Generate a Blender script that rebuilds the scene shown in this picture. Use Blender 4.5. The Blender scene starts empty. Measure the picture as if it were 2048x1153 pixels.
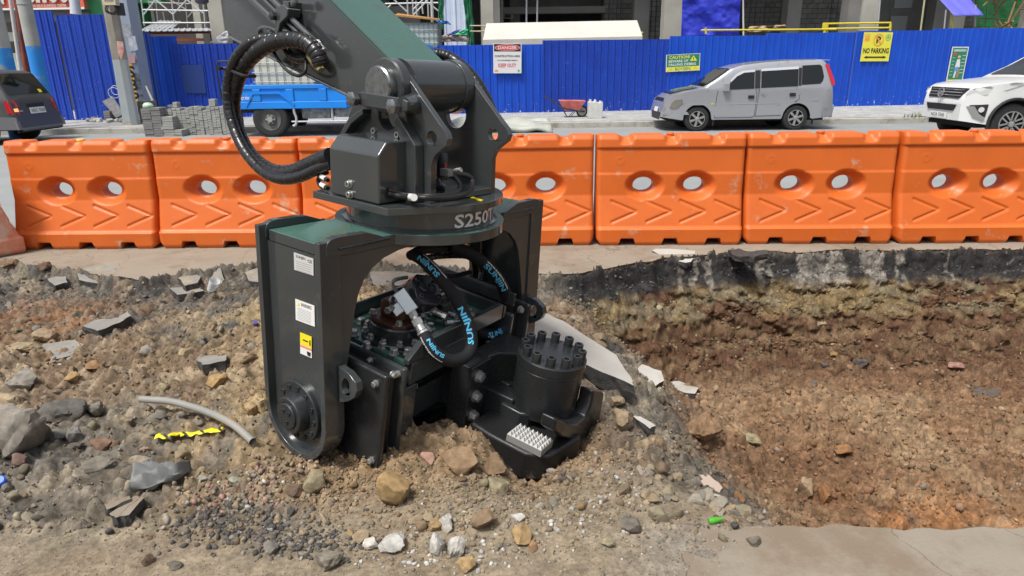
import bpy, bmesh, math, random
import numpy as np
from mathutils import Vector, Matrix
from mathutils.geometry import tessellate_polygon
R_ = math.radians
SC = bpy.context.scene
COL = SC.collection

# ------------------------------------------------------------------ camera
F_PX, PITCH, ROLL, CAM_H = 1365.0, R_(18.2), 0.013, 1.616
_R0 = np.array([1, 0, 0.]); _U0 = np.array([0, math.sin(PITCH), math.cos(PITCH)])
CF = np.array([0, math.cos(PITCH), -math.sin(PITCH)])
CR = _R0*math.cos(ROLL) - _U0*math.sin(ROLL); CU = _U0*math.cos(ROLL) + _R0*math.sin(ROLL)
CC = np.array([0, 0, CAM_H])
cd = bpy.data.cameras.new('camera'); cam = bpy.data.objects.new('camera', cd); COL.objects.link(cam)
cd.sensor_width = 36; cd.lens = 36*F_PX/2048; cd.clip_start = 0.05; cd.clip_end = 600
m = Matrix([[CR[i], CU[i], -CF[i], CC[i]] for i in range(3)] + [[0, 0, 0, 1]])
cam.matrix_world = m
SC.camera = cam

# ------------------------------------------------------------------ sky, sun, exposure
SUN_EL, SUN_AZ = R_(62), R_(222)      # compass direction the light comes from (0 = +Y, clockwise)
wd = bpy.data.worlds.new('World'); SC.world = wd; wd.use_nodes = True
nt = wd.node_tree; nt.nodes.clear()
o = nt.nodes.new('ShaderNodeOutputWorld'); b = nt.nodes.new('ShaderNodeBackground')
s = nt.nodes.new('ShaderNodeTexSky'); s.sky_type = 'NISHITA'; s.sun_disc = False
s.sun_elevation = SUN_EL; s.sun_rotation = SUN_AZ; s.air_density = 1.0; s.dust_density = 4.0; s.ozone_density = 1.0
hs = nt.nodes.new('ShaderNodeHueSaturation'); hs.inputs['Saturation'].default_value = 0.35
nt.links.new(s.outputs[0], hs.inputs['Color']); nt.links.new(hs.outputs[0], b.inputs[0])
b.inputs[1].default_value = 0.12
nt.links.new(b.outputs[0], o.inputs[0])
sd = bpy.data.lights.new('sun', 'SUN'); so = bpy.data.objects.new('sun', sd); COL.objects.link(so)
sd.energy = 2.5; sd.angle = R_(10); sd.color = (1, 0.96, 0.9)
dirv = Vector((math.sin(SUN_AZ)*math.cos(SUN_EL), math.cos(SUN_AZ)*math.cos(SUN_EL), math.sin(SUN_EL)))
so.rotation_euler = dirv.to_track_quat('Z', 'Y').to_euler(); so.location = (0, 0, 20)
SC.view_settings.view_transform = 'Standard'; SC.view_settings.look = 'None'
SC.view_settings.exposure = 0.45; SC.view_settings.gamma = 1.0

# ------------------------------------------------------------------ measuring helpers (reference points -> world)
def ray(px, py): return CF + CR*(px-1024)/F_PX - CU*(py-576.5)/F_PX
def onz(px, py, z=0.0):
    d = ray(px, py); return CC + d*(z-CAM_H)/d[2]
def ony(px, py, Y):
    d = ray(px, py); return CC + d*Y/d[1]
def project(P):
    d = np.asarray(P)-CC; z = d @ CF
    return 1024+F_PX*(d @ CR)/z, 576.5-F_PX*(d @ CU)/z

# ------------------------------------------------------------------ materials
MATS = {}
def mat(name, col, rough=0.6, metal=0.0, col2=None, nscale=6.0, namount=0.5, bump=0.0, bscale=40.0, coat=0.0,
        spec=0.5, dirt=None, dirt_amt=0.0, dscale=3.0, emit=None, rvar=0.0, trans=0.0, attr=None, alpha=1.0, streak=None):
    if name in MATS: return MATS[name]
    m = bpy.data.materials.new(name); m.use_nodes = True; n = m.node_tree; L = n.links
    p = n.nodes['Principled BSDF']
    p.inputs['Roughness'].default_value = rough; p.inputs['Metallic'].default_value = metal
    p.inputs['Coat Weight'].default_value = coat; p.inputs['Coat Roughness'].default_value = 0.08
    p.inputs['Specular IOR Level'].default_value = spec
    p.inputs['Transmission Weight'].default_value = trans; p.inputs['Alpha'].default_value = alpha
    tc = n.nodes.new('ShaderNodeTexCoord'); oi = n.nodes.new('ShaderNodeObjectInfo')
    ad = n.nodes.new('ShaderNodeVectorMath'); ad.operation = 'MULTIPLY_ADD'
    cx = n.nodes.new('ShaderNodeCombineXYZ')
    for i in range(3): L.new(oi.outputs['Random'], cx.inputs[i])
    L.new(cx.outputs[0], ad.inputs[0]); ad.inputs[1].default_value = (37, 53, 71); L.new(tc.outputs['Object'], ad.inputs[2])
    vec = ad.outputs[0]
    def noise(sc, det=6, rg=0.6, v=None):
        t = n.nodes.new('ShaderNodeTexNoise'); t.inputs['Scale'].default_value = sc; t.inputs['Detail'].default_value = det
        t.inputs['Roughness'].default_value = rg; L.new(v or vec, t.inputs['Vector']); return t
    def ramp(fac, a, b_, lo=(0, 0, 0, 1), hi=(1, 1, 1, 1)):
        r = n.nodes.new('ShaderNodeValToRGB'); r.color_ramp.elements[0].position = a; r.color_ramp.elements[1].position = b_
        r.color_ramp.elements[0].color = lo; r.color_ramp.elements[1].color = hi; L.new(fac, r.inputs[0]); return r
    def mix(fac, A, B):
        x = n.nodes.new('ShaderNodeMix'); x.data_type = 'RGBA'
        for s_, v in (('Factor', fac), ('A', A), ('B', B)):
            k = {'Factor': 0, 'A': 6, 'B': 7}[s_]
            if hasattr(v, 'is_linked') or isinstance(v, bpy.types.NodeSocket): L.new(v, x.inputs[k])
            else: x.inputs[k].default_value = v
        return x.outputs[2]
    c4 = (*col, 1)
    cur = c4
    if attr:
        at = n.nodes.new('ShaderNodeAttribute'); at.attribute_name = attr; cur = at.outputs['Color']
    if col2 is not None or attr:
        nz = noise(nscale)
        if attr:
            rr = ramp(nz.outputs[0], .3, .7, (1-namount,)*3+(1,), (1+namount*.6,)*3+(1,))
            x = n.nodes.new('ShaderNodeMix'); x.data_type = 'RGBA'; x.blend_type = 'MULTIPLY'; x.inputs[0].default_value = 1
            L.new(cur, x.inputs[6]); L.new(rr.outputs[0], x.inputs[7]); cur = x.outputs[2]
        else:
            rr = ramp(nz.outputs[0], .5-.35*namount, .5+.35*namount)
            cur = mix(rr.outputs[0], cur, (*col2, 1))
    if dirt:
        dz = noise(dscale, 8, .7)
        rr = ramp(dz.outputs[0], .62-dirt_amt*.35, .72-dirt_amt*.25)
        cur = mix(rr.outputs[0], cur, (*dirt, 1))
    if streak:
        mp = n.nodes.new('ShaderNodeMapping'); mp.inputs['Scale'].default_value = (9, 9, .45); L.new(vec, mp.inputs[0])
        sz = noise(1.0, 6, .7, mp.outputs[0]); rr = ramp(sz.outputs[0], .58, .78)
        ml = n.nodes.new('ShaderNodeMath'); ml.operation = 'MULTIPLY'; ml.inputs[1].default_value = .6; L.new(rr.outputs[0], ml.inputs[0])
        cur = mix(ml.outputs[0], cur, (*streak, 1))
    if isinstance(cur, tuple): p.inputs['Base Color'].default_value = cur
    else: L.new(cur, p.inputs['Base Color'])
    if rvar > 0:
        rz = noise(nscale*1.7, 5); rr = ramp(rz.outputs[0], .35, .65, (max(rough-rvar, .03),)*3+(1,), (min(rough+rvar, 1),)*3+(1,))
        L.new(rr.outputs[0], p.inputs['Roughness'])
    if bump > 0:
        bz = noise(bscale, 8, .65); bp = n.nodes.new('ShaderNodeBump'); bp.inputs['Strength'].default_value = bump
        bp.inputs['Distance'].default_value = 1.0/bscale*0.6; L.new(bz.outputs[0], bp.inputs['Height']); L.new(bp.outputs[0], p.inputs['Normal'])
    if emit: p.inputs['Emission Color'].default_value = (*emit[:3], 1); p.inputs['Emission Strength'].default_value = emit[3]
    MATS[name] = m
    return m

M_paint = mat('charcoal_paint', (.041, .046, .048), .20, col2=(.047, .053, .055), nscale=3, rvar=.06, bump=.015, bscale=60, dirt=(.085, .08, .07), dirt_amt=.05, dscale=9, coat=.6)
M_paint2 = mat('black_cast_paint', (.017, .0185, .020), .27, col2=(.025, .027, .029), nscale=5, rvar=.06, bump=.05, bscale=90)
M_green_sheen = mat('painted_green_sheen', (.052, .125, .100), .22, col2=(.062, .145, .116), nscale=2, rvar=.07, bump=.03, bscale=60, dirt=(.09, .085, .06), dirt_amt=.1, dscale=12)  # charcoal paint again, with a green reflection put into its colour
M_steel = mat('machined_steel', (.30, .31, .32), .3, .9, col2=(.2, .2, .2), nscale=30, rvar=.1)
M_bolt = mat('zinc_bolt', (.52, .53, .52), .38, .75, col2=(.35, .35, .33), nscale=40, rvar=.1)
M_dsteel = mat('dark_steel', (.07, .075, .08), .33, .6, col2=(.045, .05, .055), nscale=20, rvar=.1)
M_rubber = mat('black_rubber', (.012, .012, .013), .5, bump=.1, bscale=90)
M_wrap = mat('black_spiral_wrap', (.014, .014, .016), .28, rvar=.08, nscale=20)
M_rust = mat('rusty_brown_iron', (.10, .035, .018), .4, .2, col2=(.045, .025, .02), nscale=14, bump=.2, bscale=60)
M_white = mat('white_enamel', (.75, .75, .74), .45)
M_textw = mat('white_lettering', (.72, .72, .72), .5)
M_textb = mat('black_lettering', (.02, .02, .02), .5)
M_textc = mat('cyan_lettering', (.10, .50, .80), .5)
M_yel = mat('yellow_label', (.85, .70, .02), .45)
M_red = mat('red_print', (.60, .06, .05), .5)
M_orange = mat('orange_print', (.80, .22, .05), .5)

# ------------------------------------------------------------------ mesh helpers
def V3(p): return (float(p[0]), float(p[1]), float(p[2]))
def nrm(v):
    v = np.asarray(v, float); l = np.linalg.norm(v); return v/l if l > 1e-12 else v
def perp(d):
    d = nrm(d); a = np.array([0, 0, 1.]) if abs(d[2]) < .9 else np.array([1., 0, 0]); x = nrm(np.cross(a, d)); return x, np.cross(d, x)
WM = {}
class MB:
    def __init__(s): s.v = []; s.f = []; s.m = []; s.mi = 0
    def add(s, vs, fs):
        k = len(s.v); s.v.extend([V3(p) for p in vs]); s.f.extend([tuple(i+k for i in f) for f in fs]); s.m.extend([s.mi]*len(fs))
    def box(s, c, sz, ax=None):
        c = np.asarray(c, float); ax = ax or (np.array([1., 0, 0]), np.array([0, 1., 0]), np.array([0, 0, 1.]))
        h = [np.asarray(ax[i])*sz[i]/2 for i in range(3)]
        vs = [c+a*h[0]+b*h[1]+d*h[2] for d in (-1, 1) for b in (-1, 1) for a in (-1, 1)]
        fs = [(0, 2, 3, 1), (4, 5, 7, 6), (0, 1, 5, 4), (2, 6, 7, 3), (0, 4, 6, 2), (1, 3, 7, 5)]
        if np.linalg.det(np.stack([np.asarray(a, float) for a in ax])) < 0: fs = [f[::-1] for f in fs]
        s.add(vs, fs)
    def bb(s, a, b): s.box([(a[i]+b[i])/2 for i in range(3)], [abs(b[i]-a[i]) for i in range(3)])
    def prism(s, poly, vec, holes=()):
        loops = [[np.asarray(p, float) for p in poly]]+[[np.asarray(p, float) for p in h] for h in holes]
        vec = np.asarray(vec, float)
        P = loops[0]; nn = np.zeros(3)
        for i in range(len(P)): nn += np.cross(P[i], P[(i+1) % len(P)])
        if nn @ vec < 0: loops[0] = P[::-1]
        fixed = [loops[0]]
        for h in loops[1:]:
            hn = sum((np.cross(h[i], h[(i+1) % len(h)]) for i in range(len(h))), np.zeros(3))
            fixed.append(h if hn @ vec < 0 else h[::-1])
        loops = fixed
        flat = [p for l in loops for p in l]; n = len(flat)
        if len(loops) == 1 : caps = [tuple(range(n))]
        else:
            caps = []
            for t in tessellate_polygon([[Vector(V3(p)) for p in l] for l in loops]):
                a, b, c = (flat[i] for i in t)
                caps.append(tuple(t) if np.cross(b-a, c-a) @ vec > 0 else tuple(t[::-1]))
        vs = flat + [p+vec for p in flat]
        fs = [tuple(i+n for i in t) for t in caps] + [tuple(t[::-1]) for t in caps]
        k = 0
        for l in loops:
            q = len(l)
            for i in range(q):
                a, b = k+i, k+(i+1) % q; fs.append((a, b, b+n, a+n))
            k += q
        s.add(vs, fs)
    def cyl(s, p0, p1, r0, r1=None, n=20, caps=True, ph=0.0):
        r1 = r0 if r1 is None else r1; p0 = np.asarray(p0, float); p1 = np.asarray(p1, float); x, y = perp(p1-p0)
        vs = []
        for p, r in ((p0, r0), (p1, r1)):
            for i in range(n):
                t = 2*math.pi*i/n+ph; vs.append(p+(x*math.cos(t)+y*math.sin(t))*r)
        fs = [(i, (i+1) % n, n+(i+1) % n, n+i) for i in range(n)]
        if caps: fs += [tuple(range(n))[::-1], tuple(range(n, 2*n))]
        s.add(vs, fs)
    def lathe(s, p0, ax, prof, n=28):
        p0 = np.asarray(p0, float); ax = nrm(ax); x, y = perp(ax); vs = []; fs = []
        for (r, h) in prof:
            for i in range(n):
                t = 2*math.pi*i/n; vs.append(p0+ax*h+(x*math.cos(t)+y*math.sin(t))*max(r, 1e-5))
        for j in range(len(prof)-1):
            for i in range(n):
                a = j*n+i; b = j*n+(i+1) % n; fs.append((a, b, b+n, a+n))
        s.add(vs, fs)
    def tube(s, path, r, n=10, sub=6, caps=True, rf=None):
        P = spline(path, sub) if sub > 1 else [np.asarray(p, float) for p in path]
        k = len(P); T = [nrm(P[min(i+1, k-1)]-P[max(i-1, 0)]) for i in range(k)]
        x, _ = perp(T[0]); vs = []; fs = []
        for i in range(k):
            x = nrm(x-T[i]*(x @ T[i])); y = np.cross(T[i], x); rr = r*(rf(i/(k-1)) if rf else 1)
            for j in range(n):
                t = 2*math.pi*j/n; vs.append(P[i]+(x*math.cos(t)+y*math.sin(t))*rr)
        for i in range(k-1):
            for j in range(n):
                a = i*n+j; b = i*n+(j+1) % n; fs.append((a, b, b+n, a+n))
        if caps: fs += [tuple(range(n))[::-1], tuple(range((k-1)*n, k*n))]
        s.add(vs, fs)
    def build(s, name, mats, parent=None, bevel=0, seg=2, smooth=38, origin=None):
        me = bpy.data.meshes.new(name)
        vs = np.array(s.v, float).reshape(-1, 3)
        W = Matrix.Identity(4)
        if parent is not None: W = WM.get(parent.name, Matrix.Identity(4))
        elif origin is not None: W = Matrix.Translation(Vector(V3(origin)))
        Wi = np.array(W.inverted()); vs = vs @ Wi[:3, :3].T + Wi[:3, 3]
        me.from_pydata(vs.tolist(), [], s.f)
        for mm in (mats if isinstance(mats, (list, tuple)) else [mats]): me.materials.append(mm)
        if any(s.m): me.polygons.foreach_set('material_index', s.m)
        if smooth:
            me.polygons.foreach_set('use_smooth', [True]*len(me.polygons)); me.set_sharp_from_angle(angle=R_(smooth))
        me.update()
        ob = bpy.data.objects.new(name, me); COL.objects.link(ob)
        if parent is not None: ob.parent = parent
        elif origin is not None: ob.location = V3(origin)
        WM[ob.name] = W
        if bevel:
            bv = ob.modifiers.new('bevel', 'BEVEL'); bv.width = bevel; bv.segments = seg; bv.limit_method = 'ANGLE'; bv.angle_limit = R_(40)
            bv.harden_normals = True
        return ob
def spline(P, sub=6):
    P = [np.asarray(p, float) for p in P]
    if len(P) < 3: return P
    Q = [2*P[0]-P[1]]+P+[2*P[-1]-P[-2]]; out = []
    for i in range(1, len(Q)-2):
        for j in range(sub):
            t = j/sub; a, b, c, d = Q[i-1], Q[i], Q[i+1], Q[i+2]
            out.append(.5*((2*b)+(-a+c)*t+(2*a-5*b+4*c-d)*t*t+(-a+3*b-3*c+d)*t**3))
    out.append(Q[-2]); return out
def tag(o, label=None, cat=None, group=None, kind=None):
    if label: o['label'] = label
    if cat: o['category'] = cat
    if group: o['group'] = group
    if kind: o['kind'] = kind
    return o
def empty(name, loc, rz=0.0, matrix=None):
    e = bpy.data.objects.new(name, None); COL.objects.link(e); e.empty_display_size = .2
    e.matrix_basis = matrix if matrix is not None else Matrix.Translation(Vector(V3(loc))) @ Matrix.Rotation(rz, 4, 'Z')
    WM[e.name] = e.matrix_basis.copy(); return e
def copy_tree(o, parent=None):
    c = o.copy(); COL.objects.link(c); c.parent = parent; WM[c.name] = WM.get(o.name, Matrix.Identity(4))
    for ch in list(o.children): copy_tree(ch, c)
    return c
def ngon_circle(c, e1, e2, r, n=24, r2=None):
    c = np.asarray(c, float); return [c+np.asarray(e1)*math.cos(2*math.pi*i/n)*r+np.asarray(e2)*math.sin(2*math.pi*i/n)*(r2 or r) for i in range(n)]
_TX = {}
def text_polys(txt, bold=0.0, res=2):
    key = (txt, bold)
    if key in _TX: return _TX[key]
    cu = bpy.data.curves.new('t', 'FONT'); cu.body = txt; cu.offset = bold; cu.resolution_u = res; cu.fill_mode = 'FRONT'
    ob = bpy.data.objects.new('t', cu); COL.objects.link(ob)
    me = bpy.data.meshes.new_from_object(ob)
    vs = np.array([v.co[:] for v in me.vertices]); fs = [tuple(p.vertices) for p in me.polygons]
    bpy.data.objects.remove(ob); bpy.data.meshes.remove(me); bpy.data.curves.remove(cu)
    if len(vs) == 0: vs = np.zeros((1, 3))
    vs[:, :2] -= vs[:, :2].min(0); w, h = vs[:, :2].max(0)
    _TX[key] = (vs, fs, w, h); return _TX[key]
def text(mb, txt, o, ex, ey, w=None, h=None, bold=0.0, fit=None):
    """flat lettering: o lower-left corner, ex/ey unit axes, h height in m, w width in m"""
    vs, fs, tw, th = text_polys(txt, bold)
    sy = (h/th) if h else (w/tw); sx = (w/tw) if w else sy
    ex = np.asarray(ex, float); ey = np.asarray(ey, float); o = np.asarray(o, float)
    mb.add([o+ex*v[0]*sx+ey*v[1]*sy for v in vs], fs)
def fine_text(txt, bold, cuts=4, res=2):
    vs, fs, tw, th = text_polys(txt, bold, res); bm = bmesh.new(); vv = [bm.verts.new(p) for p in vs]
    for f in fs:
        try: bm.faces.new([vv[i] for i in f])
        except ValueError: pass
    bmesh.ops.triangulate(bm, faces=bm.faces[:])
    for _ in range(3):
        es = [e for e in bm.edges if e.calc_length() > th*.16]
        if es: bmesh.ops.subdivide_edges(bm, edges=es, cuts=1); bmesh.ops.triangulate(bm, faces=bm.faces[:])
    bm.verts.index_update(); out = (np.array([v.co[:] for v in bm.verts]), [tuple(v.index for v in f.verts) for f in bm.faces], tw, th); bm.free(); return out
def label_thing(o, *a, **k): return tag(o, *a, **k)

# vectorised value noise
_rs = np.random.RandomState(7); _LAT = _rs.rand(256, 256)
def vnoise(x, y):
    x = np.asarray(x, float); y = np.asarray(y, float); xi = np.floor(x).astype(int); yi = np.floor(y).astype(int); fx = x-xi; fy = y-yi
    fx = fx*fx*(3-2*fx); fy = fy*fy*(3-2*fy); g = lambda a, b: _LAT[a & 255, b & 255]
    return (g(xi, yi)*(1-fx)+g(xi+1, yi)*fx)*(1-fy)+(g(xi, yi+1)*(1-fx)+g(xi+1, yi+1)*fx)*fy
def fbm(x, y, o=5, g=.5):
    s = 0; a = 1; t = 0
    for i in range(o): s = s+a*vnoise(x*2**i+i*17.3, y*2**i+i*9.1); t += a; a *= g
    return s/t
def sstep(a, b, x):
    t = np.clip((x-a)/(b-a), 0, 1); return t*t*(3-2*t)
# ================================================================== GROUND
rng = np.random.RandomState(11); random.seed(5)
FAR_E = np.array([(-12, 5.75), (-4.5, 5.72), (-3.7, 5.57), (-3.3, 5.3), (-2.95, 5.27), (-2.7, 5.42), (-2.2, 5.62), (-1.4, 5.55), (-.6, 5.4), (.23, 5.27), (.63, 5.3), (1.03, 5.5), (1.34, 5.74), (2.13, 5.86), (4.6, 5.88), (12, 5.9)])
NEAR_E = np.array([(-12, 1.9), (-1.0, 1.9), (.14, 2.1), (.32, 2.12), (.67, 2.08), (1.04, 2.09), (1.83, 2.06), (3, 2.1), (12, 2.1)])
def far_edge(x): return np.interp(x, FAR_E[:, 0], FAR_E[:, 1])+.10*(vnoise(x*3.1, x*0+3)-.5)+.05*(vnoise(x*11, x*0+5)-.5)
def near_edge(x): return np.interp(x, NEAR_E[:, 0], NEAR_E[:, 1])+.03*(fbm(x*5, x*0+9, 3)-.5)
def pit_left(y): return np.interp(y, [1.9, 2.1, 2.6, 3.4, 4.3, 5.0, 5.4, 6], [.70, .66, .38, .30, .30, .22, .12, .05])
def gauss(x, y, cx, cy, r, ry=None): return np.exp(-((x-cx)**2/r**2+(y-cy)**2/(ry or r)**2))
def pit_mask(x, y):
    L = sstep(0, 1, (x-pit_left(y)+.16*(fbm(x*2.5, y*2.5+8, 3)-.5))/(1.45-.65*sstep(3.8, 5.3, y)))
    return L
CTRL = [(-.37, 2.66, .07), (-.45, 2.50, .055), (-.573, 2.43, .05), (-.89, 2.44, .04), (-1.05, 2.6, .07), (.03, 2.58, -.145), (.12, 2.62, -.165), (.27, 2.76, -.18), (.30, 2.95, -.16), (-.02, 2.72, -.12), (.06, 2.42, -.075), (.10, 2.25, -.01), (-.15, 2.40, .02), (-.10, 2.25, .03), (-.40, 2.32, .03), (-.2, 2.62, .03), (.45, 2.75, -.15), (.5, 3.1, -.15), (.42, 3.3, -.12), (-.65, 2.3, .02)]
RB = None
def rbf_fix(x, y, z):
    global RB
    if RB is None: return z
    R2 = .15**2; near = (x > -1.5) & (x < 1.0) & (y > 1.8) & (y < 3.8)
    if not np.any(near): return z
    add = np.zeros(np.shape(x)); xa, ya = np.atleast_1d(x), np.atleast_1d(y)
    acc = np.zeros(xa.shape)
    for (cx, cy, _), wgt in zip(CTRL, RB): acc += wgt*np.exp(-((xa-cx)**2+(ya-cy)**2)/R2)
    return z+acc.reshape(np.shape(x))
def height(x, y, detail=True):
    x = np.asarray(x, float); y = np.asarray(y, float)
    fe = far_edge(x); ne = near_edge(x); d = fe-y
    ow = .10*(fbm(x*2.2, y*2.2+40, 3)-.5)
    w = np.interp(d+ow*sstep(.03, .2, d), [-.02, .0, .045, .11, .14, .22, .34, .40, .52, .75, .95], [0, .0, .22, .29, .40, .47, .60, .74, .80, .93, 1.0])
    L = pit_mask(x, y)
    N = np.interp(y-ne, [-.01, .04, .3, .7], [0, .55, .9, 1.0])
    depth = .80*np.minimum(w, N)*L
    z = -depth
    # shallow broken ledge on the left side of the far edge
    left = (1-L)
    z = z-left*.10*sstep(0, .08, d)*(y > 3)
    z = z+left*.07*sstep(.3, 1.0, d)*sstep(3.4, 4.2, y)*(fbm(x*1.3+4, y*1.3, 4)*2-.6)
    # rubble field undulation and heap under the machine
    z = z+left*sstep(2.15, 2.7, y)*.10*(fbm(x*1.6+9, y*1.6+2, 4)-.42)
    z = z+.06*gauss(x, y, -.75, 2.45, .35, .22)+.05*gauss(x, y, -.35, 2.25, .35, .2)+.07*gauss(x, y, -.40, 2.66, .13, .12)
    z = z+.10*gauss(x, y, -1.15, 2.9, .3)+.05*gauss(x, y, -.15, 2.35, .18)
    z = z-.13*gauss(x, y, .06, 2.66, .13, .16)-.05*gauss(x, y, -.1, 3.1, .3)
    z = z+.16*gauss(x, y, -1.2, 4.3, .8)+.07*gauss(x, y, .4, 3.15, .22, .3)+.05*gauss(x, y, .35, 2.45, .15, .12)
    z = z+.05*gauss(x, y, -2.3, 2.75, .3)
    # pit floor furrows
    fl = L*sstep(.55, .8, depth/.9)
    z = z+fl*(.20*(fbm(x*.7+.3*y, y*4.2-.5*x, 4)-.5)+.09*(fbm(x*1.5+3, y*2.2+7, 3)-.5))
    wallm = L*sstep(0, .1, d)*(1-sstep(.8, 1.2, d))
    z = z+wallm*.10*(fbm(x*3.5, y*5, 4)-.5)
    smooth = sstep(2.0, 2.35, y+.22*(fbm(x*2+3, y*2, 3)-.5)-.25*sstep(-1.2, -.2, x)*(1-sstep(.6, .9, x)))   # trampled sand and slab near the camera
    z = z*np.where(y < ne, .3, 1)
    if detail:
        rough = np.clip(smooth, .05, 1)
        big = np.clip(fbm(x*1.9+31, y*1.9+3, 3)*3-1.0, 0, 1)
        z = z+rough*(.034*clods(x, y, 9, 1)[0]*big+.025*clods(x, y, 19, 2)[0]+.012*clods(x, y, 42, 3)[0]-.022)
        bil = np.abs(fbm(x*9, y*9, 4)-.5)*2
        z = z+rough*(.035*(.5-bil)+.022*(fbm(x*30, y*30, 3)-.5)*(1+.6*fl)+.012*(fbm(x*75, y*75, 2)-.5))
    z = z+left*.0
    z = rbf_fix(x, y, z)
    z = np.where((y > fe) , np.minimum(z*0-.03, z), z)
    slab = sstep(.35, .80, x+.35*(fbm(x*5, y*5, 4)-.5)*2)*(y < ne+.0)
    z = np.where(y < ne+.02, z*(1-slab)-.022*slab+.010*(1-slab)*(x > .15), z)
    lw = (1-sstep(-.9, -.3, x))*(y < 2.2)
    return z
_cx = np.array([c[0] for c in CTRL]); _cy = np.array([c[1] for c in CTRL]); _cz = np.array([c[2] for c in CTRL])
_A = np.exp(-((_cx[:, None]-_cx[None])**2+(_cy[:, None]-_cy[None])**2)/.15**2)+np.eye(len(CTRL))*.03
_base = height(_cx, _cy, False); RB = np.linalg.solve(_A, _cz-_base)
def worley(x, y, seed=0, want_id=False):
    x = np.asarray(x, float); y = np.asarray(y, float); xi = np.floor(x).astype(int); yi = np.floor(y).astype(int)
    f1 = np.full(x.shape, 9.); f2 = np.full(x.shape, 9.); cid = np.zeros(x.shape)
    for dx in (-1, 0, 1):
        for dy in (-1, 0, 1):
            a = (xi+dx+seed*31) & 255; b_ = (yi+dy+seed*57) & 255; px = xi+dx+_LAT[a, b_]; py = yi+dy+_LAT[b_, (a+91) & 255]
            d = (px-x)**2+(py-y)**2; m_ = d < f1; f2 = np.where(m_, f1, np.minimum(f2, d)); cid = np.where(m_, _LAT[(a+13) & 255, (b_+77) & 255], cid); f1 = np.where(m_, d, f1)
    f1 = np.sqrt(f1); f2 = np.sqrt(f2)
    return (f1, f2, cid) if want_id else (f1, f2)
def clods(x, y, sc, seed):
    wx = x+.35/sc*(fbm(x*sc*1.3, y*sc*1.3+seed, 3)-.5); wy = y+.35/sc*(fbm(x*sc*1.3+7, y*sc*1.3+seed+3, 3)-.5)
    f1, f2, cid = worley(wx*sc, wy*sc, seed, True); e = np.clip((f2-f1)*2.2, 0, 1); return (1-(1-e)**2)*(cid > .42)*(.35+.9*cid), cid
def clerp(a, b, t): return a*(1-t[..., None])+np.asarray(b)*t[..., None]
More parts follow.
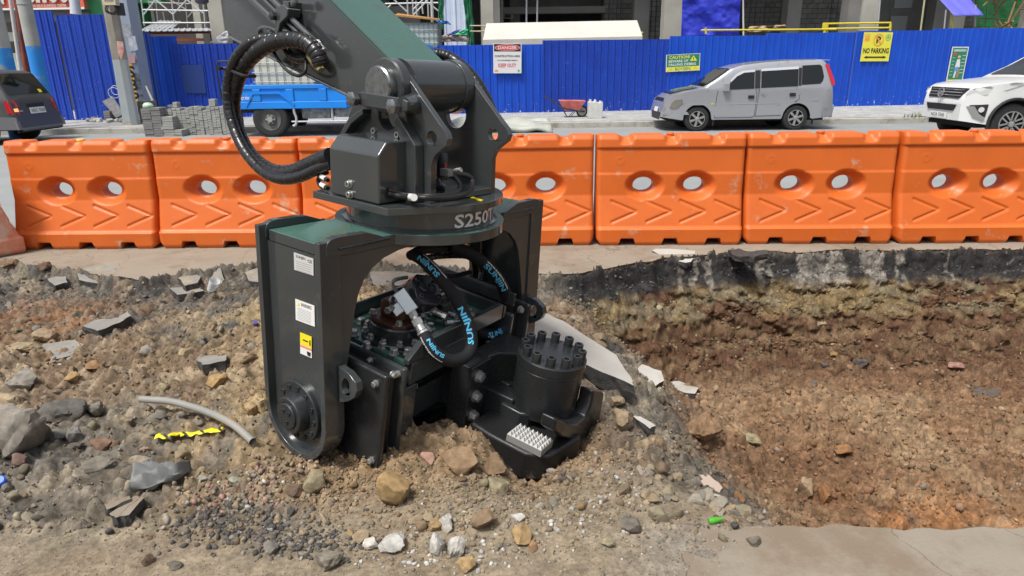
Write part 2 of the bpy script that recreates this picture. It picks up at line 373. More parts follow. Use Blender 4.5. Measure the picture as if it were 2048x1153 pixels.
def ground_color(x, y, z):
    C = np.zeros(x.shape+(3,))
    y0_ = y; yz = y+1.3*np.asarray(z)*(pit_mask(x, y) > .05); n1 = fbm(x*1.1+3, y*1.1, 4); n2 = fbm(x*2.7+8, y*2.7+1, 4); n3 = fbm(x*7, yz*7+5, 4); n4 = fbm(x*22, yz*22+5, 3)
    C[:] = (.165, .145, .118)
    C = clerp(C, (.10, .095, .088), sstep(.52, .60, n2)*.9)
    C = clerp(C, (.24, .155, .09), sstep(.52, .64, n1)*.6)
    C = clerp(C, (.34, .29, .21), sstep(.56, .66, n3)*.6)
    # orange-brown soil far left
    C = clerp(C, (.24, .125, .065), gauss(x, y, -3.3, 4.6, .8, .7)*sstep(.4, .55, n3)*.9)
    C = clerp(C, (.075, .07, .066), gauss(x, y, -2.0, 5.1, 1.4, .35)*sstep(.35, .5, n2)*.9)
    # yellow earth behind and below the machine
    C = clerp(C, (.34, .25, .135), np.clip(gauss(x, y, -1.2, 4.3, 1.0, .7)+gauss(x, y, -1.15, 2.9, .45, .6)*.9, 0, 1)*sstep(.3, .5, n3))
    C = clerp(C, (.27, .185, .105), np.clip(gauss(x, y, -.45, 2.45, .55, .28)*1.25, 0, 1)*.9)
    C = clerp(C, (.24, .165, .10), gauss(x, y, .2, 2.7, .4, .5)*.9)
    # sand close to the camera
    sand = 1-sstep(2.0, 2.3, y+.22*(fbm(x*2+3, y*2, 3)-.5)-.25*sstep(-1.2, -.2, x)*(1-sstep(.6, .9, x)))
    C = clerp(C, (.29, .235, .165), sand*(.6+.4*sstep(.4, .6, n2)))
    C = clerp(C, (.13, .12, .11), gauss(x, y, -1.0, 2.12, .25, .12)*sstep(.35, .55, n3)*.9)
    C = clerp(C, (.27, .24, .20), sstep(.25, .6, x)*(1-sstep(2.0, 2.2, y))*.8)
    # pit
    L = pit_mask(x, y); fl = sstep(.30, .95, L)*(y > near_edge(x))
    pc = np.zeros_like(C); pc[:] = (.235, .142, .080)
    pc = clerp(pc, (.29, .195, .115), sstep(.42, .62, n2)); pc = clerp(pc, (.165, .090, .050), sstep(.5, .64, n1)*.8); pc = clerp(pc, (.13, .070, .042), gauss(x, y, 3.2, 5.1, 3.5, .45)*.75)
    pc = clerp(pc, (.33, .15, .06), gauss(x, y, 2.3, 3.0, .6, .35)*sstep(.4, .6, n3)*.8)
    C = clerp(C, (0, 0, 0), fl*0)*(1-fl[..., None])+pc*fl[..., None]
    d = far_edge(x)-y; dd = -z+.06*(n3-.5)+.05*(n4-.5)
    wall = sstep(-.01, .01, d)*(1-sstep(.75, 1.0, d))*sstep(.05, .5, L)
    wc = np.zeros_like(C); wc[:] = (.115, .062, .036)
    wc = clerp(wc, (.19, .125, .07), sstep(.45, .6, n3)*.7)
    wc = clerp(wc, (.21, .15, .075), (1-sstep(.40, .52, dd))*sstep(.42, .58, n2+.35*(n4-.5)))
    wc = clerp(wc, (.19, .155, .10), (1-sstep(.42, .5, dd))*sstep(.5, .62, n3)*.8)
    blk = 1-sstep(.20, .27, dd+.05*(n2-.5))
    wc = clerp(wc, (.035, .034, .036), blk*.97)
    chis = sstep(.66, .74, vnoise(x*15+2.5*(fbm(x*8, z*14, 3)-.5), x*0+2.2)+.22*(n4-.5))*sstep(1.2, 1.7, x)
    wc = clerp(wc, (.27, .245, .21), chis*(1-sstep(.20, .34, dd))*(.45+.45*(n4 > .45)))
    C = C*(1-wall[..., None])+wc*wall[..., None]
    _, _, i1 = worley(x*19+.35*1.3*(n3-.5), yz*19, 2, True); _, _, i2 = worley(x*42, yz*42, 3, True); sm = 1-sand*.7
    C = C*(.62+.46*n4[..., None])*(1+sm*.55*(i1-.5))[..., None]*(1+sm*.5*(i2-.5))[..., None]
    return np.clip(C, .01, .8)
def set_color(me, cols):
    ca = me.color_attributes.new('Col', 'FLOAT_COLOR', 'POINT')
    a = np.ones((len(me.vertices), 4), np.float32); a[:, :3] = cols; ca.data.foreach_set('color', a.ravel())
def grid_mesh(name, X, Y, Z, material):
    ny, nx = X.shape
    me = bpy.data.meshes.new(name); co = np.stack([X, Y, Z], -1).reshape(-1, 3)
    idx = np.arange(ny*nx).reshape(ny, nx)
    q = np.stack([idx[:-1, :-1], idx[:-1, 1:], idx[1:, 1:], idx[1:, :-1]], -1).reshape(-1, 4)
    me.vertices.add(len(co)); me.vertices.foreach_set('co', co.ravel())
    me.loops.add(q.size); me.loops.foreach_set('vertex_index', q.ravel())
    me.polygons.add(len(q)); me.polygons.foreach_set('loop_start', np.arange(0, q.size, 4)); me.polygons.foreach_set('loop_total', np.full(len(q), 4))
    me.polygons.foreach_set('use_smooth', np.ones(len(q), bool))
    me.update(calc_edges=True); me.materials.append(material)
    ob = bpy.data.objects.new(name, me); COL.objects.link(ob); return ob
M_soil = mat('soil', (.3, .2, .1), .95, attr='Col', nscale=55, namount=.38, bump=.55, bscale=95, spec=.2)
xs = np.concatenate([np.linspace(-30, -5.6, 30)[:-1], np.arange(-5.6, 5.6, .0115), np.linspace(5.6, 30, 30)])
ys = np.concatenate([np.linspace(-8, 1.2, 14)[:-1], np.arange(1.2, 5.1, .0115), np.arange(5.1, 5.45, .009), np.arange(5.45, 6.02, .0035), [6.1, 6.3]])
X, Y = np.meshgrid(xs, ys); Z = height(X, Y)
_d = far_edge(X)-Y; _wm = pit_mask(X, Y)*sstep(.0, .02, _d)*(1-sstep(.7, 1.0, _d))
_f1, _f2 = worley(X*7, Z*13+X*2, 5); _g1, _g2 = worley(X*17, Z*26, 6)
Y2 = Y-_wm*(.25+.75*sstep(-.17, -.27, Z))*(.075*(1-np.clip(_f1, 0, 1))+.03*(1-np.clip(_g1, 0, 1))+.10*(fbm(X*2.1, Z*6, 3)-.5)+.05*(fbm(X*16, Z*34, 4)-.5)-.02)
g = grid_mesh('ground', X, Y2, Z, M_soil)
set_color(g.data, ground_color(X, Y, Z).reshape(-1, 3)); tag(g, 'dug up rubble ground and open trench of brown soil', kind='structure')

M_conc = mat('old_concrete', (.29, .255, .20), .9, col2=(.235, .20, .155), nscale=3.5, namount=.8, bump=.5, bscale=90, dirt=(.20, .155, .11), dirt_amt=.40, dscale=1.8)
def add_cracks(m_, sc, wd=.012):
    n = m_.node_tree; p = n.nodes['Principled BSDF']; L = n.links; src = p.inputs['Base Color'].links[0].from_socket
    tc = n.nodes.new('ShaderNodeTexCoord'); nz = n.nodes.new('ShaderNodeTexNoise'); nz.inputs['Scale'].default_value = sc*2.5; nz.inputs['Detail'].default_value = 6; L.new(tc.outputs['Object'], nz.inputs[0])
    ad = n.nodes.new('ShaderNodeVectorMath'); ad.operation = 'MULTIPLY_ADD'; L.new(nz.outputs['Color'], ad.inputs[0]); ad.inputs[1].default_value = (.35, .35, .35); L.new(tc.outputs['Object'], ad.inputs[2])
    vo = n.nodes.new('ShaderNodeTexVoronoi'); vo.feature = 'DISTANCE_TO_EDGE'; vo.inputs['Scale'].default_value = sc; L.new(ad.outputs[0], vo.inputs['Vector'])
    cr = n.nodes.new('ShaderNodeValToRGB'); cr.color_ramp.elements[0].position = 0; cr.color_ramp.elements[1].position = wd; cr.color_ramp.elements[0].color = (.35, .3, .26, 1); cr.color_ramp.elements[1].color = (1, 1, 1, 1); L.new(vo.outputs['Distance'], cr.inputs[0])
    x = n.nodes.new('ShaderNodeMix'); x.data_type = 'RGBA'; x.blend_type = 'MULTIPLY'; x.inputs[0].default_value = .8; L.new(src, x.inputs[6]); L.new(cr.outputs[0], x.inputs[7]); L.new(x.outputs[2], p.inputs['Base Color'])
add_cracks(M_conc, 1.1, .0035)
M_conc2 = mat('pale_concrete', (.46, .44, .40), .85, col2=(.38, .36, .33), nscale=4, bump=.2, bscale=60, dirt=(.3, .27, .22), dirt_amt=.2)
M_asph = mat('black_asphalt_edge', (.030, .030, .032), .9, col2=(.07, .066, .06), nscale=25, bump=.9, bscale=70)
M_asphtop = mat('weathered_asphalt', (.26, .25, .225), .9, col2=(.19, .185, .17), nscale=12, bump=.4, bscale=110, dirt=(.33, .27, .19), dirt_amt=.3, dscale=5)
M_road = mat('street_asphalt', (.27, .285, .28), .9, col2=(.23, .24, .24), nscale=1.2, bump=.3, bscale=160)
M_kerb = mat('kerb_concrete', (.42, .41, .37), .85, col2=(.34, .33, .3), nscale=3, bump=.1, bscale=50, dirt=(.24, .22, .18), dirt_amt=.3)

def strip(name, edge_fn, y2, x0, x1, step, ztop, thick, mtop, mside, label):
    b = MB(); X = np.arange(x0, x1, step); e = edge_fn(X)+rng.uniform(-.012, .012, len(X))
    n = len(X); vt = [(x, y, ztop) for x, y in zip(X, e)]; vb = [(x, y+.01*math.copysign(1, y2-y), ztop-thick-rng.uniform(0, .02)) for x, y in zip(X, e)]; vf = [(x, y2, ztop) for x in X]
    b.add(vt+vb+vf, [])
    up = y2 > e.mean()
    for i in range(n-1):
        f1 = (i, i+1, 2*n+i+1, 2*n+i); f2 = (i, n+i, n+i+1, i+1)
        b.f.append(f1 if up else f1[::-1]); b.m.append(0); b.f.append(f2 if up else f2[::-1]); b.m.append(1)
    o_ = b.build(name, [mtop, mside], smooth=0); tag(o_, label, kind='structure'); return o_
strip('road_edge_strip', far_edge, 6.45, -9, 9, .035, 0.0, .07, M_conc, M_asph, 'strip of dusty concrete between the trench and the orange barriers')
# near slab: from the trench edge towards the viewer
b = MB(); X1 = np.arange(.25, 9, .05); e = near_edge(X1)+rng.uniform(-.01, .01, len(X1)); n = len(X1)
b.add([(x, y, 0) for x, y in zip(X1, e)]+[(x, y-.01, -.16) for x, y in zip(X1, e)]+[(x, -6, 0) for x in X1], [])
for i in range(n-1):
    b.f.append((2*n+i, 2*n+i+1, i+1, i)); b.m.append(0); b.f.append((i, i+1, n+i+1, n+i)); b.m.append(0)
tag(b.build('concrete_pavement', [M_conc, M_asph], smooth=0), 'dusty concrete slab at the near side of the trench', kind='structure')
# street
b = MB(); b.add([(-60, 6.40, .004), (60, 6.40, .004), (60, 18.4, .004), (-60, 18.4, .004)], [(0, 1, 2, 3)])
tag(b.build('road', M_road, smooth=0), 'pale grey asphalt street behind the barriers', kind='structure')
b = MB(); b.bb((-60, 18.2, -.1), (60, 18.42, .15)); b.bb((-60, 18.42, -.1), (60, 18.47, .145))
tag(b.build('kerb', M_kerb, bevel=.02), 'pale concrete kerb along the far pavement', kind='structure')
# pavement with paver joints
def paver_mat():
    m_ = mat('pavement_pavers', (.44, .45, .44), .85, col2=(.36, .36, .35), nscale=2, bump=.1, bscale=60, dirt=(.55, .54, .5), dirt_amt=.4)
    n = m_.node_tree; p = n.nodes['Principled BSDF']; src = p.inputs['Base Color'].links[0].from_socket
    br = n.nodes.new('ShaderNodeTexBrick'); tc = n.nodes.new('ShaderNodeTexCoord'); n.links.new(tc.outputs['Object'], br.inputs['Vector'])
    br.inputs['Scale'].default_value = 3.0; br.inputs['Mortar Size'].default_value = .02
    br.inputs['Color1'].default_value = (1, 1, 1, 1); br.inputs['Color2'].default_value = (.8, .8, .8, 1); br.inputs['Mortar'].default_value = (.45, .43, .4, 1)
    x = n.nodes.new('ShaderNodeMix'); x.data_type = 'RGBA'; x.blend_type = 'MULTIPLY'; x.inputs[0].default_value = 1
    n.links.new(src, x.inputs[6]); n.links.new(br.outputs[0], x.inputs[7]); n.links.new(x.outputs[2], p.inputs['Base Color']); return m_
b = MB(); b.add([(-60, 18.47, .15), (60, 18.47, .15), (60, 60, .15), (-60, 60, .15)], [(0, 1, 2, 3)])
tag(b.build('pavement', paver_mat(), smooth=0), 'pale dusty pavement in front of the blue fence', kind='structure')

# ------------------------------------------------------------------ stones
def ico(level):
    bm = bmesh.new(); bmesh.ops.create_icosphere(bm, subdivisions=level, radius=1.0)
    v = np.array([x.co[:] for x in bm.verts]); f = np.array([[y.index for y in x.verts] for x in bm.faces]); bm.free(); return v, f
ICO = {l: ico(l) for l in (1, 2, 3, 4)}
def rock_shape(level, seed, cuts=11, rough=.12, sharp=.72):
    cuts = cuts+4
    r = np.random.RandomState(seed); v = ICO[level][0].copy()
    for _ in range(cuts):
        d = nrm(r.normal(size=3)); k = r.uniform(sharp-.25, sharp); t = v @ d; v = v-np.outer(np.maximum(t-k, 0), d)*.92
    a = fbm(v[:, 0]*1.7+seed, v[:, 1]*1.7+v[:, 2]*1.3, 3)-.5; v = v*(1+rough*2*a[:, None])
    a = fbm(v[:, 0]*6+seed+5, v[:, 1]*5+v[:, 2]*6, 3)-.5; v = v*(1+rough*.8*a[:, None]); return v
def rotm(r):
    q = r.normal(size=(4,)); q /= np.linalg.norm(q); w_, x, y, z = q
    return np.array([[1-2*(y*y+z*z), 2*(x*y-z*w_), 2*(x*z+y*w_)], [2*(x*y+z*w_), 1-2*(x*x+z*z), 2*(y*z-x*w_)], [2*(x*z-y*w_), 2*(y*z+x*w_), 1-2*(x*x+y*y)]])
def raw_mesh(name, V, Fc, cols, material):
    me = bpy.data.meshes.new(name); me.vertices.add(len(V)); me.vertices.foreach_set('co', V.ravel())
    me.loops.add(Fc.size); me.loops.foreach_set('vertex_index', Fc.ravel()); me.polygons.add(len(Fc))
    me.polygons.foreach_set('loop_start', np.arange(0, Fc.size, 3)); me.polygons.foreach_set('loop_total', np.full(len(Fc), 3))
    me.update(calc_edges=True); me.materials.append(material); set_color(me, cols)
    ob = bpy.data.objects.new(name, me); COL.objects.link(ob); return ob
PAL = dict(tan=(.34, .26, .165), brown=(.22, .145, .085), red=(.20, .10, .055), grey=(.27, .255, .22), dark=(.095, .09, .085), yellow=(.36, .235, .10),
           white=(.50, .49, .46), pink=(.37, .22, .18), olive=(.27, .24, .15), orange=(.28, .14, .06))
def scatter(name, N, sampler, rad, palette, seed, label, level=1, sink=.35):
    r = np.random.RandomState(seed); shapes = [rock_shape(level, seed*31+i, 6, .12) for i in range(10)]; F0 = ICO[level][1]; nv = len(shapes[0])
    x, y = sampler(r, N); N = len(x); s_ = rad(r, N, x, y); z = height(x, y)
    names = list(palette.keys()); w = np.array([palette[k] for k in names], float); w /= w.sum(); ci = r.choice(len(names), N, p=w)
    V = np.zeros((N, nv, 3)); C = np.zeros((N, nv, 3)); GC = ground_color(x, y, z)
    for i in range(N):
        sc = s_[i]*r.uniform(.6, 1.25, 3)*(1, 1, .8); V[i] = (shapes[i % 10]*sc) @ rotm(r).T
        V[i] += (x[i], y[i], z[i]+s_[i]*(.5-sink)); k_ = r.uniform(.25, .75) if names[ci[i]] not in ('white', 'pink', 'dark') else .9; C[i] = (np.array(PAL[names[ci[i]]])*k_+GC[i]*1.1*(1-k_))*r.uniform(.6, 1.2)
    Fc = (F0[None]+np.arange(N)[:, None, None]*nv).reshape(-1, 3)
    o_ = raw_mesh(name, V.reshape(-1, 3), Fc, C.reshape(-1, 3), M_stone); tag(o_, label, 'stones', kind='stuff'); return o_
M_stone = mat('stone', (.3, .3, .3), .9, attr='Col', nscale=38, namount=.3, bump=.5, bscale=110, spec=.25)
def samp_rect(x0, x1, y0, y1, keep):
    def f(r, N):
        x = r.uniform(x0, x1, N*3); u_ = r.uniform(0, 1, N*3); y = y0*(y1/y0)**u_
        k = keep(x, y, r) ; x, y = x[k][:N], y[k][:N]; return x, y
    return f
def not_pit(x, y, r): return (pit_mask(x, y) < .5) & (y < far_edge(x)-.02) & (y > 2.0+.25*(fbm(x*2+3, y*2, 3)-.5)-.25*sstep(-1.2, -.2, x)*(1-sstep(.6, .9, x)))
def in_pit(x, y, r): return (pit_mask(x, y) > .35) & (y < far_edge(x)-.35) & (y > near_edge(x)+.1)
small = lambda a, b_: (lambda r, N, x, y: np.exp(r.uniform(math.log(a), math.log(b_), N)))
scatter('fine_gravel', 15000, samp_rect(-5.2, .9, 1.95, 5.6, not_pit), small(.004, .011), dict(tan=3, brown=3, grey=4, dark=1.2, red=1, olive=2, white=.25, yellow=.4), 3, 'fine mixed gravel covering the rubble ground')
scatter('gravel', 1500, samp_rect(-5.2, .9, 2.0, 5.6, lambda x, y, r: not_pit(x, y, r) & (fbm(x*2.5+5, y*2.5, 3) > .46)), small(.011, .030), dict(tan=3, brown=3, grey=5, dark=1.5, red=1, olive=2, white=.1, yellow=.3), 4, 'coarse grey and tan gravel over the rubble ground', level=2)
scatter('soil_crumbs', 9000, samp_rect(.3, 5.6, 2.2, 5.6, in_pit), small(.006, .020), dict(red=5, brown=6, tan=2, orange=2, grey=.4, white=.1), 5, 'crumbs of reddish brown soil on the trench floor')
scatter('soil_lumps', 800, samp_rect(.3, 5.6, 2.2, 5.6, lambda x, y, r: in_pit(x, y, r) & (fbm(x*2+5, y*3.5, 3) > .46)), small(.016, .04), dict(red=5, brown=6, tan=2, orange=2, grey=.4), 6, 'larger lumps of brown soil on the trench floor')
scatter('wall_crumbs', 2600, lambda r, N: (lambda x: (x, far_edge(x)-r.uniform(.12, .6, N)))(r.uniform(.4, 5.8, N)), small(.008, .028), dict(olive=4, brown=4, yellow=2, grey=2, tan=2, dark=1), 8, 'crumbly stones sticking out of the trench wall')
def samp_g(pts):
    def f(r, N):
        i = r.randint(0, len(pts), N); P = np.array(pts)[i]; return P[:, 0]+r.normal(size=N)*P[:, 2], P[:, 1]+r.normal(size=N)*P[:, 3]
    return f
scatter('asphalt_crumbs', 800, lambda r, N: (lambda x: (x, far_edge(x)-r.uniform(-.015, .10, N)))(r.uniform(-.2, 5.8, N)), small(.006, .022), dict(dark=6, grey=1), 31, 'broken black asphalt crumbs along the cut edge of the street', level=2)
scatter('pink_chips', 420, samp_g([(-1.18, 2.36, .12, .05), (-1.05, 2.28, .10, .05), (-.95, 2.42, .1, .06)]), small(.006, .019), dict(pink=3, grey=3, tan=1, white=.5), 9, 'pinkish broken tile chips left of the foreground heap')
scatter('dark_gravel', 800, samp_g([(-1.0, 2.12, .13, .06), (-1.12, 2.18, .08, .05), (-.72, 2.02, .12, .04)]), small(.006, .018), dict(dark=6, grey=2), 10, 'patch of fine black gravel in the foreground')
scatter('white_chips', 330, samp_g([(-.25, 2.02, .10, .05), (-.1, 1.95, .12, .06), (.25, 2.1, .12, .1), (.40, 2.35, .08, .1), (.05, 2.12, .1, .05), (-.35, 1.93, .12, .03)]), small(.005, .016), dict(white=4, grey=3, tan=1), 12, 'white plaster and stone chips in front of the machine')
scatter('heap_crumbs', 3000, samp_g([(-.45, 2.45, .3, .12), (-.3, 2.2, .3, .1), (.1, 2.35, .2, .14), (.45, 2.7, .15, .3), (-.75, 2.4, .12, .1)]), small(.004, .014), dict(tan=4, brown=5, olive=2, grey=.6, yellow=.4), 13, 'crumbly tan soil on the heap under the machine')
scatter('sand_grit', 5000, samp_rect(-2.4, .7, 1.72, 2.2, lambda x, y, r: (y < 2.15)), small(.0015, .0045), dict(grey=4, tan=4, brown=2, dark=1, white=.5), 41, 'loose grit over the sandy ground at the bottom')
scatter('pavement_grit', 1800, samp_rect(.2, 2.4, 1.75, 2.15, lambda x, y, r: (y < near_edge(x)-.02)), small(.0015, .006), dict(grey=4, tan=3, white=.6, red=1), 14, 'loose grit on the concrete slab by the trench')
# ------------------------------------------------------------------ individual rocks and slabs
def hit(px, py):
    """where the sight line meets the ground"""
    d = ray(px, py); ts = np.linspace(1.2, 7.5, 700); P = CC[None]+d[None]*ts[:, None]; h_ = height(P[:, 0], P[:, 1]); k = np.argmax(P[:, 2] < h_); return P[k]
def pxm(P): return F_PX/((np.asarray(P)-CC) @ CF)
def rock(px, py, w, h_, colr, name, label, cuts=7, rough=.12, seed=None, level=4, group=None, cat='rock', var=.0, rz=None, matr=None):
    P = hit(px, py+h_*.35); k = pxm(P); W = w/k/2; H = h_/k/2
    sd_ = seed if seed is not None else int(px*7+py); r = np.random.RandomState(sd_ % 9999)
    v = rock_shape(level, sd_ % 997, cuts, rough); v = v/np.abs(v).max(0)
    th = r.uniform(0, 6.28) if rz is None else rz; c, s_ = math.cos(th), math.sin(th)
    v = v @ np.array([[c, -s_, 0], [s_, c, 0], [0, 0, 1]]).T
    v = v/np.abs(v).max(0)*np.array([W, (W+H)*.5*1.0, H*1.0])
    base = np.array(PAL[colr] if isinstance(colr, str) else colr)
    n_ = fbm(v[:, 0]*40+sd_, v[:, 1]*40+v[:, 2]*30, 3)
    gc = ground_color(np.array([P[0]]), np.array([P[1]]), np.array([P[2]]))[0]; du = .25+.35*sstep(.35, -.8, v[:, 2]/max(H, .01))*n_*2
    cols = (base[None]*(1-du[:, None])+gc[None]*1.1*du[:, None])*(.65+.7*n_[:, None])
    loc = (P[0], P[1], height(P[0], P[1], False)+H*.62)
    o_ = raw_mesh(name, v, ICO[level][1], cols, matr or M_stone); o_.location = V3(loc)
    o_.data.polygons.foreach_set('use_smooth', [True]*len(o_.data.polygons)); o_.data.set_sharp_from_angle(angle=R_(24))
    tag(o_, label, cat, group); return o_
def slab(px_poly, z0, thick, label, name='asphalt_slab', top=None, side=None, tilt=(0, 0), cat='slab', group=None, follow=True, lift=.03):
    """broken pavement plate; outline given by its corners, lies at height z0 above the ground"""
    C0 = hit(*np.mean(px_poly, 0)); zz = C0[2]+lift if follow else z0
    pts = []
    for i, p in enumerate(px_poly):
        q = np.array(px_poly[(i+1) % len(px_poly)], float); p = np.array(p, float)
        for t in (0, .33, .66):
            a = p+(q-p)*t+(rng.uniform(-1.5, 1.5, 2) if t else 0)
            d = ray(*a); nx, ny = tilt
            # plane z = zz + nx*(x-cx)+ny*(y-cy)
            tt = (zz-CAM_H-nx*(C0[0])-ny*C0[1])/(d[2]-nx*d[0]-ny*d[1]); pts.append(CC+d*tt)
    pts = np.array(pts); b = MB(); n = len(pts); cen = pts.mean(0)
    low = pts+(0, 0, -thick); low[:, :2] = cen[:2]+(low[:, :2]-cen[:2])*.97; low += rng.uniform(-.006, .006, low.shape)
    mid = pts+(0, 0, -thick*.5); mid[:, :2] = cen[:2]+(mid[:, :2]-cen[:2])*1.015; mid += rng.uniform(-.008, .008, mid.shape)
    nn = np.cross(pts[n//3]-pts[0], pts[2*n//3]-pts[0]); up = nn[2] > 0
    b.add(list(pts)+list(mid)+list(low), [])
    f = tuple(range(n)); b.f.append(f if up else f[::-1]); b.m.append(0); f = tuple(range(2*n, 3*n)); b.f.append(f[::-1] if up else f); b.m.append(1)
    for a0 in (0, n):
        for i in range(n):
            j = (i+1) % n; q = (a0+i, a0+n+i, a0+n+j, a0+j); b.f.append(q if up else q[::-1]); b.m.append(1)
    o_ = b.build(name, [top or M_asphtop, side or M_asph], origin=V3(cen+(0, 0, -thick)), smooth=0); tag(o_, label, cat, group); return o_
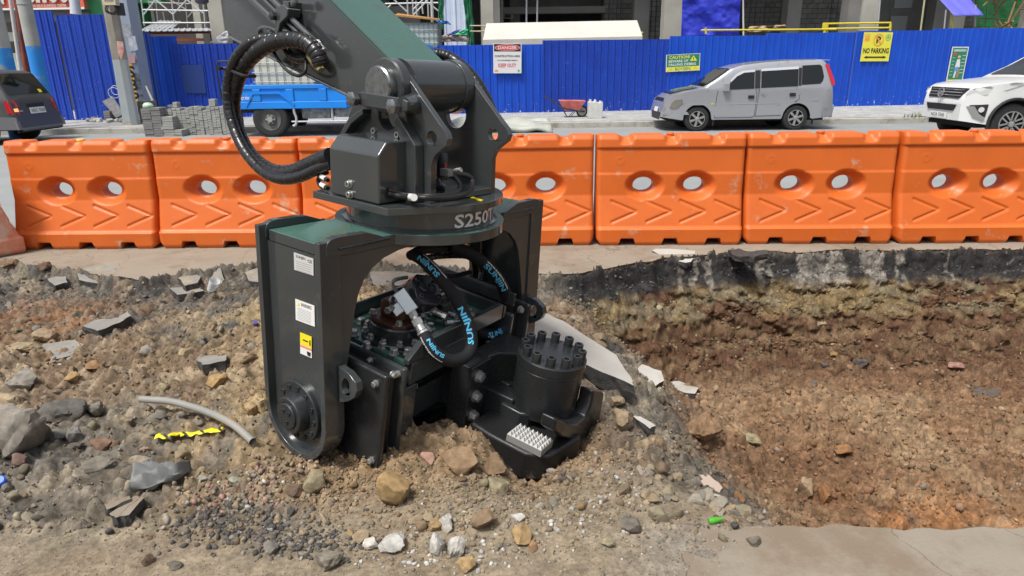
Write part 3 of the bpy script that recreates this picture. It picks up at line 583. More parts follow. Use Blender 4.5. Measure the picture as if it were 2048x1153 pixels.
RK = [
 (785, 978, 74, 84, 'yellow', 'large ochre yellow rock on the heap in front of the machine'),
 (925, 918, 88, 56, 'brown', 'big brown boulder right under the machine body'),
 (992, 925, 52, 58, 'brown', 'crumbly brown lump beside the boulder under the clamp'),
 (858, 912, 36, 30, 'pink', 'pinkish stone on top of the heap under the machine'),
 (632, 968, 46, 56, 'olive', 'upright grey green stone left of the ochre rock'),
 (590, 972, 44, 30, (.11, .075, .06), 'flat dark brown shard leaning beside the grey green stone'),
 (965, 1035, 60, 46, 'brown', 'rounded brown rock right of the ochre rock'),
 (872, 1048, 34, 30, 'yellow', 'small yellow cube like stone beside a white plaster lump'),
 (842, 1050, 30, 22, 'brown', 'small oval brown stone left of the yellow cube like stone'),
 (895, 1046, 34, 36, 'white', 'bluish white plaster lump above two bigger ones'),
 (870, 1086, 42, 46, 'white', 'left lump of a pair of bluish white plaster lumps'),
 (912, 1090, 40, 46, 'white', 'right lump of a pair of bluish white plaster lumps'),
 (782, 1084, 60, 40, (.5, .5, .48), 'crumbled grey white plaster heap in the foreground'),
 (742, 1086, 32, 24, 'white', 'wedge shaped white stone left of the plaster heap'),
 (722, 1072, 34, 26, 'tan', 'smooth tan stone above the wedge shaped white stone'),
 (1043, 1070, 42, 44, 'yellow', 'split stone with a yellow face near the slab'),
 (1065, 1092, 20, 24, 'orange', 'small orange stone touching the split yellow stone'),
 (1036, 1034, 34, 16, 'white', 'flat white stone right of the rounded brown rock'),
 (992, 970, 54, 30, 'olive', 'low olive stone right of the heap in front of the clamp toe'),
 (935, 1128, 46, 30, 'yellow', 'yellow crumbly clod at the bottom edge of the picture'),
 (1402, 846, 88, 74, (.27, .165, .09), 'largest reddish clod at the side of the trench'),
 (1243, 832, 48, 46, 'tan', 'tan clod on the slope right of the clamp hook'),
 (1318, 868, 46, 44, 'brown', 'brown clod left of the largest reddish clod'),
 (1292, 880, 46, 42, 'tan', 'tan clod lowest of the three on the slope'),
 (1232, 800, 36, 30, 'tan', 'pale clod just behind the clamp hook'),
 (1500, 876, 40, 28, 'olive', 'olive stone in the trench right of the largest clod'),
 (1258, 1048, 44, 38, 'dark', 'round black stone ringed by orange crumbs'),
 (1505, 1082, 34, 30, (.12, .10, .08), 'dark brown stone on the edge of the concrete slab'),
 (1216, 1086, 28, 22, 'olive', 'small olive stone on the sand left of the black stone'),
 (1627, 761, 20, 18, 'dark', 'small black asphalt lump in the trench, nearest the fallen slab'),
 (1720, 722, 36, 22, 'dark', 'angular black asphalt lump high on the trench floor'),
 (1650, 728, 16, 16, 'dark', 'tiny black lump left of the angular asphalt lump'),
 (1668, 708, 14, 12, 'yellow', 'small yellow stone high on the trench floor'),
 (1910, 727, 36, 18, 'pink', 'pinkish pale stone near the right end of the trench wall'),
 (1962, 780, 74, 16, 'dark', 'long flat black asphalt piece at the right of the trench'),
 (1648, 984, 30, 56, 'orange', 'orange brown clod standing in the middle of the trench floor'),
 (1612, 968, 34, 52, 'tan', 'tan clod leaning on the orange brown clod'),
 (1685, 902, 36, 26, 'orange', 'small orange clod above the standing clods'),
 (1315, 612, 22, 18, (.42, .38, .24), 'pale rounded stone stuck in the trench wall'),
 (1283, 612, 16, 16, 'dark', 'dark stone stuck in the trench wall beside the pale one'),
 (1500, 597, 22, 16, 'grey', 'grey stone stuck in the middle of the trench wall'),
 (1640, 648, 26, 18, 'tan', 'tan lump stuck low in the trench wall'),
 (50, 862, 124, 116, (.30, .27, .225), 'biggest grey concrete lump at the left edge'),
 (14, 820, 54, 44, (.36, .30, .25), 'pinkish grey lump leaning on the biggest concrete lump'),
 (112, 810, 114, 52, 'dark', 'long black asphalt lump at the left'),
 (190, 812, 40, 32, (.2, .19, .16), 'grey lump right of the long black asphalt lump'),
 (48, 758, 66, 50, (.2, .195, .175), 'grey block above the long black asphalt lump'),
 (20, 795, 50, 30, 'tan', 'tan lump between the grey block and the concrete lump'),
 (146, 742, 32, 28, 'yellow', 'rounded yellow stone left of the middle'),
 (185, 726, 40, 22, 'orange', 'orange brown clod behind the rounded yellow stone'),
 (40, 726, 38, 22, 'tan', 'tan stone near the left edge above the grey block'),
 (50, 694, 84, 26, (.36, .29, .18), 'long pale tan rock at the left edge'),
 (95, 672, 60, 28, 'tan', 'tan rock resting behind the long pale rock'),
 (372, 700, 38, 28, 'tan', 'oval tan stone halfway to the machine'),
 (297, 700, 30, 24, 'grey', 'triangular grey stone halfway to the machine'),
 (280, 738, 34, 18, (.38, .33, .2), 'pale yellow flat stone below the triangular stone'),
 (325, 768, 30, 26, 'olive', 'olive grey stone above the grey pipe'),
 (430, 756, 50, 30, 'yellow', 'ochre stone on the slope left of the machine leg'),
 (452, 748, 28, 20, 'tan', 'tan stone touching the ochre stone by the machine leg'),
 (490, 700, 46, 26, 'tan', 'tan clod right behind the machine leg'),
 (505, 800, 44, 50, (.33, .23, .12), 'tall clod against the machine leg'),
 (522, 812, 30, 34, 'tan', 'smooth tan stone touching the machine leg'),
 (462, 842, 34, 30, 'yellow', 'yellow brown stone above the end of the pipe'),
 (420, 826, 30, 22, 'tan', 'tan stone above the middle of the pipe'),
 (225, 888, 30, 20, (.2, .11, .07), 'reddish brown clod left of the caution tape'),
 (200, 885, 56, 26, (.16, .085, .05), 'dark reddish clod beside the concrete lump'),
 (158, 892, 26, 18, 'dark', 'small black lump left of the dark reddish clod'),
 (155, 866, 34, 34, (.16, .155, .15), 'upright dark slab piece beside the concrete lump'),
 (120, 868, 34, 30, (.14, .135, .13), 'angular dark lump wedged beside the concrete lump'),
 (288, 892, 30, 14, 'pink', 'pinkish brick piece left of the caution tape'),
 (280, 912, 50, 24, (.34, .28, .2), 'buried pale tan stone below the caution tape'),
 (196, 920, 60, 30, (.17, .155, .13), 'rough grey brown clod left of the grey cloth'),
 (262, 962, 34, 44, (.33, .24, .17), 'pinkish tan stone under the grey cloth'),
 (162, 1046, 34, 22, (.16, .14, .11), 'lone dark stone on the sand at the left'),
 (294, 1120, 28, 30, (.16, .11, .075), 'brown crumbly clod on the sand at the bottom left'),
 (350, 1132, 34, 14, 'dark', 'black clod on the sand at the bottom'),
 (372, 985, 32, 22, 'tan', 'pale tan stone right of the grey cloth'),
 (404, 950, 22, 16, (.4, .4, .36), 'whitish angular stone right of the grey cloth'),
 (468, 962, 22, 16, (.3, .36, .28), 'greenish grey stone among the pink chips'),
 (610, 1066, 24, 16, 'tan', 'smooth pale pebble left of the foreground'),
 (545, 1096, 34, 30, (.2, .19, .17), 'grey clod above the bottom edge left of centre'),
 (660, 1118, 60, 40, (.2, .185, .155), 'rough grey clod at the bottom below the heap'),
 (93, 528, 30, 20, (.19, .11, .06), 'brown clod on the concrete strip at the far left'),
 (20, 520, 40, 20, (.16, .09, .05), 'dark brown clod at the far left edge of the strip'),
 (48, 562, 14, 10, 'tan', 'small pale stone under the far left strip'),
]
for i, (px, py, w, h_, c, lab) in enumerate(RK):
    rock(px, py, w, h_, c, 'clod' if 'clod' in lab or 'lump' in lab else 'rock', lab, cuts=9 if 'lump' in lab or 'rock' in lab else 6, rough=.24 if 'clod' in lab or 'plaster' in lab or 'lump' in lab else .15, level=4, cat='rock')
# medium loose stones, each its own object
def loose(N, sampler, smin, smax, pal, seed, name, label, group):
    r = np.random.RandomState(seed); x, y = sampler(r, N); names = list(pal.keys()); w = np.array(list(pal.values()), float); w /= w.sum()
    protos = {}
    for i in range(len(x)):
        if math.hypot(x[i]-.42, y[i]-2.88) < .30 or (y[i] < 2.75 and abs(x[i]-.1) < .3): continue
        c = names[r.choice(len(names), p=w)]; k = (c, i % 4)
        if k not in protos:
            v = rock_shape(3, seed*17+i, 8, .24); cols = (.5*np.array(PAL[c])+.55*ground_color(x[i:i+1], y[i:i+1], height(x[i:i+1], y[i:i+1])+0.)[0])[None]*(.7+.6*fbm(v[:, 0]*6+i, v[:, 1]*6+v[:, 2]*5, 3)[:, None])
            o_ = raw_mesh(name, v, ICO[3][1], cols, M_stone); protos[k] = o_
            o_.data.polygons.foreach_set('use_smooth', [True]*len(o_.data.polygons)); o_.data.set_sharp_from_angle(angle=R_(40))
        else: o_ = protos[k].copy(); COL.objects.link(o_)
        s_ = math.exp(r.uniform(math.log(smin), math.log(smax))); o_.scale = (s_*r.uniform(.8, 1.3), s_*r.uniform(.7, 1.1), s_*r.uniform(.5, .85))
        o_.rotation_euler = (r.uniform(-.3, .3), r.uniform(-.3, .3), r.uniform(0, 6.28)); o_.location = (x[i], y[i], float(height(x[i], y[i], False))+s_*.22)
        zn = 'far' if y[i] > 4.4 else ('middle' if y[i] > 3.2 else 'near')
        cn = dict(red='reddish', olive='olive').get(c, c)
        if N > 30: zn = zn+(' left' if x[i] < np.median(x) else ' right')+' part'; tag(o_, cn+' '+label+(', '+zn if N > 30 else ''), 'stone', group+(' '+zn if N > 30 else '')+', '+cn)
loose(120, samp_rect(-4.9, -.9, 2.3, 5.4, lambda x, y, r: not_pit(x, y, r) & ~((x > -1.4) & (y < 3.9) & (y > 2.45))), .026, .055, dict(tan=3, grey=3, brown=2, dark=2, olive=2, yellow=1, pink=.3), 21, 'loose_stone', 'fist sized stone on the rubble left of the machine', 'loose stones left of the machine')
loose(36, samp_rect(-.9, .5, 1.95, 2.4, lambda x, y, r: (y < 2.42)), .014, .03, dict(tan=3, brown=2, grey=1, yellow=1, olive=1, white=.5), 22, 'loose_stone', 'pebble sized stone on the heap in the foreground', 'pebbles on the foreground heap')
loose(60, samp_rect(.5, 5.2, 2.6, 5.2, in_pit), .02, .05, dict(red=3, brown=4, tan=1, orange=1), 23, 'soil_clod', 'loose soil clod lying on the trench floor', 'clods on the trench floor')
loose(44, samp_g([(.50, 3.4, .14, .5), (.45, 2.7, .12, .25), (.4, 4.2, .12, .4)]), .03, .075, dict(tan=2, brown=5, red=1), 24, 'soil_clod', 'soil clod on the slope beside the clamp', 'clods on the slope beside the clamp')
loose(34, samp_g([(.75, 2.25, .16, .07), (1.0, 2.22, .12, .05), (.5, 2.3, .12, .1)]), .02, .055, dict(tan=4, olive=2, grey=2), 27, 'soil_clod', 'soft dusty clod along the near edge of the trench', 'clods along the near edge of the trench')
# broken slabs
slab([(1063, 628), (1080, 622), (1128, 643), (1232, 710), (1262, 755), (1268, 772), (1205, 745), (1160, 722), (1066, 690)], 0, .10, 'long pale concrete slab fallen down the trench side beside the machine', 'concrete_slab', M_conc2, M_asph, tilt=(-.35, .05), lift=.10)
slab([(1270, 742), (1284, 729), (1322, 742), (1328, 762), (1300, 778), (1270, 762)], 0, .07, 'square piece of pale pavement at the foot of the long slab', top=M_conc2, tilt=(0, .2), lift=.06)
slab([(1328, 765), (1358, 762), (1398, 776), (1390, 788), (1340, 782)], 0, .05, 'thin pale pavement piece lying right of the square piece', top=M_conc2)
slab([(1392, 948), (1418, 950), (1445, 975), (1440, 985), (1410, 975)], 0, .035, 'pinkish tile piece on the trench slope', top=mat('pink_tile', (.42, .33, .27), .8, bump=.2), side=mat('pink_tile_edge', (.3, .2, .16), .9))
slab([(1420, 986), (1432, 988), (1456, 999), (1440, 998)], 0, .012, 'small thin grey tile sliver below the pinkish tile', top=M_conc2)
slab([(1262, 830), (1280, 833), (1312, 852), (1300, 858)], 0, .04, 'grey slab splinter between the clods on the slope', top=M_conc2)
slab([(155, 542), (200, 530), (232, 536), (228, 556), (210, 568), (158, 560)], 0, .10, 'tilted asphalt slab at the left end of the broken edge', tilt=(0, .3))
slab([(232, 545), (262, 532), (350, 536), (358, 545), (310, 558), (262, 556)], 0, .09, 'long grey asphalt slab along the broken edge')
slab([(410, 536), (440, 534), (448, 560), (432, 590), (415, 585), (406, 560)], 0, .06, 'pale slab standing against the broken edge', top=M_asphtop, tilt=(0, .9))
slab([(356, 556), (388, 548), (402, 552), (395, 566), (370, 572)], 0, .06, 'small pale slab piece left of the standing slab')
slab([(338, 576), (400, 572), (408, 582), (355, 590)], 0, .08, 'flat slab piece with a thick black edge below the broken edge')
slab([(490, 545), (516, 536), (520, 565), (498, 562)], 0, .06, 'slab piece right beside the machine leg at the broken edge')
slab([(95, 558), (130, 548), (135, 565), (110, 572)], 0, .05, 'sunken grey slab piece at the far left')
slab([(62, 712), (88, 688), (150, 680), (168, 690), (140, 712), (90, 722)], 0, .09, 'tan topped slab with a black underside at the left', tilt=(0, .15))
slab([(165, 652), (190, 640), (235, 636), (255, 622), (262, 632), (240, 645), (195, 662)], 0, .05, 'thin sandy slab in the middle of the rubble')
slab([(392, 718), (410, 712), (455, 710), (450, 722), (405, 730)], 0, .06, 'grey slab piece with black edge behind the ochre stone')
slab([(210, 1010), (258, 992), (262, 998), (214, 1020)], 0, .03, 'thin sandy slab piece left of the grey cloth', top=M_conc)
slab([(218, 1028), (268, 992), (288, 996), (258, 1030), (232, 1036)], 0, .05, 'thick sandy slab piece below the grey cloth', top=M_conc)
slab([(1305, 502), (1310, 498), (1390, 502), (1392, 512), (1382, 524), (1372, 526), (1330, 516)], 0, .05, 'pale slab tilted over the trench edge', top=M_conc2, tilt=(0, .25), lift=.05)
slab([(1456, 500), (1478, 497), (1495, 503), (1530, 500), (1538, 508), (1510, 514), (1470, 512)], 0, .05, 'dark broken asphalt flake on the trench edge', top=M_asph, lift=.05)
slab([(740, 545), (800, 530), (862, 534), (850, 552), (800, 572), (745, 570)], 0, .08, 'asphalt slab seen through the machine frame', top=M_asphtop)
slab([(790, 520), (850, 510), (930, 520), (920, 540), (850, 532)], 0, .08, 'second asphalt slab behind the hoses seen through the frame')

# pipe, tape, cloth, litter
P0_ = [hit(286, 822), hit(350, 830), hit(420, 850), hit(470, 872), hit(508, 902)]
b = MB(); P_ = [p+np.array([0, 0, .045+.02*k]) for p, k in zip(P0_, (.9, 1.2, 1, .5, 0))]; b.tube(P_, .0165, 14, 8, caps=False); b.tube(P_, .0125, 14, 8, caps=False)
tag(b.build('plastic_pipe', mat('grey_pvc', (.22, .23, .22), .5, col2=(.30, .28, .24), nscale=5), origin=P_[2]), 'curved grey plastic pipe lying on the rubble left of the machine', 'pipe')
def ribbon(pts, width, wav, name, m_, label, cat, n=60, parent=None):
    P = spline(pts, n//len(pts)); b = MB(); vs = []
    for i, p in enumerate(P):
        t = nrm(P[min(i+1, len(P)-1)]-P[max(i-1, 0)]); s_ = nrm(np.cross(t, (0, 0, 1)))
        for j in range(4):
            q = p+s_*(j/3-.5)*width*(1+.3*math.sin(i*.9))+np.array([0, 0, wav*math.sin(i*.8+j*1.7)]); vs.append(q)
    fs = [(i*4+j, i*4+j+1, i*4+j+5, i*4+j+4) for i in range(len(P)-1) for j in range(3)]
    b.add(vs, fs); o_ = b.build(name, m_, smooth=60, origin=P[0]); so_ = o_.modifiers.new('t', 'SOLIDIFY'); so_.thickness = .001; tag(o_, label, cat); return o_
M_tape = mat('caution_tape_yellow', (.80, .70, .02), .4)
nt_ = M_tape.node_tree; p_ = nt_.nodes['Principled BSDF']; wv = nt_.nodes.new('ShaderNodeTexWave'); wv.inputs['Scale'].default_value = 7; wv.bands_direction = 'DIAGONAL'
tc_ = nt_.nodes.new('ShaderNodeTexCoord'); nt_.links.new(tc_.outputs['Object'], wv.inputs[0]); cr_ = nt_.nodes.new('ShaderNodeValToRGB'); cr_.color_ramp.elements[0].position = .90; cr_.color_ramp.elements[1].position = .93
cr_.color_ramp.elements[0].color = (.80, .70, .02, 1); cr_.color_ramp.elements[1].color = (.05, .05, .03, 1); nt_.links.new(wv.outputs[1], cr_.inputs[0]); nt_.links.new(cr_.outputs[0], p_.inputs['Base Color'])
ribbon([hit(*q)+np.array([0, 0, .03]) for q in ((313, 885), (335, 884), (360, 879), (385, 880), (415, 874), (446, 872))], .036, .0035, 'caution_tape', M_tape, 'crumpled yellow and black caution tape lying on the rubble', 'tape')
# grey cloth
b = MB(); A = [hit(*q) for q in ((256, 992), (292, 940), (345, 946), (384, 945), (350, 972), (300, 994))]
n1, n2 = 26, 16; vs = []
for i in range(n1):
    t = i/(n1-1); top = A[1]*(1-t)+A[3]*t if t > 0 else A[1]; lo = A[0]*(1-t)+A[4]*t
    lo = A[0]*(1-t)+A[3]*t if t > .8 else (A[0]*(1-t/.8)+A[4]*(t/.8))*1.0
    if t > .8: lo = A[4]*(1-(t-.8)/.2)+A[3]*((t-.8)/.2)
    for j in range(n2):
        s_ = j/(n2-1); p = top*(1-s_)+lo*s_; vs.append(p+np.array([0, 0, .055*math.sin(math.pi*min(max(s_, .05), .95))*(1-.5*t)+.016*math.sin(t*6+s_*15+3*s_*t)+.010*math.sin(s_*29-t*9)+.015]))
b.add(vs, [(i*n2+j, i*n2+j+1, (i+1)*n2+j+1, (i+1)*n2+j) for i in range(n1-1) for j in range(n2-1)])
c_ = b.build('grey_cloth', mat('grey_fabric', (.13, .14, .145), .8, col2=(.2, .2, .19), nscale=9), smooth=80, origin=hit(300, 992)); sb_ = c_.modifiers.new('t', 'SOLIDIFY'); sb_.thickness = .003; sb_.offset = 0
tag(c_, 'crumpled dark grey cloth half buried in the rubble', 'cloth')
# clear plastic cup, green bottle piece, blue cap
p = hit(422, 585); b = MB(); b.lathe(p+np.array([0, 0, .02]), (.5, -.2, .75), [(.001, 0), (.028, 0), (.03, .02), (.04, .10), (.042, .10), (.032, .02)], 18)
tag(b.build('plastic_cup', mat('clear_plastic', (.8, .84, .86), .15, alpha=.45), origin=p), 'crumpled clear plastic cup below the standing slab', 'cup')
p = hit(1428, 1050); b = MB(); b.lathe(p+np.array([-.02, 0, .015]), (1, .15, .1), [(.001, 0), (.010, 0), (.012, .012), (.011, .03), (.006, .045), (.006, .055), (.001, .055)], 14)
tag(b.build('bottle_piece', mat('bright_green_plastic', (.10, .50, .04), .25, trans=.3), origin=p), 'bright green plastic bottle piece on the edge of the sand', 'bottle')
p = hit(4, 966); b = MB(); b.lathe(p, (.2, -.5, .8), [(.001, 0), (.02, 0), (.021, .025), (.016, .03), (.001, .03)], 18)
tag(b.build('plastic_litter', mat('blue_plastic', (.02, .12, .7), .35), origin=p), 'bright blue plastic cap at the left edge', 'litter')
p = hit(510, 650); b = MB(); b.lathe(p, (.3, -.5, .4), [(.001, 0), (.014, 0), (.016, .02), (.01, .06), (.001, .06)], 12)
tag(b.build('plastic_scrap', mat('violet_plastic', (.12, .10, .5), .4), origin=p), 'violet and white plastic scrap beside the machine leg', 'litter')
# ================================================================== ORANGE WATER FILLED BARRIERS
M_bar = mat('orange_plastic', (.68, .145, .020), .48, col2=(.60, .120, .016), nscale=2.5, rvar=.06, bump=.04, bscale=90, dirt=(.56, .31, .19), dirt_amt=.05, dscale=5, streak=(.62, .16, .04))
M_bar_old = mat('scuffed_orange_plastic', (.60, .13, .04), .6, col2=(.66, .33, .24), nscale=5, namount=.7, bump=.1, bscale=60, dirt=(.62, .45, .36), dirt_amt=.5, dscale=4)
BW, BH = 1.385, .99
def bar_prof(z):
    return np.interp(z, [0, .03, .15, .17, .43, .45, .64, .655, .875, .88, .955, .99], [.235, .252, .255, .225, .150, .143, .136, .128, .112, .128, .122, .10])
def barrier_mesh():
    nx, nz = 148, 108
    xs_ = np.linspace(-BW/2, BW/2, nx); zs_ = np.linspace(0, BH, nz)
    holes = [(-.205-.07, .53), (.205+.04, .53)]
    holes = [(-.24, .535), (.24, .535)]
    def surf(x, z, front):
        d = bar_prof(z)
        e = np.minimum(x+BW/2, BW/2-x); d = d-.05*(1-np.sqrt(np.clip(1-((.045-np.clip(e, 0, .045))/.045)**2, 0, 1)))
        for hx, hz in holes:
            r_ = np.sqrt(((x-hx)/1.42)**2+(z-hz)**2); d = d-.088*(1-sstep(.070, .140, r_))
        # chevrons (pressed in)
        if front:
            for k in range(4):
                cx = -BW/2+.14+k*.325; t = x-cx
                dist = np.minimum(np.abs((z-.305)-(.095-t*.095/.24)), np.abs((z-.305)+(.095-t*.095/.24)))
                m_ = (t > 0) & (t < .245)
                wd_ = .011
                d = d-np.where(m_, .010*(1-sstep(wd_*.6, wd_*1.5, dist)), 0)
            # round maker emblem as a raised ring
            r_ = np.sqrt((x+.47)**2+(z-.765)**2); d = d+.003*np.exp(-((r_-.035)/.004)**2)+.003*np.exp(-((r_-.02)/.004)**2)
        # scalloped top
        for sx in (-.42, 0, .42):
            d = d-.05*np.exp(-((x-sx)/.055)**4)*sstep(.90, .97, z)
        return d
    XX, ZZ = np.meshgrid(xs_, zs_)
    ZT = ZZ.copy()
    top = np.clip((ZZ-.90)/.09, 0, 1)
    for sx in (-.42, 0, .42): ZT -= top*.022*np.exp(-((XX-sx)/.06)**4)
    v = []; f = []
    nb = {}
    for si, sgn in ((0, -1), (1, 1)):
        D = surf(XX, ZZ, True); taper = .02*(ZZ/BH)
        xx = XX*(.988+.010*(ZZ/BH)); e_ = np.abs(XX)/(BW/2)
        # corners of the base are cut upwards
        zz = ZT+np.where(ZZ < .12, (1-ZZ/.12), 0)*np.maximum(0, e_-.93)/.07*.05
        # fork lift notches along the foot
        notch = sum((sstep(.085, .06, np.abs(XX-c)) for c in (-.40, .01, .42)))
        zz = np.where(ZZ < .09, np.maximum(zz, .062*np.clip(notch, 0, 1)+zz*.30*np.clip(notch, 0, 1)), zz)
        v += [(a, sgn*d, z) for a, d, z in zip(xx.ravel(), D.ravel(), zz.ravel())]
    N = nx*nz
    inh = np.zeros((nz-1, nx-1), bool); cxm = (XX[:-1, :-1]+XX[1:, 1:])/2; czm = (ZZ[:-1, :-1]+ZZ[1:, 1:])/2
    for hx, hz in holes: inh |= np.sqrt(((cxm-hx)/1.42)**2+(czm-hz)**2) < .068
    for j in range(nz-1):
        for i in range(nx-1):
            if inh[j, i]: continue
            a = j*nx+i; f.append((a, a+1, a+nx+1, a+nx)); f.append((N+a, N+a+nx, N+a+nx+1, N+a+1))
    for j in range(nz-1):
        a = j*nx; f.append((a, a+nx, N+a+nx, N+a)); a = j*nx+nx-1; f.append((a, N+a, N+a+nx, a+nx))
        for i in range(nx-1):
            pass
    for i in range(nx-1):
        a = (nz-1)*nx+i; f.append((a, a+1, N+a+1, N+a)); a = i; f.append((a, N+a, N+a+1, a+1))
    # hole walls
    for j in range(nz-1):
        for i in range(nx-1):
            if not inh[j, i]: continue
            for (dj, di, p, q) in ((-1, 0, (j, i), (j, i+1)), (1, 0, (j+1, i+1), (j+1, i)), (0, -1, (j+1, i), (j, i)), (0, 1, (j, i+1), (j+1, i+1))):
                if not inh[j+dj, i+di]:
                    a = p[0]*nx+p[1]; b_ = q[0]*nx+q[1]; f.append((a, b_, N+b_, N+a))
    # snap hole rim vertices to a clean ellipse
    v = np.array(v)
    rim = set()
    for (j, i) in zip(*np.where(inh)):
        for (dj, di, c) in ((-1, 0, ((j, i), (j, i+1))), (1, 0, ((j+1, i+1), (j+1, i))), (0, -1, ((j+1, i), (j, i))), (0, 1, ((j, i+1), (j+1, i+1)))):
            if not inh[j+dj, i+di]: rim.update(c)
    for (j, i) in rim:
        for off in (0, N):
            k = off+j*nx+i; hx, hz = holes[0] if v[k][0] < 0 else holes[1]
            dx, dz = (v[k][0]-hx)/1.42, v[k][2]-hz; r_ = math.hypot(dx, dz); v[k][0] = hx+dx/r_*.0685*1.42; v[k][2] = hz+dz/r_*.0685
    b = MB(); b.v = [tuple(p) for p in v]; b.f = f; b.m = [0]*len(f); return b
def make_barrier():
    root = empty('road_barrier', (0, 0, 0)); o_ = barrier_mesh().build('shell', M_bar, root, smooth=50)
    b = MB(); b.cyl((-.0, 0, .93), (0, 0, .985), .036, .034, 16); b.cyl((0, 0, .985), (0, 0, 1.0), .040, .036, 10)
    b.build('filler_cap', M_bar, root, bevel=.003)
    b = MB(); b.cyl((BW/2-.03, .0, .2), (BW/2-.03, 0, .24), .02, .02, 10); return root
bproto = make_barrier()
BLBL = ['orange barrier with a yellow cap, third one in from the left edge of the photo', 'orange barrier right of the one with the yellow cap, behind the excavator hose', 'orange barrier behind the left leg and valve cover of the machine', 'orange barrier hidden mostly behind the machine frame', 'orange barrier just right of the machine frame, cut off by it',
        'orange barrier below the front of the silver van', 'orange barrier with a torn top edge below the back of the silver van', 'orange barrier at the right edge below the white suv']
jx = [(8, 502), (320, 502), (603, 500), (897, 497), (1189, 494), (1483, 491), (1793, 489), (2100, 486)]
xj = [onz(*q)[0] for q in jx]; yj = lambda x: 6.235+.262-.022*(x+4.5)
bx = []
x0_ = onz(27, 502)[0]; pitch_ = (onz(1790, 489)[0]-x0_)/6
BLBL += ['orange barrier next beyond the right edge of the photo']
for i in range(8):
    cx = x0_+pitch_*(i+.5); o_ = bproto if i == 0 else copy_tree(bproto)
    o_.location = (cx, yj(cx)+random.uniform(-.022, .022), 0); o_.rotation_euler.z = -.022+random.uniform(-.02, .02); o_.rotation_euler.y = random.uniform(-.006, .006)
    o_.scale = (pitch_/1.40, 1, 1)
    tag(o_, [BLBL[0], BLBL[1], BLBL[2], BLBL[4], BLBL[5], BLBL[6], BLBL[7], BLBL[8]][i], 'barrier', 'orange barriers along the trench')
bproto['label'] = 'orange barrier with a yellow cap left of the grey paver stacks'
for o_ in list(bproto.children):
    if o_.name.startswith('filler_cap'):
        o_.data = o_.data.copy(); o_.data.materials.clear(); o_.data.materials.append(mat('yellow_cap', (.75, .55, .12), .5)); tag(o_, 'yellow filler cap')
o_ = copy_tree(bproto); o_.scale = (1, 1, 1); o_.location = (-5.16, 6.42, 0); o_.rotation_euler.z = -.75
tag(o_, 'scuffed faded orange barrier standing askew at the far left edge', 'barrier', 'orange barriers along the trench')
for ch in o_.children:
    ch.data = ch.data.copy(); ch.data.materials.clear(); ch.data.materials.append(M_bar_old)

# ================================================================== BLUE FENCE
M_blue = mat('blue_fence_paint', (.003, .050, .42), .5, col2=(.003, .032, .30), nscale=1.1, namount=.7, streak=(.01, .09, .52), dirt=(.35, .42, .55), dirt_amt=.0, dscale=20, bump=.02, bscale=30)
M_bluel = mat('blue_fence_paint_light', (.002, .080, .55), .5, col2=(.002, .05, .42), nscale=.9, namount=.7, streak=(.02, .13, .62), bump=.02, bscale=30)
M_blued = mat('blue_fence_paint_dark', (.004, .028, .20), .55, col2=(.005, .045, .28), nscale=.9, namount=.8, streak=(.02, .07, .4), bump=.02, bscale=30)
def splash(m_, amt=.62):
    n = m_.node_tree; p = n.nodes['Principled BSDF']; L = n.links; src = p.inputs['Base Color'].links[0].from_socket
    tc = n.nodes.new('ShaderNodeTexCoord'); sx = n.nodes.new('ShaderNodeSeparateXYZ'); L.new(tc.outputs['Object'], sx.inputs[0])
    nz = n.nodes.new('ShaderNodeTexNoise'); nz.inputs['Scale'].default_value = 9; nz.inputs['Detail'].default_value = 8; nz.inputs['Roughness'].default_value = .75; L.new(tc.outputs['Object'], nz.inputs[0])
    mr = n.nodes.new('ShaderNodeMapRange'); mr.inputs[1].default_value = .0; mr.inputs[2].default_value = 1.0; mr.inputs[3].default_value = .16; mr.inputs[4].default_value = 0; L.new(sx.outputs[2], mr.inputs[0])
    ad = n.nodes.new('ShaderNodeMath'); L.new(nz.outputs[0], ad.inputs[0]); L.new(mr.outputs[0], ad.inputs[1])
    cr = n.nodes.new('ShaderNodeValToRGB'); cr.color_ramp.elements[0].position = amt+.08; cr.color_ramp.elements[1].position = amt+.12; L.new(ad.outputs[0], cr.inputs[0])
    x = n.nodes.new('ShaderNodeMix'); x.data_type = 'RGBA'; L.new(cr.outputs[0], x.inputs[0]); L.new(src, x.inputs[6]); x.inputs[7].default_value = (.55, .60, .66, 1); L.new(x.outputs[2], p.inputs['Base Color'])
for m_ in (M_blue, M_bluel, M_blued): splash(m_, .655)
def yfence(x): return 22+(.03*x if x < 0 else .10*x)
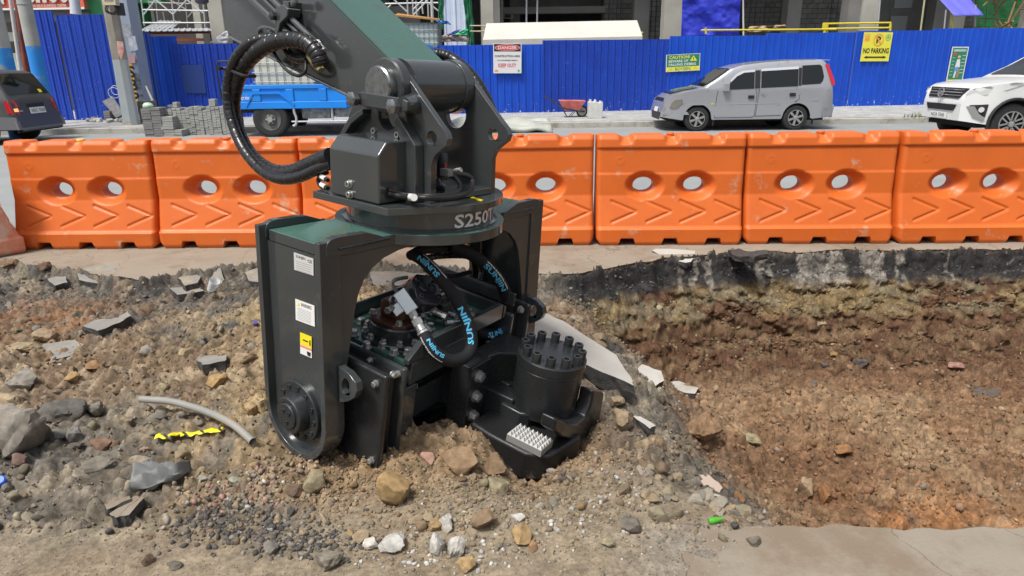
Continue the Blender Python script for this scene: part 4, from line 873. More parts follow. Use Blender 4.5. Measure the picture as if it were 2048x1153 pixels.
def fence_panel(x0, x1, h_, m_, label, base=.15, dy=0.0, y0=None, y1=None, lean=0.0, pitch=.22, dep=.035, htop=None):
    """one run of corrugated sheet with posts behind"""
    ya = (y0 if y0 is not None else yfence(x0))+dy; yb = (y1 if y1 is not None else yfence(x1))+dy
    a = np.array([x0, ya, base]); d = np.array([x1-x0, yb-ya, 0]); Lg = np.linalg.norm(d); d = d/Lg; nn = np.array([d[1], -d[0], 0])
    rt = empty('fence_panel', a, math.atan2(d[1], d[0])); b = MB(); s_ = []; t = 0
    while t < Lg:
        s_ += [(t, 0), (t+pitch*.10, dep), (t+pitch*.22, dep), (t+pitch*.32, 0), (t+pitch*.62, 0), (t+pitch*.64, .008), (t+pitch*.68, .008), (t+pitch*.70, 0)]; t += pitch
    s_ = [q for q in s_ if q[0] <= Lg]+[(Lg, 0)]
    H = lambda t_: h_ if htop is None else h_+(htop-h_)*t_/Lg
    lo = [a+d*t_+nn*o2 for t_, o2 in s_]; hi = [a+d*t_+nn*o2+np.array([lean*H(t_), 0, H(t_)]) for t_, o2 in s_]; n = len(s_)
    b.add(lo+hi, [(i, i+1, n+i+1, n+i) for i in range(n-1)]); o_ = b.build('sheet', m_, rt, smooth=0)
    so_ = o_.modifiers.new('t', 'SOLIDIFY'); so_.thickness = .003
    k = 0; t = .1
    while t < Lg: 
        q = a+d*t-nn*.04; c = MB(); c.bb(q-np.array([.025, .02, 0]), q+np.array([.025, .02, H(t)-.06])); c.build('post', M_kerb, rt); t += 2.4
    tag(rt, label, 'fence', 'blue corrugated fence panels'); return rt
def fx(px, py=150):
    x = 0.
    for _ in range(8):
        P = ony(px, py, yfence(x)); x = P[0]
    return x
def fz(px, py):
    x = fx(px, py); return ony(px, py, yfence(x))[2]
FP = [(876, 1085, 90, M_bluel, 'bright blue fence panel bearing the danger sign'), (1085, 1335, 80, M_blue, 'blue fence panel above the wheelbarrow and concrete block'),
      (1335, 1525, 72, M_bluel, 'blue fence panel with the green caution sign'), (1525, 1702, 66, M_bluel, 'blue fence panel behind the rear of the silver van'),
      (1702, 1850, 62, M_bluel, 'blue fence panel holding the yellow no parking sign'), (1850, 2100, 57, M_bluel, 'blue fence panel at the right with the green safety poster')]
for a_, b_, top, m_, lab in FP:
    xa, xb = fx(a_), fx(b_); fence_panel(xa, xb, fz((a_+b_)/2, top)-.15, m_, lab, dy=random.uniform(-.02, .02))
fence_panel(fx(700, 130), fx(876, 130), fz(800, 96)-.15, M_blue, 'blue fence panel hidden mostly behind the excavator arm')
fence_panel(fx(345, 120), fx(480, 120), fz(420, 88)-.15, M_blue, 'blue fence panel with a darker patch behind the paver stacks')
fence_panel(fx(478, 120), fx(700, 120), fz(560, 92)-.15, M_bluel, 'blue fence panel behind the blue truck')
fence_panel(fx(272, 66), fx(300, 66), fz(285, 66)-.15, M_blued, 'narrow dark blue fence panel by the painted column')
fence_panel(fx(300, 80), fx(352, 80), fz(325, 73)-.15, M_bluel, 'tall blue fence panel beside the narrow dark one', dy=.04)
# the taller gate like sheets on the left
xa, xb, xc, xd = -15.0, ony(107, 28, 21.3)[0], ony(217, 31, 21.3)[0], 0
fence_panel(ony(62, 25, 21.4)[0], ony(109, 25, 21.4)[0], ony(80, 23, 21.4)[2]-.15, M_blue, 'tall splashed blue fence panel between the two leaning poles', y0=21.4, y1=21.3)
fence_panel(ony(109, 30, 21.3)[0], ony(228, 30, 21.25)[0], ony(160, 30, 21.3)[2]-.15, M_blue, 'tall blue ribbed gate panel left of the painted column', y0=21.3, y1=21.25, pitch=.32, dep=.03)

# dark painted rectangle on the fence
P1, P2 = ony(363, 130, yfence(fx(363))-.05), ony(408, 187, yfence(fx(408))-.05)
# ------------------------------------------------------------------ signs on the fence
def sign(px4, name, label, cat, face, draw, thick=.012, off=.075, parent=None):
    """px4: TL, TR, BR, BL corner readings; a flat board on the fence"""
    Pc = [ony(x, y, yfence(fx(x, y))-off) for x, y in px4]
    TL, TR, BR, BL = Pc; ex = nrm((TR-TL)+(BR-BL)); ey = nrm((TL-BL)+(TR-BR)); ey = nrm(ey-ex*(ex @ ey)); nn = nrm(np.cross(ex, ey)); w = (np.linalg.norm(TR-TL)+np.linalg.norm(BR-BL))/2; h_ = (np.linalg.norm(TL-BL)+np.linalg.norm(TR-BR))/2
    O_ = (TL+TR+BR+BL)/4-ex*w/2-ey*h_/2
    b = MB(); b.prism([O_, O_+ex*w, O_+ex*w+ey*h_, O_+ey*h_], -nn*thick); rt = b.build(name, face, origin=O_)
    k = [0]
    def rect(x0, y0, x1, y1, m_, nm='panel', lift=1):
        b = MB(); z = nn*(.002*lift); b.prism([O_+ex*w*x0+ey*h_*y0+z, O_+ex*w*x1+ey*h_*y0+z, O_+ex*w*x1+ey*h_*y1+z, O_+ex*w*x0+ey*h_*y1+z], nn*.001); return b.build(nm, m_, rt)
    def tx(s_, x0, y0, x1, y1, m_, nm='lettering', lift=2, bold=.02):
        b = MB(); text(b, s_, O_+ex*w*x0+ey*h_*y0+nn*.002*lift, ex, ey, w=w*(x1-x0), h=h_*(y1-y0), bold=bold); return b.build(nm, m_, rt, smooth=0)
    def ell(cx, cy, rx, ry, m_, nm='badge', lift=2, n=32, hole=None):
        b = MB(); z = nn*(.002*lift); pc = O_+ex*w*cx+ey*h_*cy+z; P = ngon_circle(pc, ex, ey, w*rx, n, h_*ry)
        b.prism(P, nn*.001, holes=[ngon_circle(pc, ex, ey, w*rx*hole, n, h_*ry*hole)] if hole else ()); return b.build(nm, m_, rt)
    def poly(pts, m_, nm='symbol', lift=2):
        b = MB(); z = nn*(.002*lift); b.prism([O_+ex*w*x+ey*h_*y+z for x, y in pts], nn*.001); return b.build(nm, m_, rt)
    draw(rect, tx, ell, poly); tag(rt, label, cat); return rt
M_sw = mat('sign_white', (.66, .66, .66), .45); M_sk = mat('sign_black', (.02, .02, .022), .5); M_sr = mat('sign_red', (.62, .05, .06), .45); M_sg = mat('sign_green', (.02, .20, .12), .45)
M_sy = mat('sign_yellow', (.72, .68, .06), .45); M_so = mat('sign_orange', (.8, .3, .08), .45); M_sgb = mat('sign_bright_green', (.05, .42, .2), .45)
def d1(rect, tx, ell, poly):
    rect(.03, .73, .97, .975, M_sk); ell(.5, .853, .44, .108, M_sw, lift=2); ell(.5, .853, .425, .098, M_sr, lift=3); tx('DANGER', .17, .80, .83, .905, M_sw, lift=5)
    tx('CONSTRUCTION AREA', .05, .54, .95, .61, M_sk); tx('NO AUTHORIZED PERSON', .15, .41, .85, .455, M_sk); tx('KEEP OUT!', .18, .20, .80, .33, M_sr)
    rect(.05, .05, .17, .12, M_so); ell(.90, .085, .04, .038, M_sgb)
sign([(986, 87), (1043, 87), (1043, 147), (987, 147)], 'danger_sign', 'white danger sign with a red oval on the blue fence', 'sign', M_sw, d1)
def d2(rect, tx, ell, poly):
    rect(.02, .03, .98, .27, M_sy); rect(.02, .27, .98, .97, M_sg); tx('CAUTION!', .09, .74, .70, .92, M_sy); tx('BEWARE OF', .08, .53, .65, .68, M_sw); tx('FALLING DEBRIS', .08, .33, .88, .48, M_sw)
    tx('BOYSEN', .27, .06, .72, .23, M_sg); poly([(.70, .58), (.91, .58), (.805, .90)], M_sy); tx('!', .79, .63, .82, .79, M_sk, lift=4)
    poly([(.05, .08), (.15, .14), (.22, .08), (.15, .2)], mat('sign_ochre', (.5, .4, .05), .5)); poly([(.78, .08), (.86, .14), (.95, .08), (.87, .2)], MATS['sign_ochre'])
sign([(1333, 110), (1401, 107), (1399, 141), (1331, 145)], 'caution_sign', 'green and yellow caution sign about falling debris on the fence', 'sign', M_sw, d2)
def d3(rect, tx, ell, poly):
    tx('NO PARKING', .05, .27, .95, .46, M_sk, bold=.03); poly([(.1, .14), (.22, .19), (.22, .165), (.78, .165), (.78, .19), (.9, .14), (.78, .09), (.78, .115), (.22, .115), (.22, .09)], M_sk)
    ell(.53, .74, .175, .21, M_so, hole=.86, lift=4); tx('P', .46, .62, .62, .86, M_sk, bold=.04); poly([(.40, .87), (.43, .90), (.66, .61), (.63, .58)], M_so, lift=6)
    rect(.05, .70, .22, .93, M_so); rect(.075, .80, .195, .91, M_sy, lift=2); rect(.09, .82, .18, .89, M_so, lift=3); ell(.86, .82, .09, .11, M_sgb, hole=.8); rect(.845, .76, .875, .88, M_sgb); rect(.81, .80, .91, .835, M_sgb)
sign([(1729, 65), (1786, 65), (1777, 123), (1720, 123)], 'no_parking_sign', 'square yellow no parking sign with a double arrow on the fence', 'sign', M_sy, d3)
def d4(rect, tx, ell, poly):
    rect(.06, .02, .94, .97, M_sg); rect(.02, .0, .98, .05, M_sy, lift=2); rect(.12, .86, .88, .93, mat('sign_grey', (.3, .42, .4), .5), lift=2); tx('SAFETY', .2, .875, .8, .915, M_sw, lift=4)
    ell(.52, .71, .08, .04, M_sy, lift=4); ell(.52, .685, .06, .03, mat('sign_skin', (.5, .3, .2), .5), lift=5); poly([(.36, .40), (.42, .64), (.60, .64), (.66, .42), (.56, .38)], M_sw, lift=4)
    poly([(.32, .30), (.40, .42), (.60, .42), (.58, .28)], mat('sign_lblue', (.1, .3, .6), .5), lift=5); poly([(.36, .10), (.40, .32), (.50, .30), (.46, .10)], M_sw, lift=4); poly([(.55, .10), (.52, .34), (.70, .36), (.66, .10)], mat('sign_brown', (.35, .2, .1), .5), lift=4)
    rect(.14, .76, .34, .82, M_sr, lift=3)
    for k in range(6): rect(.70, .74-.1*k, .9, .755-.1*k, M_sw, lift=3); rect(.12, .68-.1*k, .28, .69-.1*k, M_sw, lift=3)
sign([(1904, 94), (1938, 94), (1925, 163), (1893, 163)], 'safety_poster', 'tall green poster of a helmeted worker on the fence', 'poster', M_sw, d4)
# dark overpainted patch is its own thin sheet
sign([(364, 130), (408, 130), (410, 187), (368, 187)], 'patch_sheet', 'dark blue repair sheet on the fence above the paver stacks', 'sheet', mat('dull_blue', (.012, .04, .20), .6), lambda *a: None, off=.045)
# ------------------------------------------------------------------ things on the pavement
# wheelbarrow
P = onz(1157, 243, .15); P[1] = 20.6; P = ony(1157, 243, 20.0); P[2] = .15
k = 20.0*1.06/F_PX
rt = empty('wheelbarrow', (P[0], P[1], .15)); c0 = np.array([P[0], P[1], .15])
b = MB(); X0 = c0+np.array([-.62, 0, .36])
top = [(-.62, -.3, .52), (.18, -.3, .50), (.18, .3, .50), (-.62, .3, .52)]; bot = [(-.45, -.2, .22), (-.02, -.2, .22), (-.02, .2, .22), (-.45, .2, .22)]
b.add([c0+np.array(p) for p in top+bot], [(4, 5, 6, 7), (0, 1, 5, 4), (1, 2, 6, 5), (2, 3, 7, 6), (3, 0, 4, 7)]); o_ = b.build('tray', mat('faded_red', (.50, .07, .06), .5, col2=(.6, .2, .18), nscale=5, dirt=(.4, .3, .28), dirt_amt=.3), rt, smooth=0)
o_.modifiers.new('t', 'SOLIDIFY').thickness = .012
b = MB()
for s_ in (-.26, .26): b.tube([c0+np.array(q) for q in ((.18, s_*.3, .16), (-.1, s_*.8, .21), (-.55, s_, .3), (-.85, s_, .52), (-1.1, s_, .66))], .02, 8, 3)
b.build('handle_frame', M_dsteel, rt)
b = MB()
for s_ in (-.2, .2): b.tube([c0+np.array(q) for q in ((-.1, s_, .2), (-.3, s_, .0), (-.36, s_, 0), (-.5, s_, .24))], .012, 6, 3)
b.build('leg', M_dsteel, rt)
b = MB(); w0 = c0+np.array([.10, 0, .17]); b.lathe(w0-np.array([0, .04, 0]), (0, 1, 0), [(.13, .0), (.17, .01), (.18, .04), (.17, .07), (.13, .08)], 24); wh = b.build('wheel', M_rubber, rt)
b = MB(); b.lathe(w0-np.array([0, .03, 0]), (0, 1, 0), [(.0, .01), (.04, .01), (.12, 0), (.135, 0), (.135, .06), (.12, .06), (.0, .06)], 16)
for i in range(5):
    t = i*2*math.pi/5; b.cyl(w0+np.array([0, -.035, 0]), w0+np.array([.12*math.cos(t), -.035, .12*math.sin(t)]), .012, n=6)
b.build('rim', mat('pale_metal', (.5, .5, .48), .5, .3), wh)
rt.scale = (.9, .9, .9); tag(rt, 'red tray wheelbarrow standing at the foot of the blue fence', 'wheelbarrow')
# white concrete block
P = ony(1189, 246, 19.6); c0 = np.array([P[0], P[1], .15]); w = 25*19.6*1.06/F_PX; h_ = .43
b = MB(); b.prism([c0+np.array(q) for q in ((-w/2, -.25, 0), (w/2, -.25, 0), (w/2, -.25, h_), (w*.38, -.25, h_+.03), (w*.34, -.25, h_-.02), (w*.05, -.25, h_-.01), (0, -.25, h_+.07), (-w*.06, -.25, h_+.0), (-w*.3, -.25, h_+.02), (-w*.36, -.25, h_+.08), (-w*.42, -.25, h_), (-w/2, -.25, h_))], (0, .45, 0))
b.cyl(c0+np.array([.02, -.252, .30]), c0+np.array([.02, -.2, .30]), .02, n=10)
tag(b.build('concrete_block', mat('white_concrete', (.56, .56, .54), .85, col2=(.46, .46, .44), nscale=6, bump=.2, bscale=40), bevel=.012, origin=c0), 'white concrete block with a broken top beside the red wheelbarrow', 'block')
# folded sheet metal / tarp slab lying on the road right of the machine
b = MB(); A = [onz(1000, 262, 0), onz(1108, 255, 0)]
n1, n2 = 30, 14; vs = []
for i in range(n1):
    for j in range(n2):
        u_, v_ = i/(n1-1), j/(n2-1); x = -1.9+u_*2.95+.25*v_*(1-u_); y = 17.0+v_*2.0; z = .06+.10*v_+.16*u_*(1-u_)*2+.03*math.sin(u_*23+v_*5)+.03*math.sin(v_*13+u_*9); vs.append((x, y, z))
b.add(vs, [(i*n2+j, (i+1)*n2+j, (i+1)*n2+j+1, i*n2+j+1) for i in range(n1-1) for j in range(n2-1)])
o_ = b.build('tarpaulin', mat('dirty_white_sheet', (.50, .50, .46), .7, col2=(.30, .33, .27), nscale=3, namount=.9, bump=.3, bscale=25), origin=(0, 17, 0)); s_ = o_.modifiers.new('t', 'SOLIDIFY'); s_.thickness = .09; s_.offset = -1
tag(o_, 'dirty grey white sheeting lying on the kerb right of the machine', 'tarpaulin')
# kerb stones, grass tuft
b = MB(); P = onz(1830, 232, .15)
for i in range(160):
    t = random.uniform(0, 6.28); r_ = random.uniform(0, .45); q = np.array([P[0]+r_*math.cos(t)*1.4, P[1]-.5+r_*math.sin(t)*.5, .15]); d = np.array([random.uniform(-.06, .06), random.uniform(-.06, .06), random.uniform(.05, .16)]); s_ = np.array([.01, 0, 0])
    b.add([q-s_, q+s_, q+d], [(0, 1, 2)])
tag(b.build('grass', mat('dry_grass', (.16, .17, .05), .9), smooth=0), 'tufts of dry grass on the pavement near the white suv', 'grass', kind='stuff')

# ------------------------------------------------------------------ paver stacks
M_pav = mat('grey_paver', (.34, .34, .32), .9, col2=(.27, .27, .25), nscale=2.5, bump=.3, bscale=60)
M_pavd = mat('dark_grey_paver', (.21, .205, .20), .9, col2=(.16, .155, .15), nscale=4, bump=.3, bscale=60)
def paver_stack(px0, px1, pytop, Y, base, m_, label, group=None, depth=.4, dx=.105, dz=.062, ragged=0):
    a = ony(px0, 200, Y); c = ony(px1, 200, Y); zt = ony((px0+px1)/2, pytop, Y)[2]; x0, x1 = a[0], c[0]
    nx_ = max(1, round((x1-x0)/dx)); W_ = (x1-x0)/nx_; b = MB()
    for i in range(nx_):
        nz_ = max(1, round((zt-base)/dz)+(random.choice((-1, 0, 0, 0)) if ragged else 0)); oy = random.uniform(-.012, .012); z = base+random.uniform(-.02, .02)
        for j in range(nz_):
            if random.random() < .08: z += .004
            b.bb((x0+i*W_+.003+random.uniform(0, .004), Y+oy+random.uniform(-.01, .01), z), (x0+(i+1)*W_-.003, Y+depth, z+dz-.005)); z += dz
    o_ = b.build('paver_stack', m_, bevel=.003, seg=1, origin=((x0+x1)/2, Y, base)); tag(o_, label, 'pavers', group); return o_
G = 'stacks of concrete pavers'
paver_stack(322, 470, 216, 17.6, .0, M_pav, 'widest stack of grey pavers left of the blue truck', G, ragged=1)
paver_stack(277, 316, 219, 17.3, .0, M_pavd, 'dark grey brown paver stack with a pale bag on top', G, dx=.21)
paver_stack(312, 338, 231, 17.3, .0, M_pav, 'narrow paver stack stepping down beside the dark stack', G, dx=.24)
paver_stack(338, 353, 258, 17.2, .0, M_pav, 'lowest little paver stack in front of the widest stack', G, dx=.2)
paver_stack(331, 345, 209, 17.9, .9, M_pavd, 'small dark paver pile on the widest stack', G, dx=.2, depth=.2) if False else None
zt_ = ony(396, 216, 17.6)[2]
paver_stack(343, 352, 204, 17.7, zt_, M_pav, 'two pavers standing on the left end of the widest stack', G, dx=.12, depth=.2)
paver_stack(332, 343, 209, 17.7, zt_, M_pavd, 'short dark paver pile on the left end of the widest stack', G, dx=.2, depth=.2)
paver_stack(416, 429, 198, 17.7, zt_, M_pav, 'three pavers piled on the right end of the widest stack', G, dx=.2, depth=.2)
paver_stack(201, 214, 223, 20.5, .15, M_pavd, 'small paver pile beside the leaning dark board', G, dx=.2)
paver_stack(272, 298, 201, 19.6, .15, mat('mossy_block', (.20, .19, .14), .9, col2=(.13, .12, .09), nscale=4), 'old mossy block stack behind the dark paver stack', G, dx=.4)
b = MB(); p = ony(292, 213, 17.45); b.lathe(p-np.array([0, -.1, .04]), (0, .1, 1), [(.12, 0), (.13, .05), (.09, .11), (.001, .13)], 14)
tag(b.build('plastic_bag', mat('pale_green_plastic', (.45, .62, .48), .4), origin=p), 'pale green plastic bag on top of the dark paver stack', 'bag')
def board(pts, thick, m_, name, label, cat):
    b = MB(); P = [np.array(p) for p in pts]; nn = nrm(np.cross(P[1]-P[0], P[2]-P[0])); b.prism(P, nn*thick); o_ = b.build(name, m_, bevel=.003, origin=P[0]); tag(o_, label, cat); return o_
board([ony(204, 203, 21.0), ony(225, 193, 21.0), ony(248, 228, 20.4), ony(232, 236, 20.4)], .04, mat('dark_wood', (.10, .10, .10), .8, col2=(.17, .17, .17), nscale=9, bump=.3, bscale=30), 'leaning_board', 'dark grey board leaning on rubble by the painted column', 'board')
rb = MB()
for i in range(40):
    q = ony(random.uniform(176, 262), random.uniform(226, 238), random.uniform(20.2, 21)); s_ = random.uniform(.04, .13); q[2] = .15+s_*.4
    v = rock_shape(2, i, 7, .1)*(s_, s_, s_*.7)+q; kk = len(rb.v); rb.add(v, [tuple(t) for t in ICO[2][1]])
tag(rb.build('rubble_heap', mat('pale_rubble', (.40, .40, .38), .9, col2=(.28, .27, .25), nscale=4, bump=.3, bscale=40), smooth=0), 'pale rubble pieces heaped against the blue gate panel', 'rubble', kind='stuff')
board([ony(290, 172, 20.4), ony(293, 172, 20.4), ony(314, 216, 19.9), ony(308, 216, 19.9)], .05, mat('grey_plank', (.36, .35, .31), .85, bump=.2), 'plank', 'grey plank leaning behind the mossy blocks', 'plank')
# white wire coil
b = MB(); c = ony(228, 180, 21.0); P = []
for i in range(60):
    t = i/59*4*math.pi; P.append(c+np.array([.13*math.cos(t)+.05*math.sin(t*.5), -.02*i/59, .12*math.sin(t)-.15*(i/59)**2]))
b.tube(P, .008, 6, 1); tag(b.build('wire_coil', mat('white_wire', (.6, .62, .68), .5), origin=c), 'thin white wire coil hanging by the painted column', 'wire')
# ================================================================== BEHIND THE FENCE
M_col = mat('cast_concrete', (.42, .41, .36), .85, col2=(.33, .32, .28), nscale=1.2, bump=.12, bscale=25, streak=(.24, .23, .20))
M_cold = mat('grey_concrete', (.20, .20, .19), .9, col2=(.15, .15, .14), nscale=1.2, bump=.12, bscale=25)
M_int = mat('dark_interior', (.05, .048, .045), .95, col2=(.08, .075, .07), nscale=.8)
def brickmat(name, c1, c2, mo_, sc):
    m_ = mat(name, c1, .9, col2=c2, nscale=2, bump=.1, bscale=30); n = m_.node_tree; p = n.nodes['Principled BSDF']; src = p.inputs['Base Color'].links[0].from_socket
    br = n.nodes.new('ShaderNodeTexBrick'); tc = n.nodes.new('ShaderNodeTexCoord'); mp = n.nodes.new('ShaderNodeMapping'); mp.inputs['Rotation'].default_value = (R_(90), 0, 0)
    n.links.new(tc.outputs['Object'], mp.inputs[0]); n.links.new(mp.outputs[0], br.inputs['Vector']); br.inputs['Scale'].default_value = sc; br.inputs['Mortar Size'].default_value = .025; br.inputs['Brick Width'].default_value = .8; br.inputs['Row Height'].default_value = .38
    br.inputs['Color1'].default_value = (1, 1, 1, 1); br.inputs['Color2'].default_value = (.72, .72, .72, 1); br.inputs['Mortar'].default_value = mo_
    x = n.nodes.new('ShaderNodeMix'); x.data_type = 'RGBA'; x.blend_type = 'MULTIPLY'; x.inputs[0].default_value = 1; n.links.new(src, x.inputs[6]); n.links.new(br.outputs[0], x.inputs[7]); n.links.new(x.outputs[2], p.inputs['Base Color']); return m_
M_chb = brickmat('hollow_block_wall', (.24, .235, .225), (.17, .165, .155), (.35, .34, .33, 1), 2.0)
def xat(px, Y, py=40): return ony(px, py, Y)[0]
def zat(px, py, Y): return ony(px, py, Y)[2]
def bxw(b, x0, x1, y0, y1, z0, z1): b.bb((x0, y0, z0), (x1, y1, z1))
BLD = empty('unfinished_building', (xat(1300, 27), 27, .15)); tag(BLD, 'unfinished grey concrete building with bare columns behind the blue fence', 'building')
def bpart(nm, m_, *bxs, bevel=0):
    for q in bxs:
        b = MB(); bxw(b, *q); o_ = b.build(nm, m_, BLD, bevel=bevel)
    return o_
TOP = 6.2
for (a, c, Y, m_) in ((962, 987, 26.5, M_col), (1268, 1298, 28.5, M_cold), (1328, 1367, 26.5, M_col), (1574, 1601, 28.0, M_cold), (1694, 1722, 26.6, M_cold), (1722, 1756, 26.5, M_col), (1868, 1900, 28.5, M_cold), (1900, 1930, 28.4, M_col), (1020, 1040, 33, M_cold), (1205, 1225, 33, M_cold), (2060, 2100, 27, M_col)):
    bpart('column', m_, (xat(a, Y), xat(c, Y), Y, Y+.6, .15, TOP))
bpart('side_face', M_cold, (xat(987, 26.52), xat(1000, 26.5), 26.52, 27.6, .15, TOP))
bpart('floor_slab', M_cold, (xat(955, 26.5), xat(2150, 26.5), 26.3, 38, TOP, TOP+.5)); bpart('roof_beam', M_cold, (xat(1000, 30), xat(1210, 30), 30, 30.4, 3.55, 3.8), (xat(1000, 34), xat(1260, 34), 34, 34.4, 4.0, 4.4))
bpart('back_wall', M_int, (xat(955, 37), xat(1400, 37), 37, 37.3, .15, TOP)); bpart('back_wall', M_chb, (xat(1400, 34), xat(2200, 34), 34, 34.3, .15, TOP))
bpart('block_wall', M_chb, (xat(1208, 31), xat(1268, 31), 31, 31.2, .15, TOP), (xat(1298, 30), xat(1332, 30), 30, 30.2, .15, TOP)); bpart('block_wall', M_chb, (xat(1488, 31.5), xat(1574, 31.5), 31.5, 31.7, .15, TOP)); bpart('block_wall', M_chb, (xat(1601, 29.5), xat(1700, 29.5), 29.5, 29.7, .15, 4.3)); bpart('block_wall', M_cold, (xat(1755, 30.5), xat(1870, 30.5), 30.5, 30.7, .15, TOP))
bpart('window_block', M_col, (xat(1006, 32), xat(1026, 32), 31.9, 32, zat(1015, 38, 32), zat(1015, 24, 32))); bpart('window_opening', M_int, (xat(1010, 31.9), xat(1022, 31.9), 31.86, 31.9, zat(1015, 36, 31.9), zat(1015, 26, 31.9)))
bpart('panel', mat('pale_panel', (.33, .35, .35), .7), (xat(1780, 30.4), xat(1815, 30.4), 30.42, 30.5, 2.6, 3.3), (xat(1785, 30.4), xat(1820, 30.4), 30.42, 30.5, 3.6, 4.6)); bpart('side_wall', M_cold, (xat(1003, 27), xat(1006, 27), 27, 37, .15, TOP))
b = MB()
for x in (1215, 1232, 1240, 1300, 1312, 1500, 1510, 1530, 1560, 1662, 1672, 1845, 1850, 1862): 
    X_ = xat(x, 29.3); b.cyl((X_, 29.3, .15), (X_+random.uniform(-.1, .1), 29.3, TOP), .018, n=6)
for i in range(30): X_ = xat(random.uniform(1490, 1700), 29.2); z = random.uniform(1.8, 4.4); b.cyl((X_, 29.2, z), (X_+random.uniform(-.4, .4), 29.2, z+random.uniform(-.3, .3)), .008, n=4)
b.build('rebar', M_dsteel, BLD)
def pole(x0, y0, x1, y1, Y, r, m_, name='pole', parent=None, Y2=None):
    b = MB(); b.cyl(ony(x0, y0, Y), ony(x1, y1, Y2 or Y), r, n=8); return b.build(name, m_, parent)
M_galv = mat('galvanised_tube', (.50, .51, .52), .45, .4); M_yp = mat('yellow_tube', (.70, .58, .04), .5)
# props in the dark bay
for i, (x0, y0, x1, y1) in enumerate(((1053, -20, 1053, 60), (1075, -20, 1074, 60))):
    tag(pole(x0, y0, x1, y1, 27.5, .035, M_galv, 'scaffold_prop'), ['left steel prop in the dark bay behind the white panel', 'right steel prop in the dark bay behind the white panel'][i], 'prop')
tag(pole(1486, -20, 1487, 80, 25.5, .03, mat('white_pipe', (.6, .6, .6), .5), 'white_pipe'), 'thin white pipe right of the blue tarpaulin', 'pipe'); tag(pole(1762, -20, 1754, 70, 25.5, .03, M_galv, 'scaffold_prop'), 'pale prop right of the two tone column', 'prop')
tag(pole(1783, -30, 1779, 80, 27, .025, M_dsteel, 'dark_pipe'), 'thin dark pipe beside the yellow railing', 'pipe'); tag(pole(1853, -30, 1840, 70, 25, .03, mat('yellow_pole', (.45, .42, .25), .6), 'bamboo_pole'), 'leaning pale yellow pole left of the blue violet canopy', 'pole')
# white canopy panel
b = MB(); P = [ony(966, 80, 23.0), ony(1285, 73, 23.6), ony(1274, 41, 24.5), ony(973, 47, 23.9)]; b.prism(P, (0, .02, -.06)); b.prism([P[0], P[0]-np.array([0, 0, .5]), P[1]-np.array([0, 0, .5]), P[1]], (0, .05, 0))
tag(b.build('canopy', mat('cream_panel', (.60, .58, .52), .5, col2=(.52, .50, .45), nscale=1.5), origin=P[0]), 'long cream canopy roof just behind the danger sign fence', 'canopy')
# tarpaulins
def cloth(px4, Y, nx_, ny_, amp, m_, name, label, cat='tarpaulin', f=1.0, Y4=None):
    P = [ony(x, y, (Y4[i] if Y4 else Y)) for i, (x, y) in enumerate(px4)]; b = MB(); vs = []
    for j in range(ny_):
        for i in range(nx_):
            u_, v_ = i/(nx_-1), j/(ny_-1); p = (P[0]*(1-u_)+P[1]*u_)*(1-v_)+(P[3]*(1-u_)+P[2]*u_)*v_
            d = amp*(math.sin(u_*19*f+3*v_+2*math.sin(v_*5))+.7*math.sin(u_*7*f-v_*9)+.8*float(fbm(u_*6*f, v_*6*f+Y, 4)*2-1)*2); p = p+np.array([.25*d, d, .15*d]); vs.append(p)
    b.add(vs, [(j*nx_+i, j*nx_+i+1, (j+1)*nx_+i+1, (j+1)*nx_+i) for j in range(ny_-1) for i in range(nx_-1)]); o_ = b.build(name, m_, smooth=70, origin=P[0]); so_ = o_.modifiers.new('t', 'SOLIDIFY'); so_.thickness = .006; tag(o_, label, cat); return o_
cloth([(1366, -40), (1484, -40), (1478, 70), (1362, 74)], 25.4, 70, 50, .045, mat('blue_tarpaulin', (.02, .03, .42), .38, col2=(.03, .05, .55), nscale=3), 'tarpaulin', 'dark blue tarpaulin hung beside a concrete column')
cloth([(1840, -45), (1905, -45), (1968, 31), (1908, 32)], 25.2, 20, 14, .02, mat('violet_blue_canvas', (.13, .13, .62), .5), 'tarpaulin', 'violet blue canvas awning at the upper right', Y4=(26.5, 26.5, 24.6, 24.6))
cloth([(925, -30), (942, -30), (948, 90), (934, 90)], 25.2, 14, 40, .05, mat('green_netting', (.03, .20, .10), .7), 'safety_net', 'narrow strip of green netting right of the white metal sheets', 'net')
cloth([(876, -30), (888, -30), (886, 60), (876, 60)], 25.3, 12, 30, .04, MATS['green_netting'], 'safety_net', 'green netting strip left of the white metal sheets', 'net')
cloth([(1950, -40), (2080, -40), (2080, 55), (1952, 55)], 29.0, 40, 24, .06, mat('bright_green_netting', (.06, .42, .14), .7, col2=(.04, .3, .1), nscale=5), 'safety_net', 'bright green netting behind rebar at the upper right corner', 'net')
# white corrugated sheets
rt = fence_panel(xat(887, 25.35), xat(942, 25.35), zat(915, -30, 25.35)-.15, mat('white_sheet', (.62, .68, .78), .5, col2=(.45, .55, .75), nscale=2, namount=.9, streak=(.7, .72, .75)), 'tall white and pale blue corrugated sheets behind the fence', y0=25.35, y1=25.35, pitch=.35); del rt['group']
cloth([(884, 72), (932, 60), (938, 84), (884, 84)], 24.4, 16, 8, .05, mat('pinkish_sacks', (.48, .40, .38), .8), 'sacks', 'pale pinkish sacks heaped below the white metal sheets', 'sacks')
cloth([(897, 68), (914, 60), (922, 60), (905, 72)], 24.3, 8, 6, .02, mat('violet_cloth', (.10, .13, .5), .6), 'cloth', 'small blue violet cloth on the sacks', 'cloth')
cloth([(908, 70), (930, 58), (936, 60), (934, 72)], 24.25, 8, 6, .02, mat('mint_cloth', (.05, .50, .25), .6), 'cloth', 'small mint green cloth on the sacks', 'cloth')
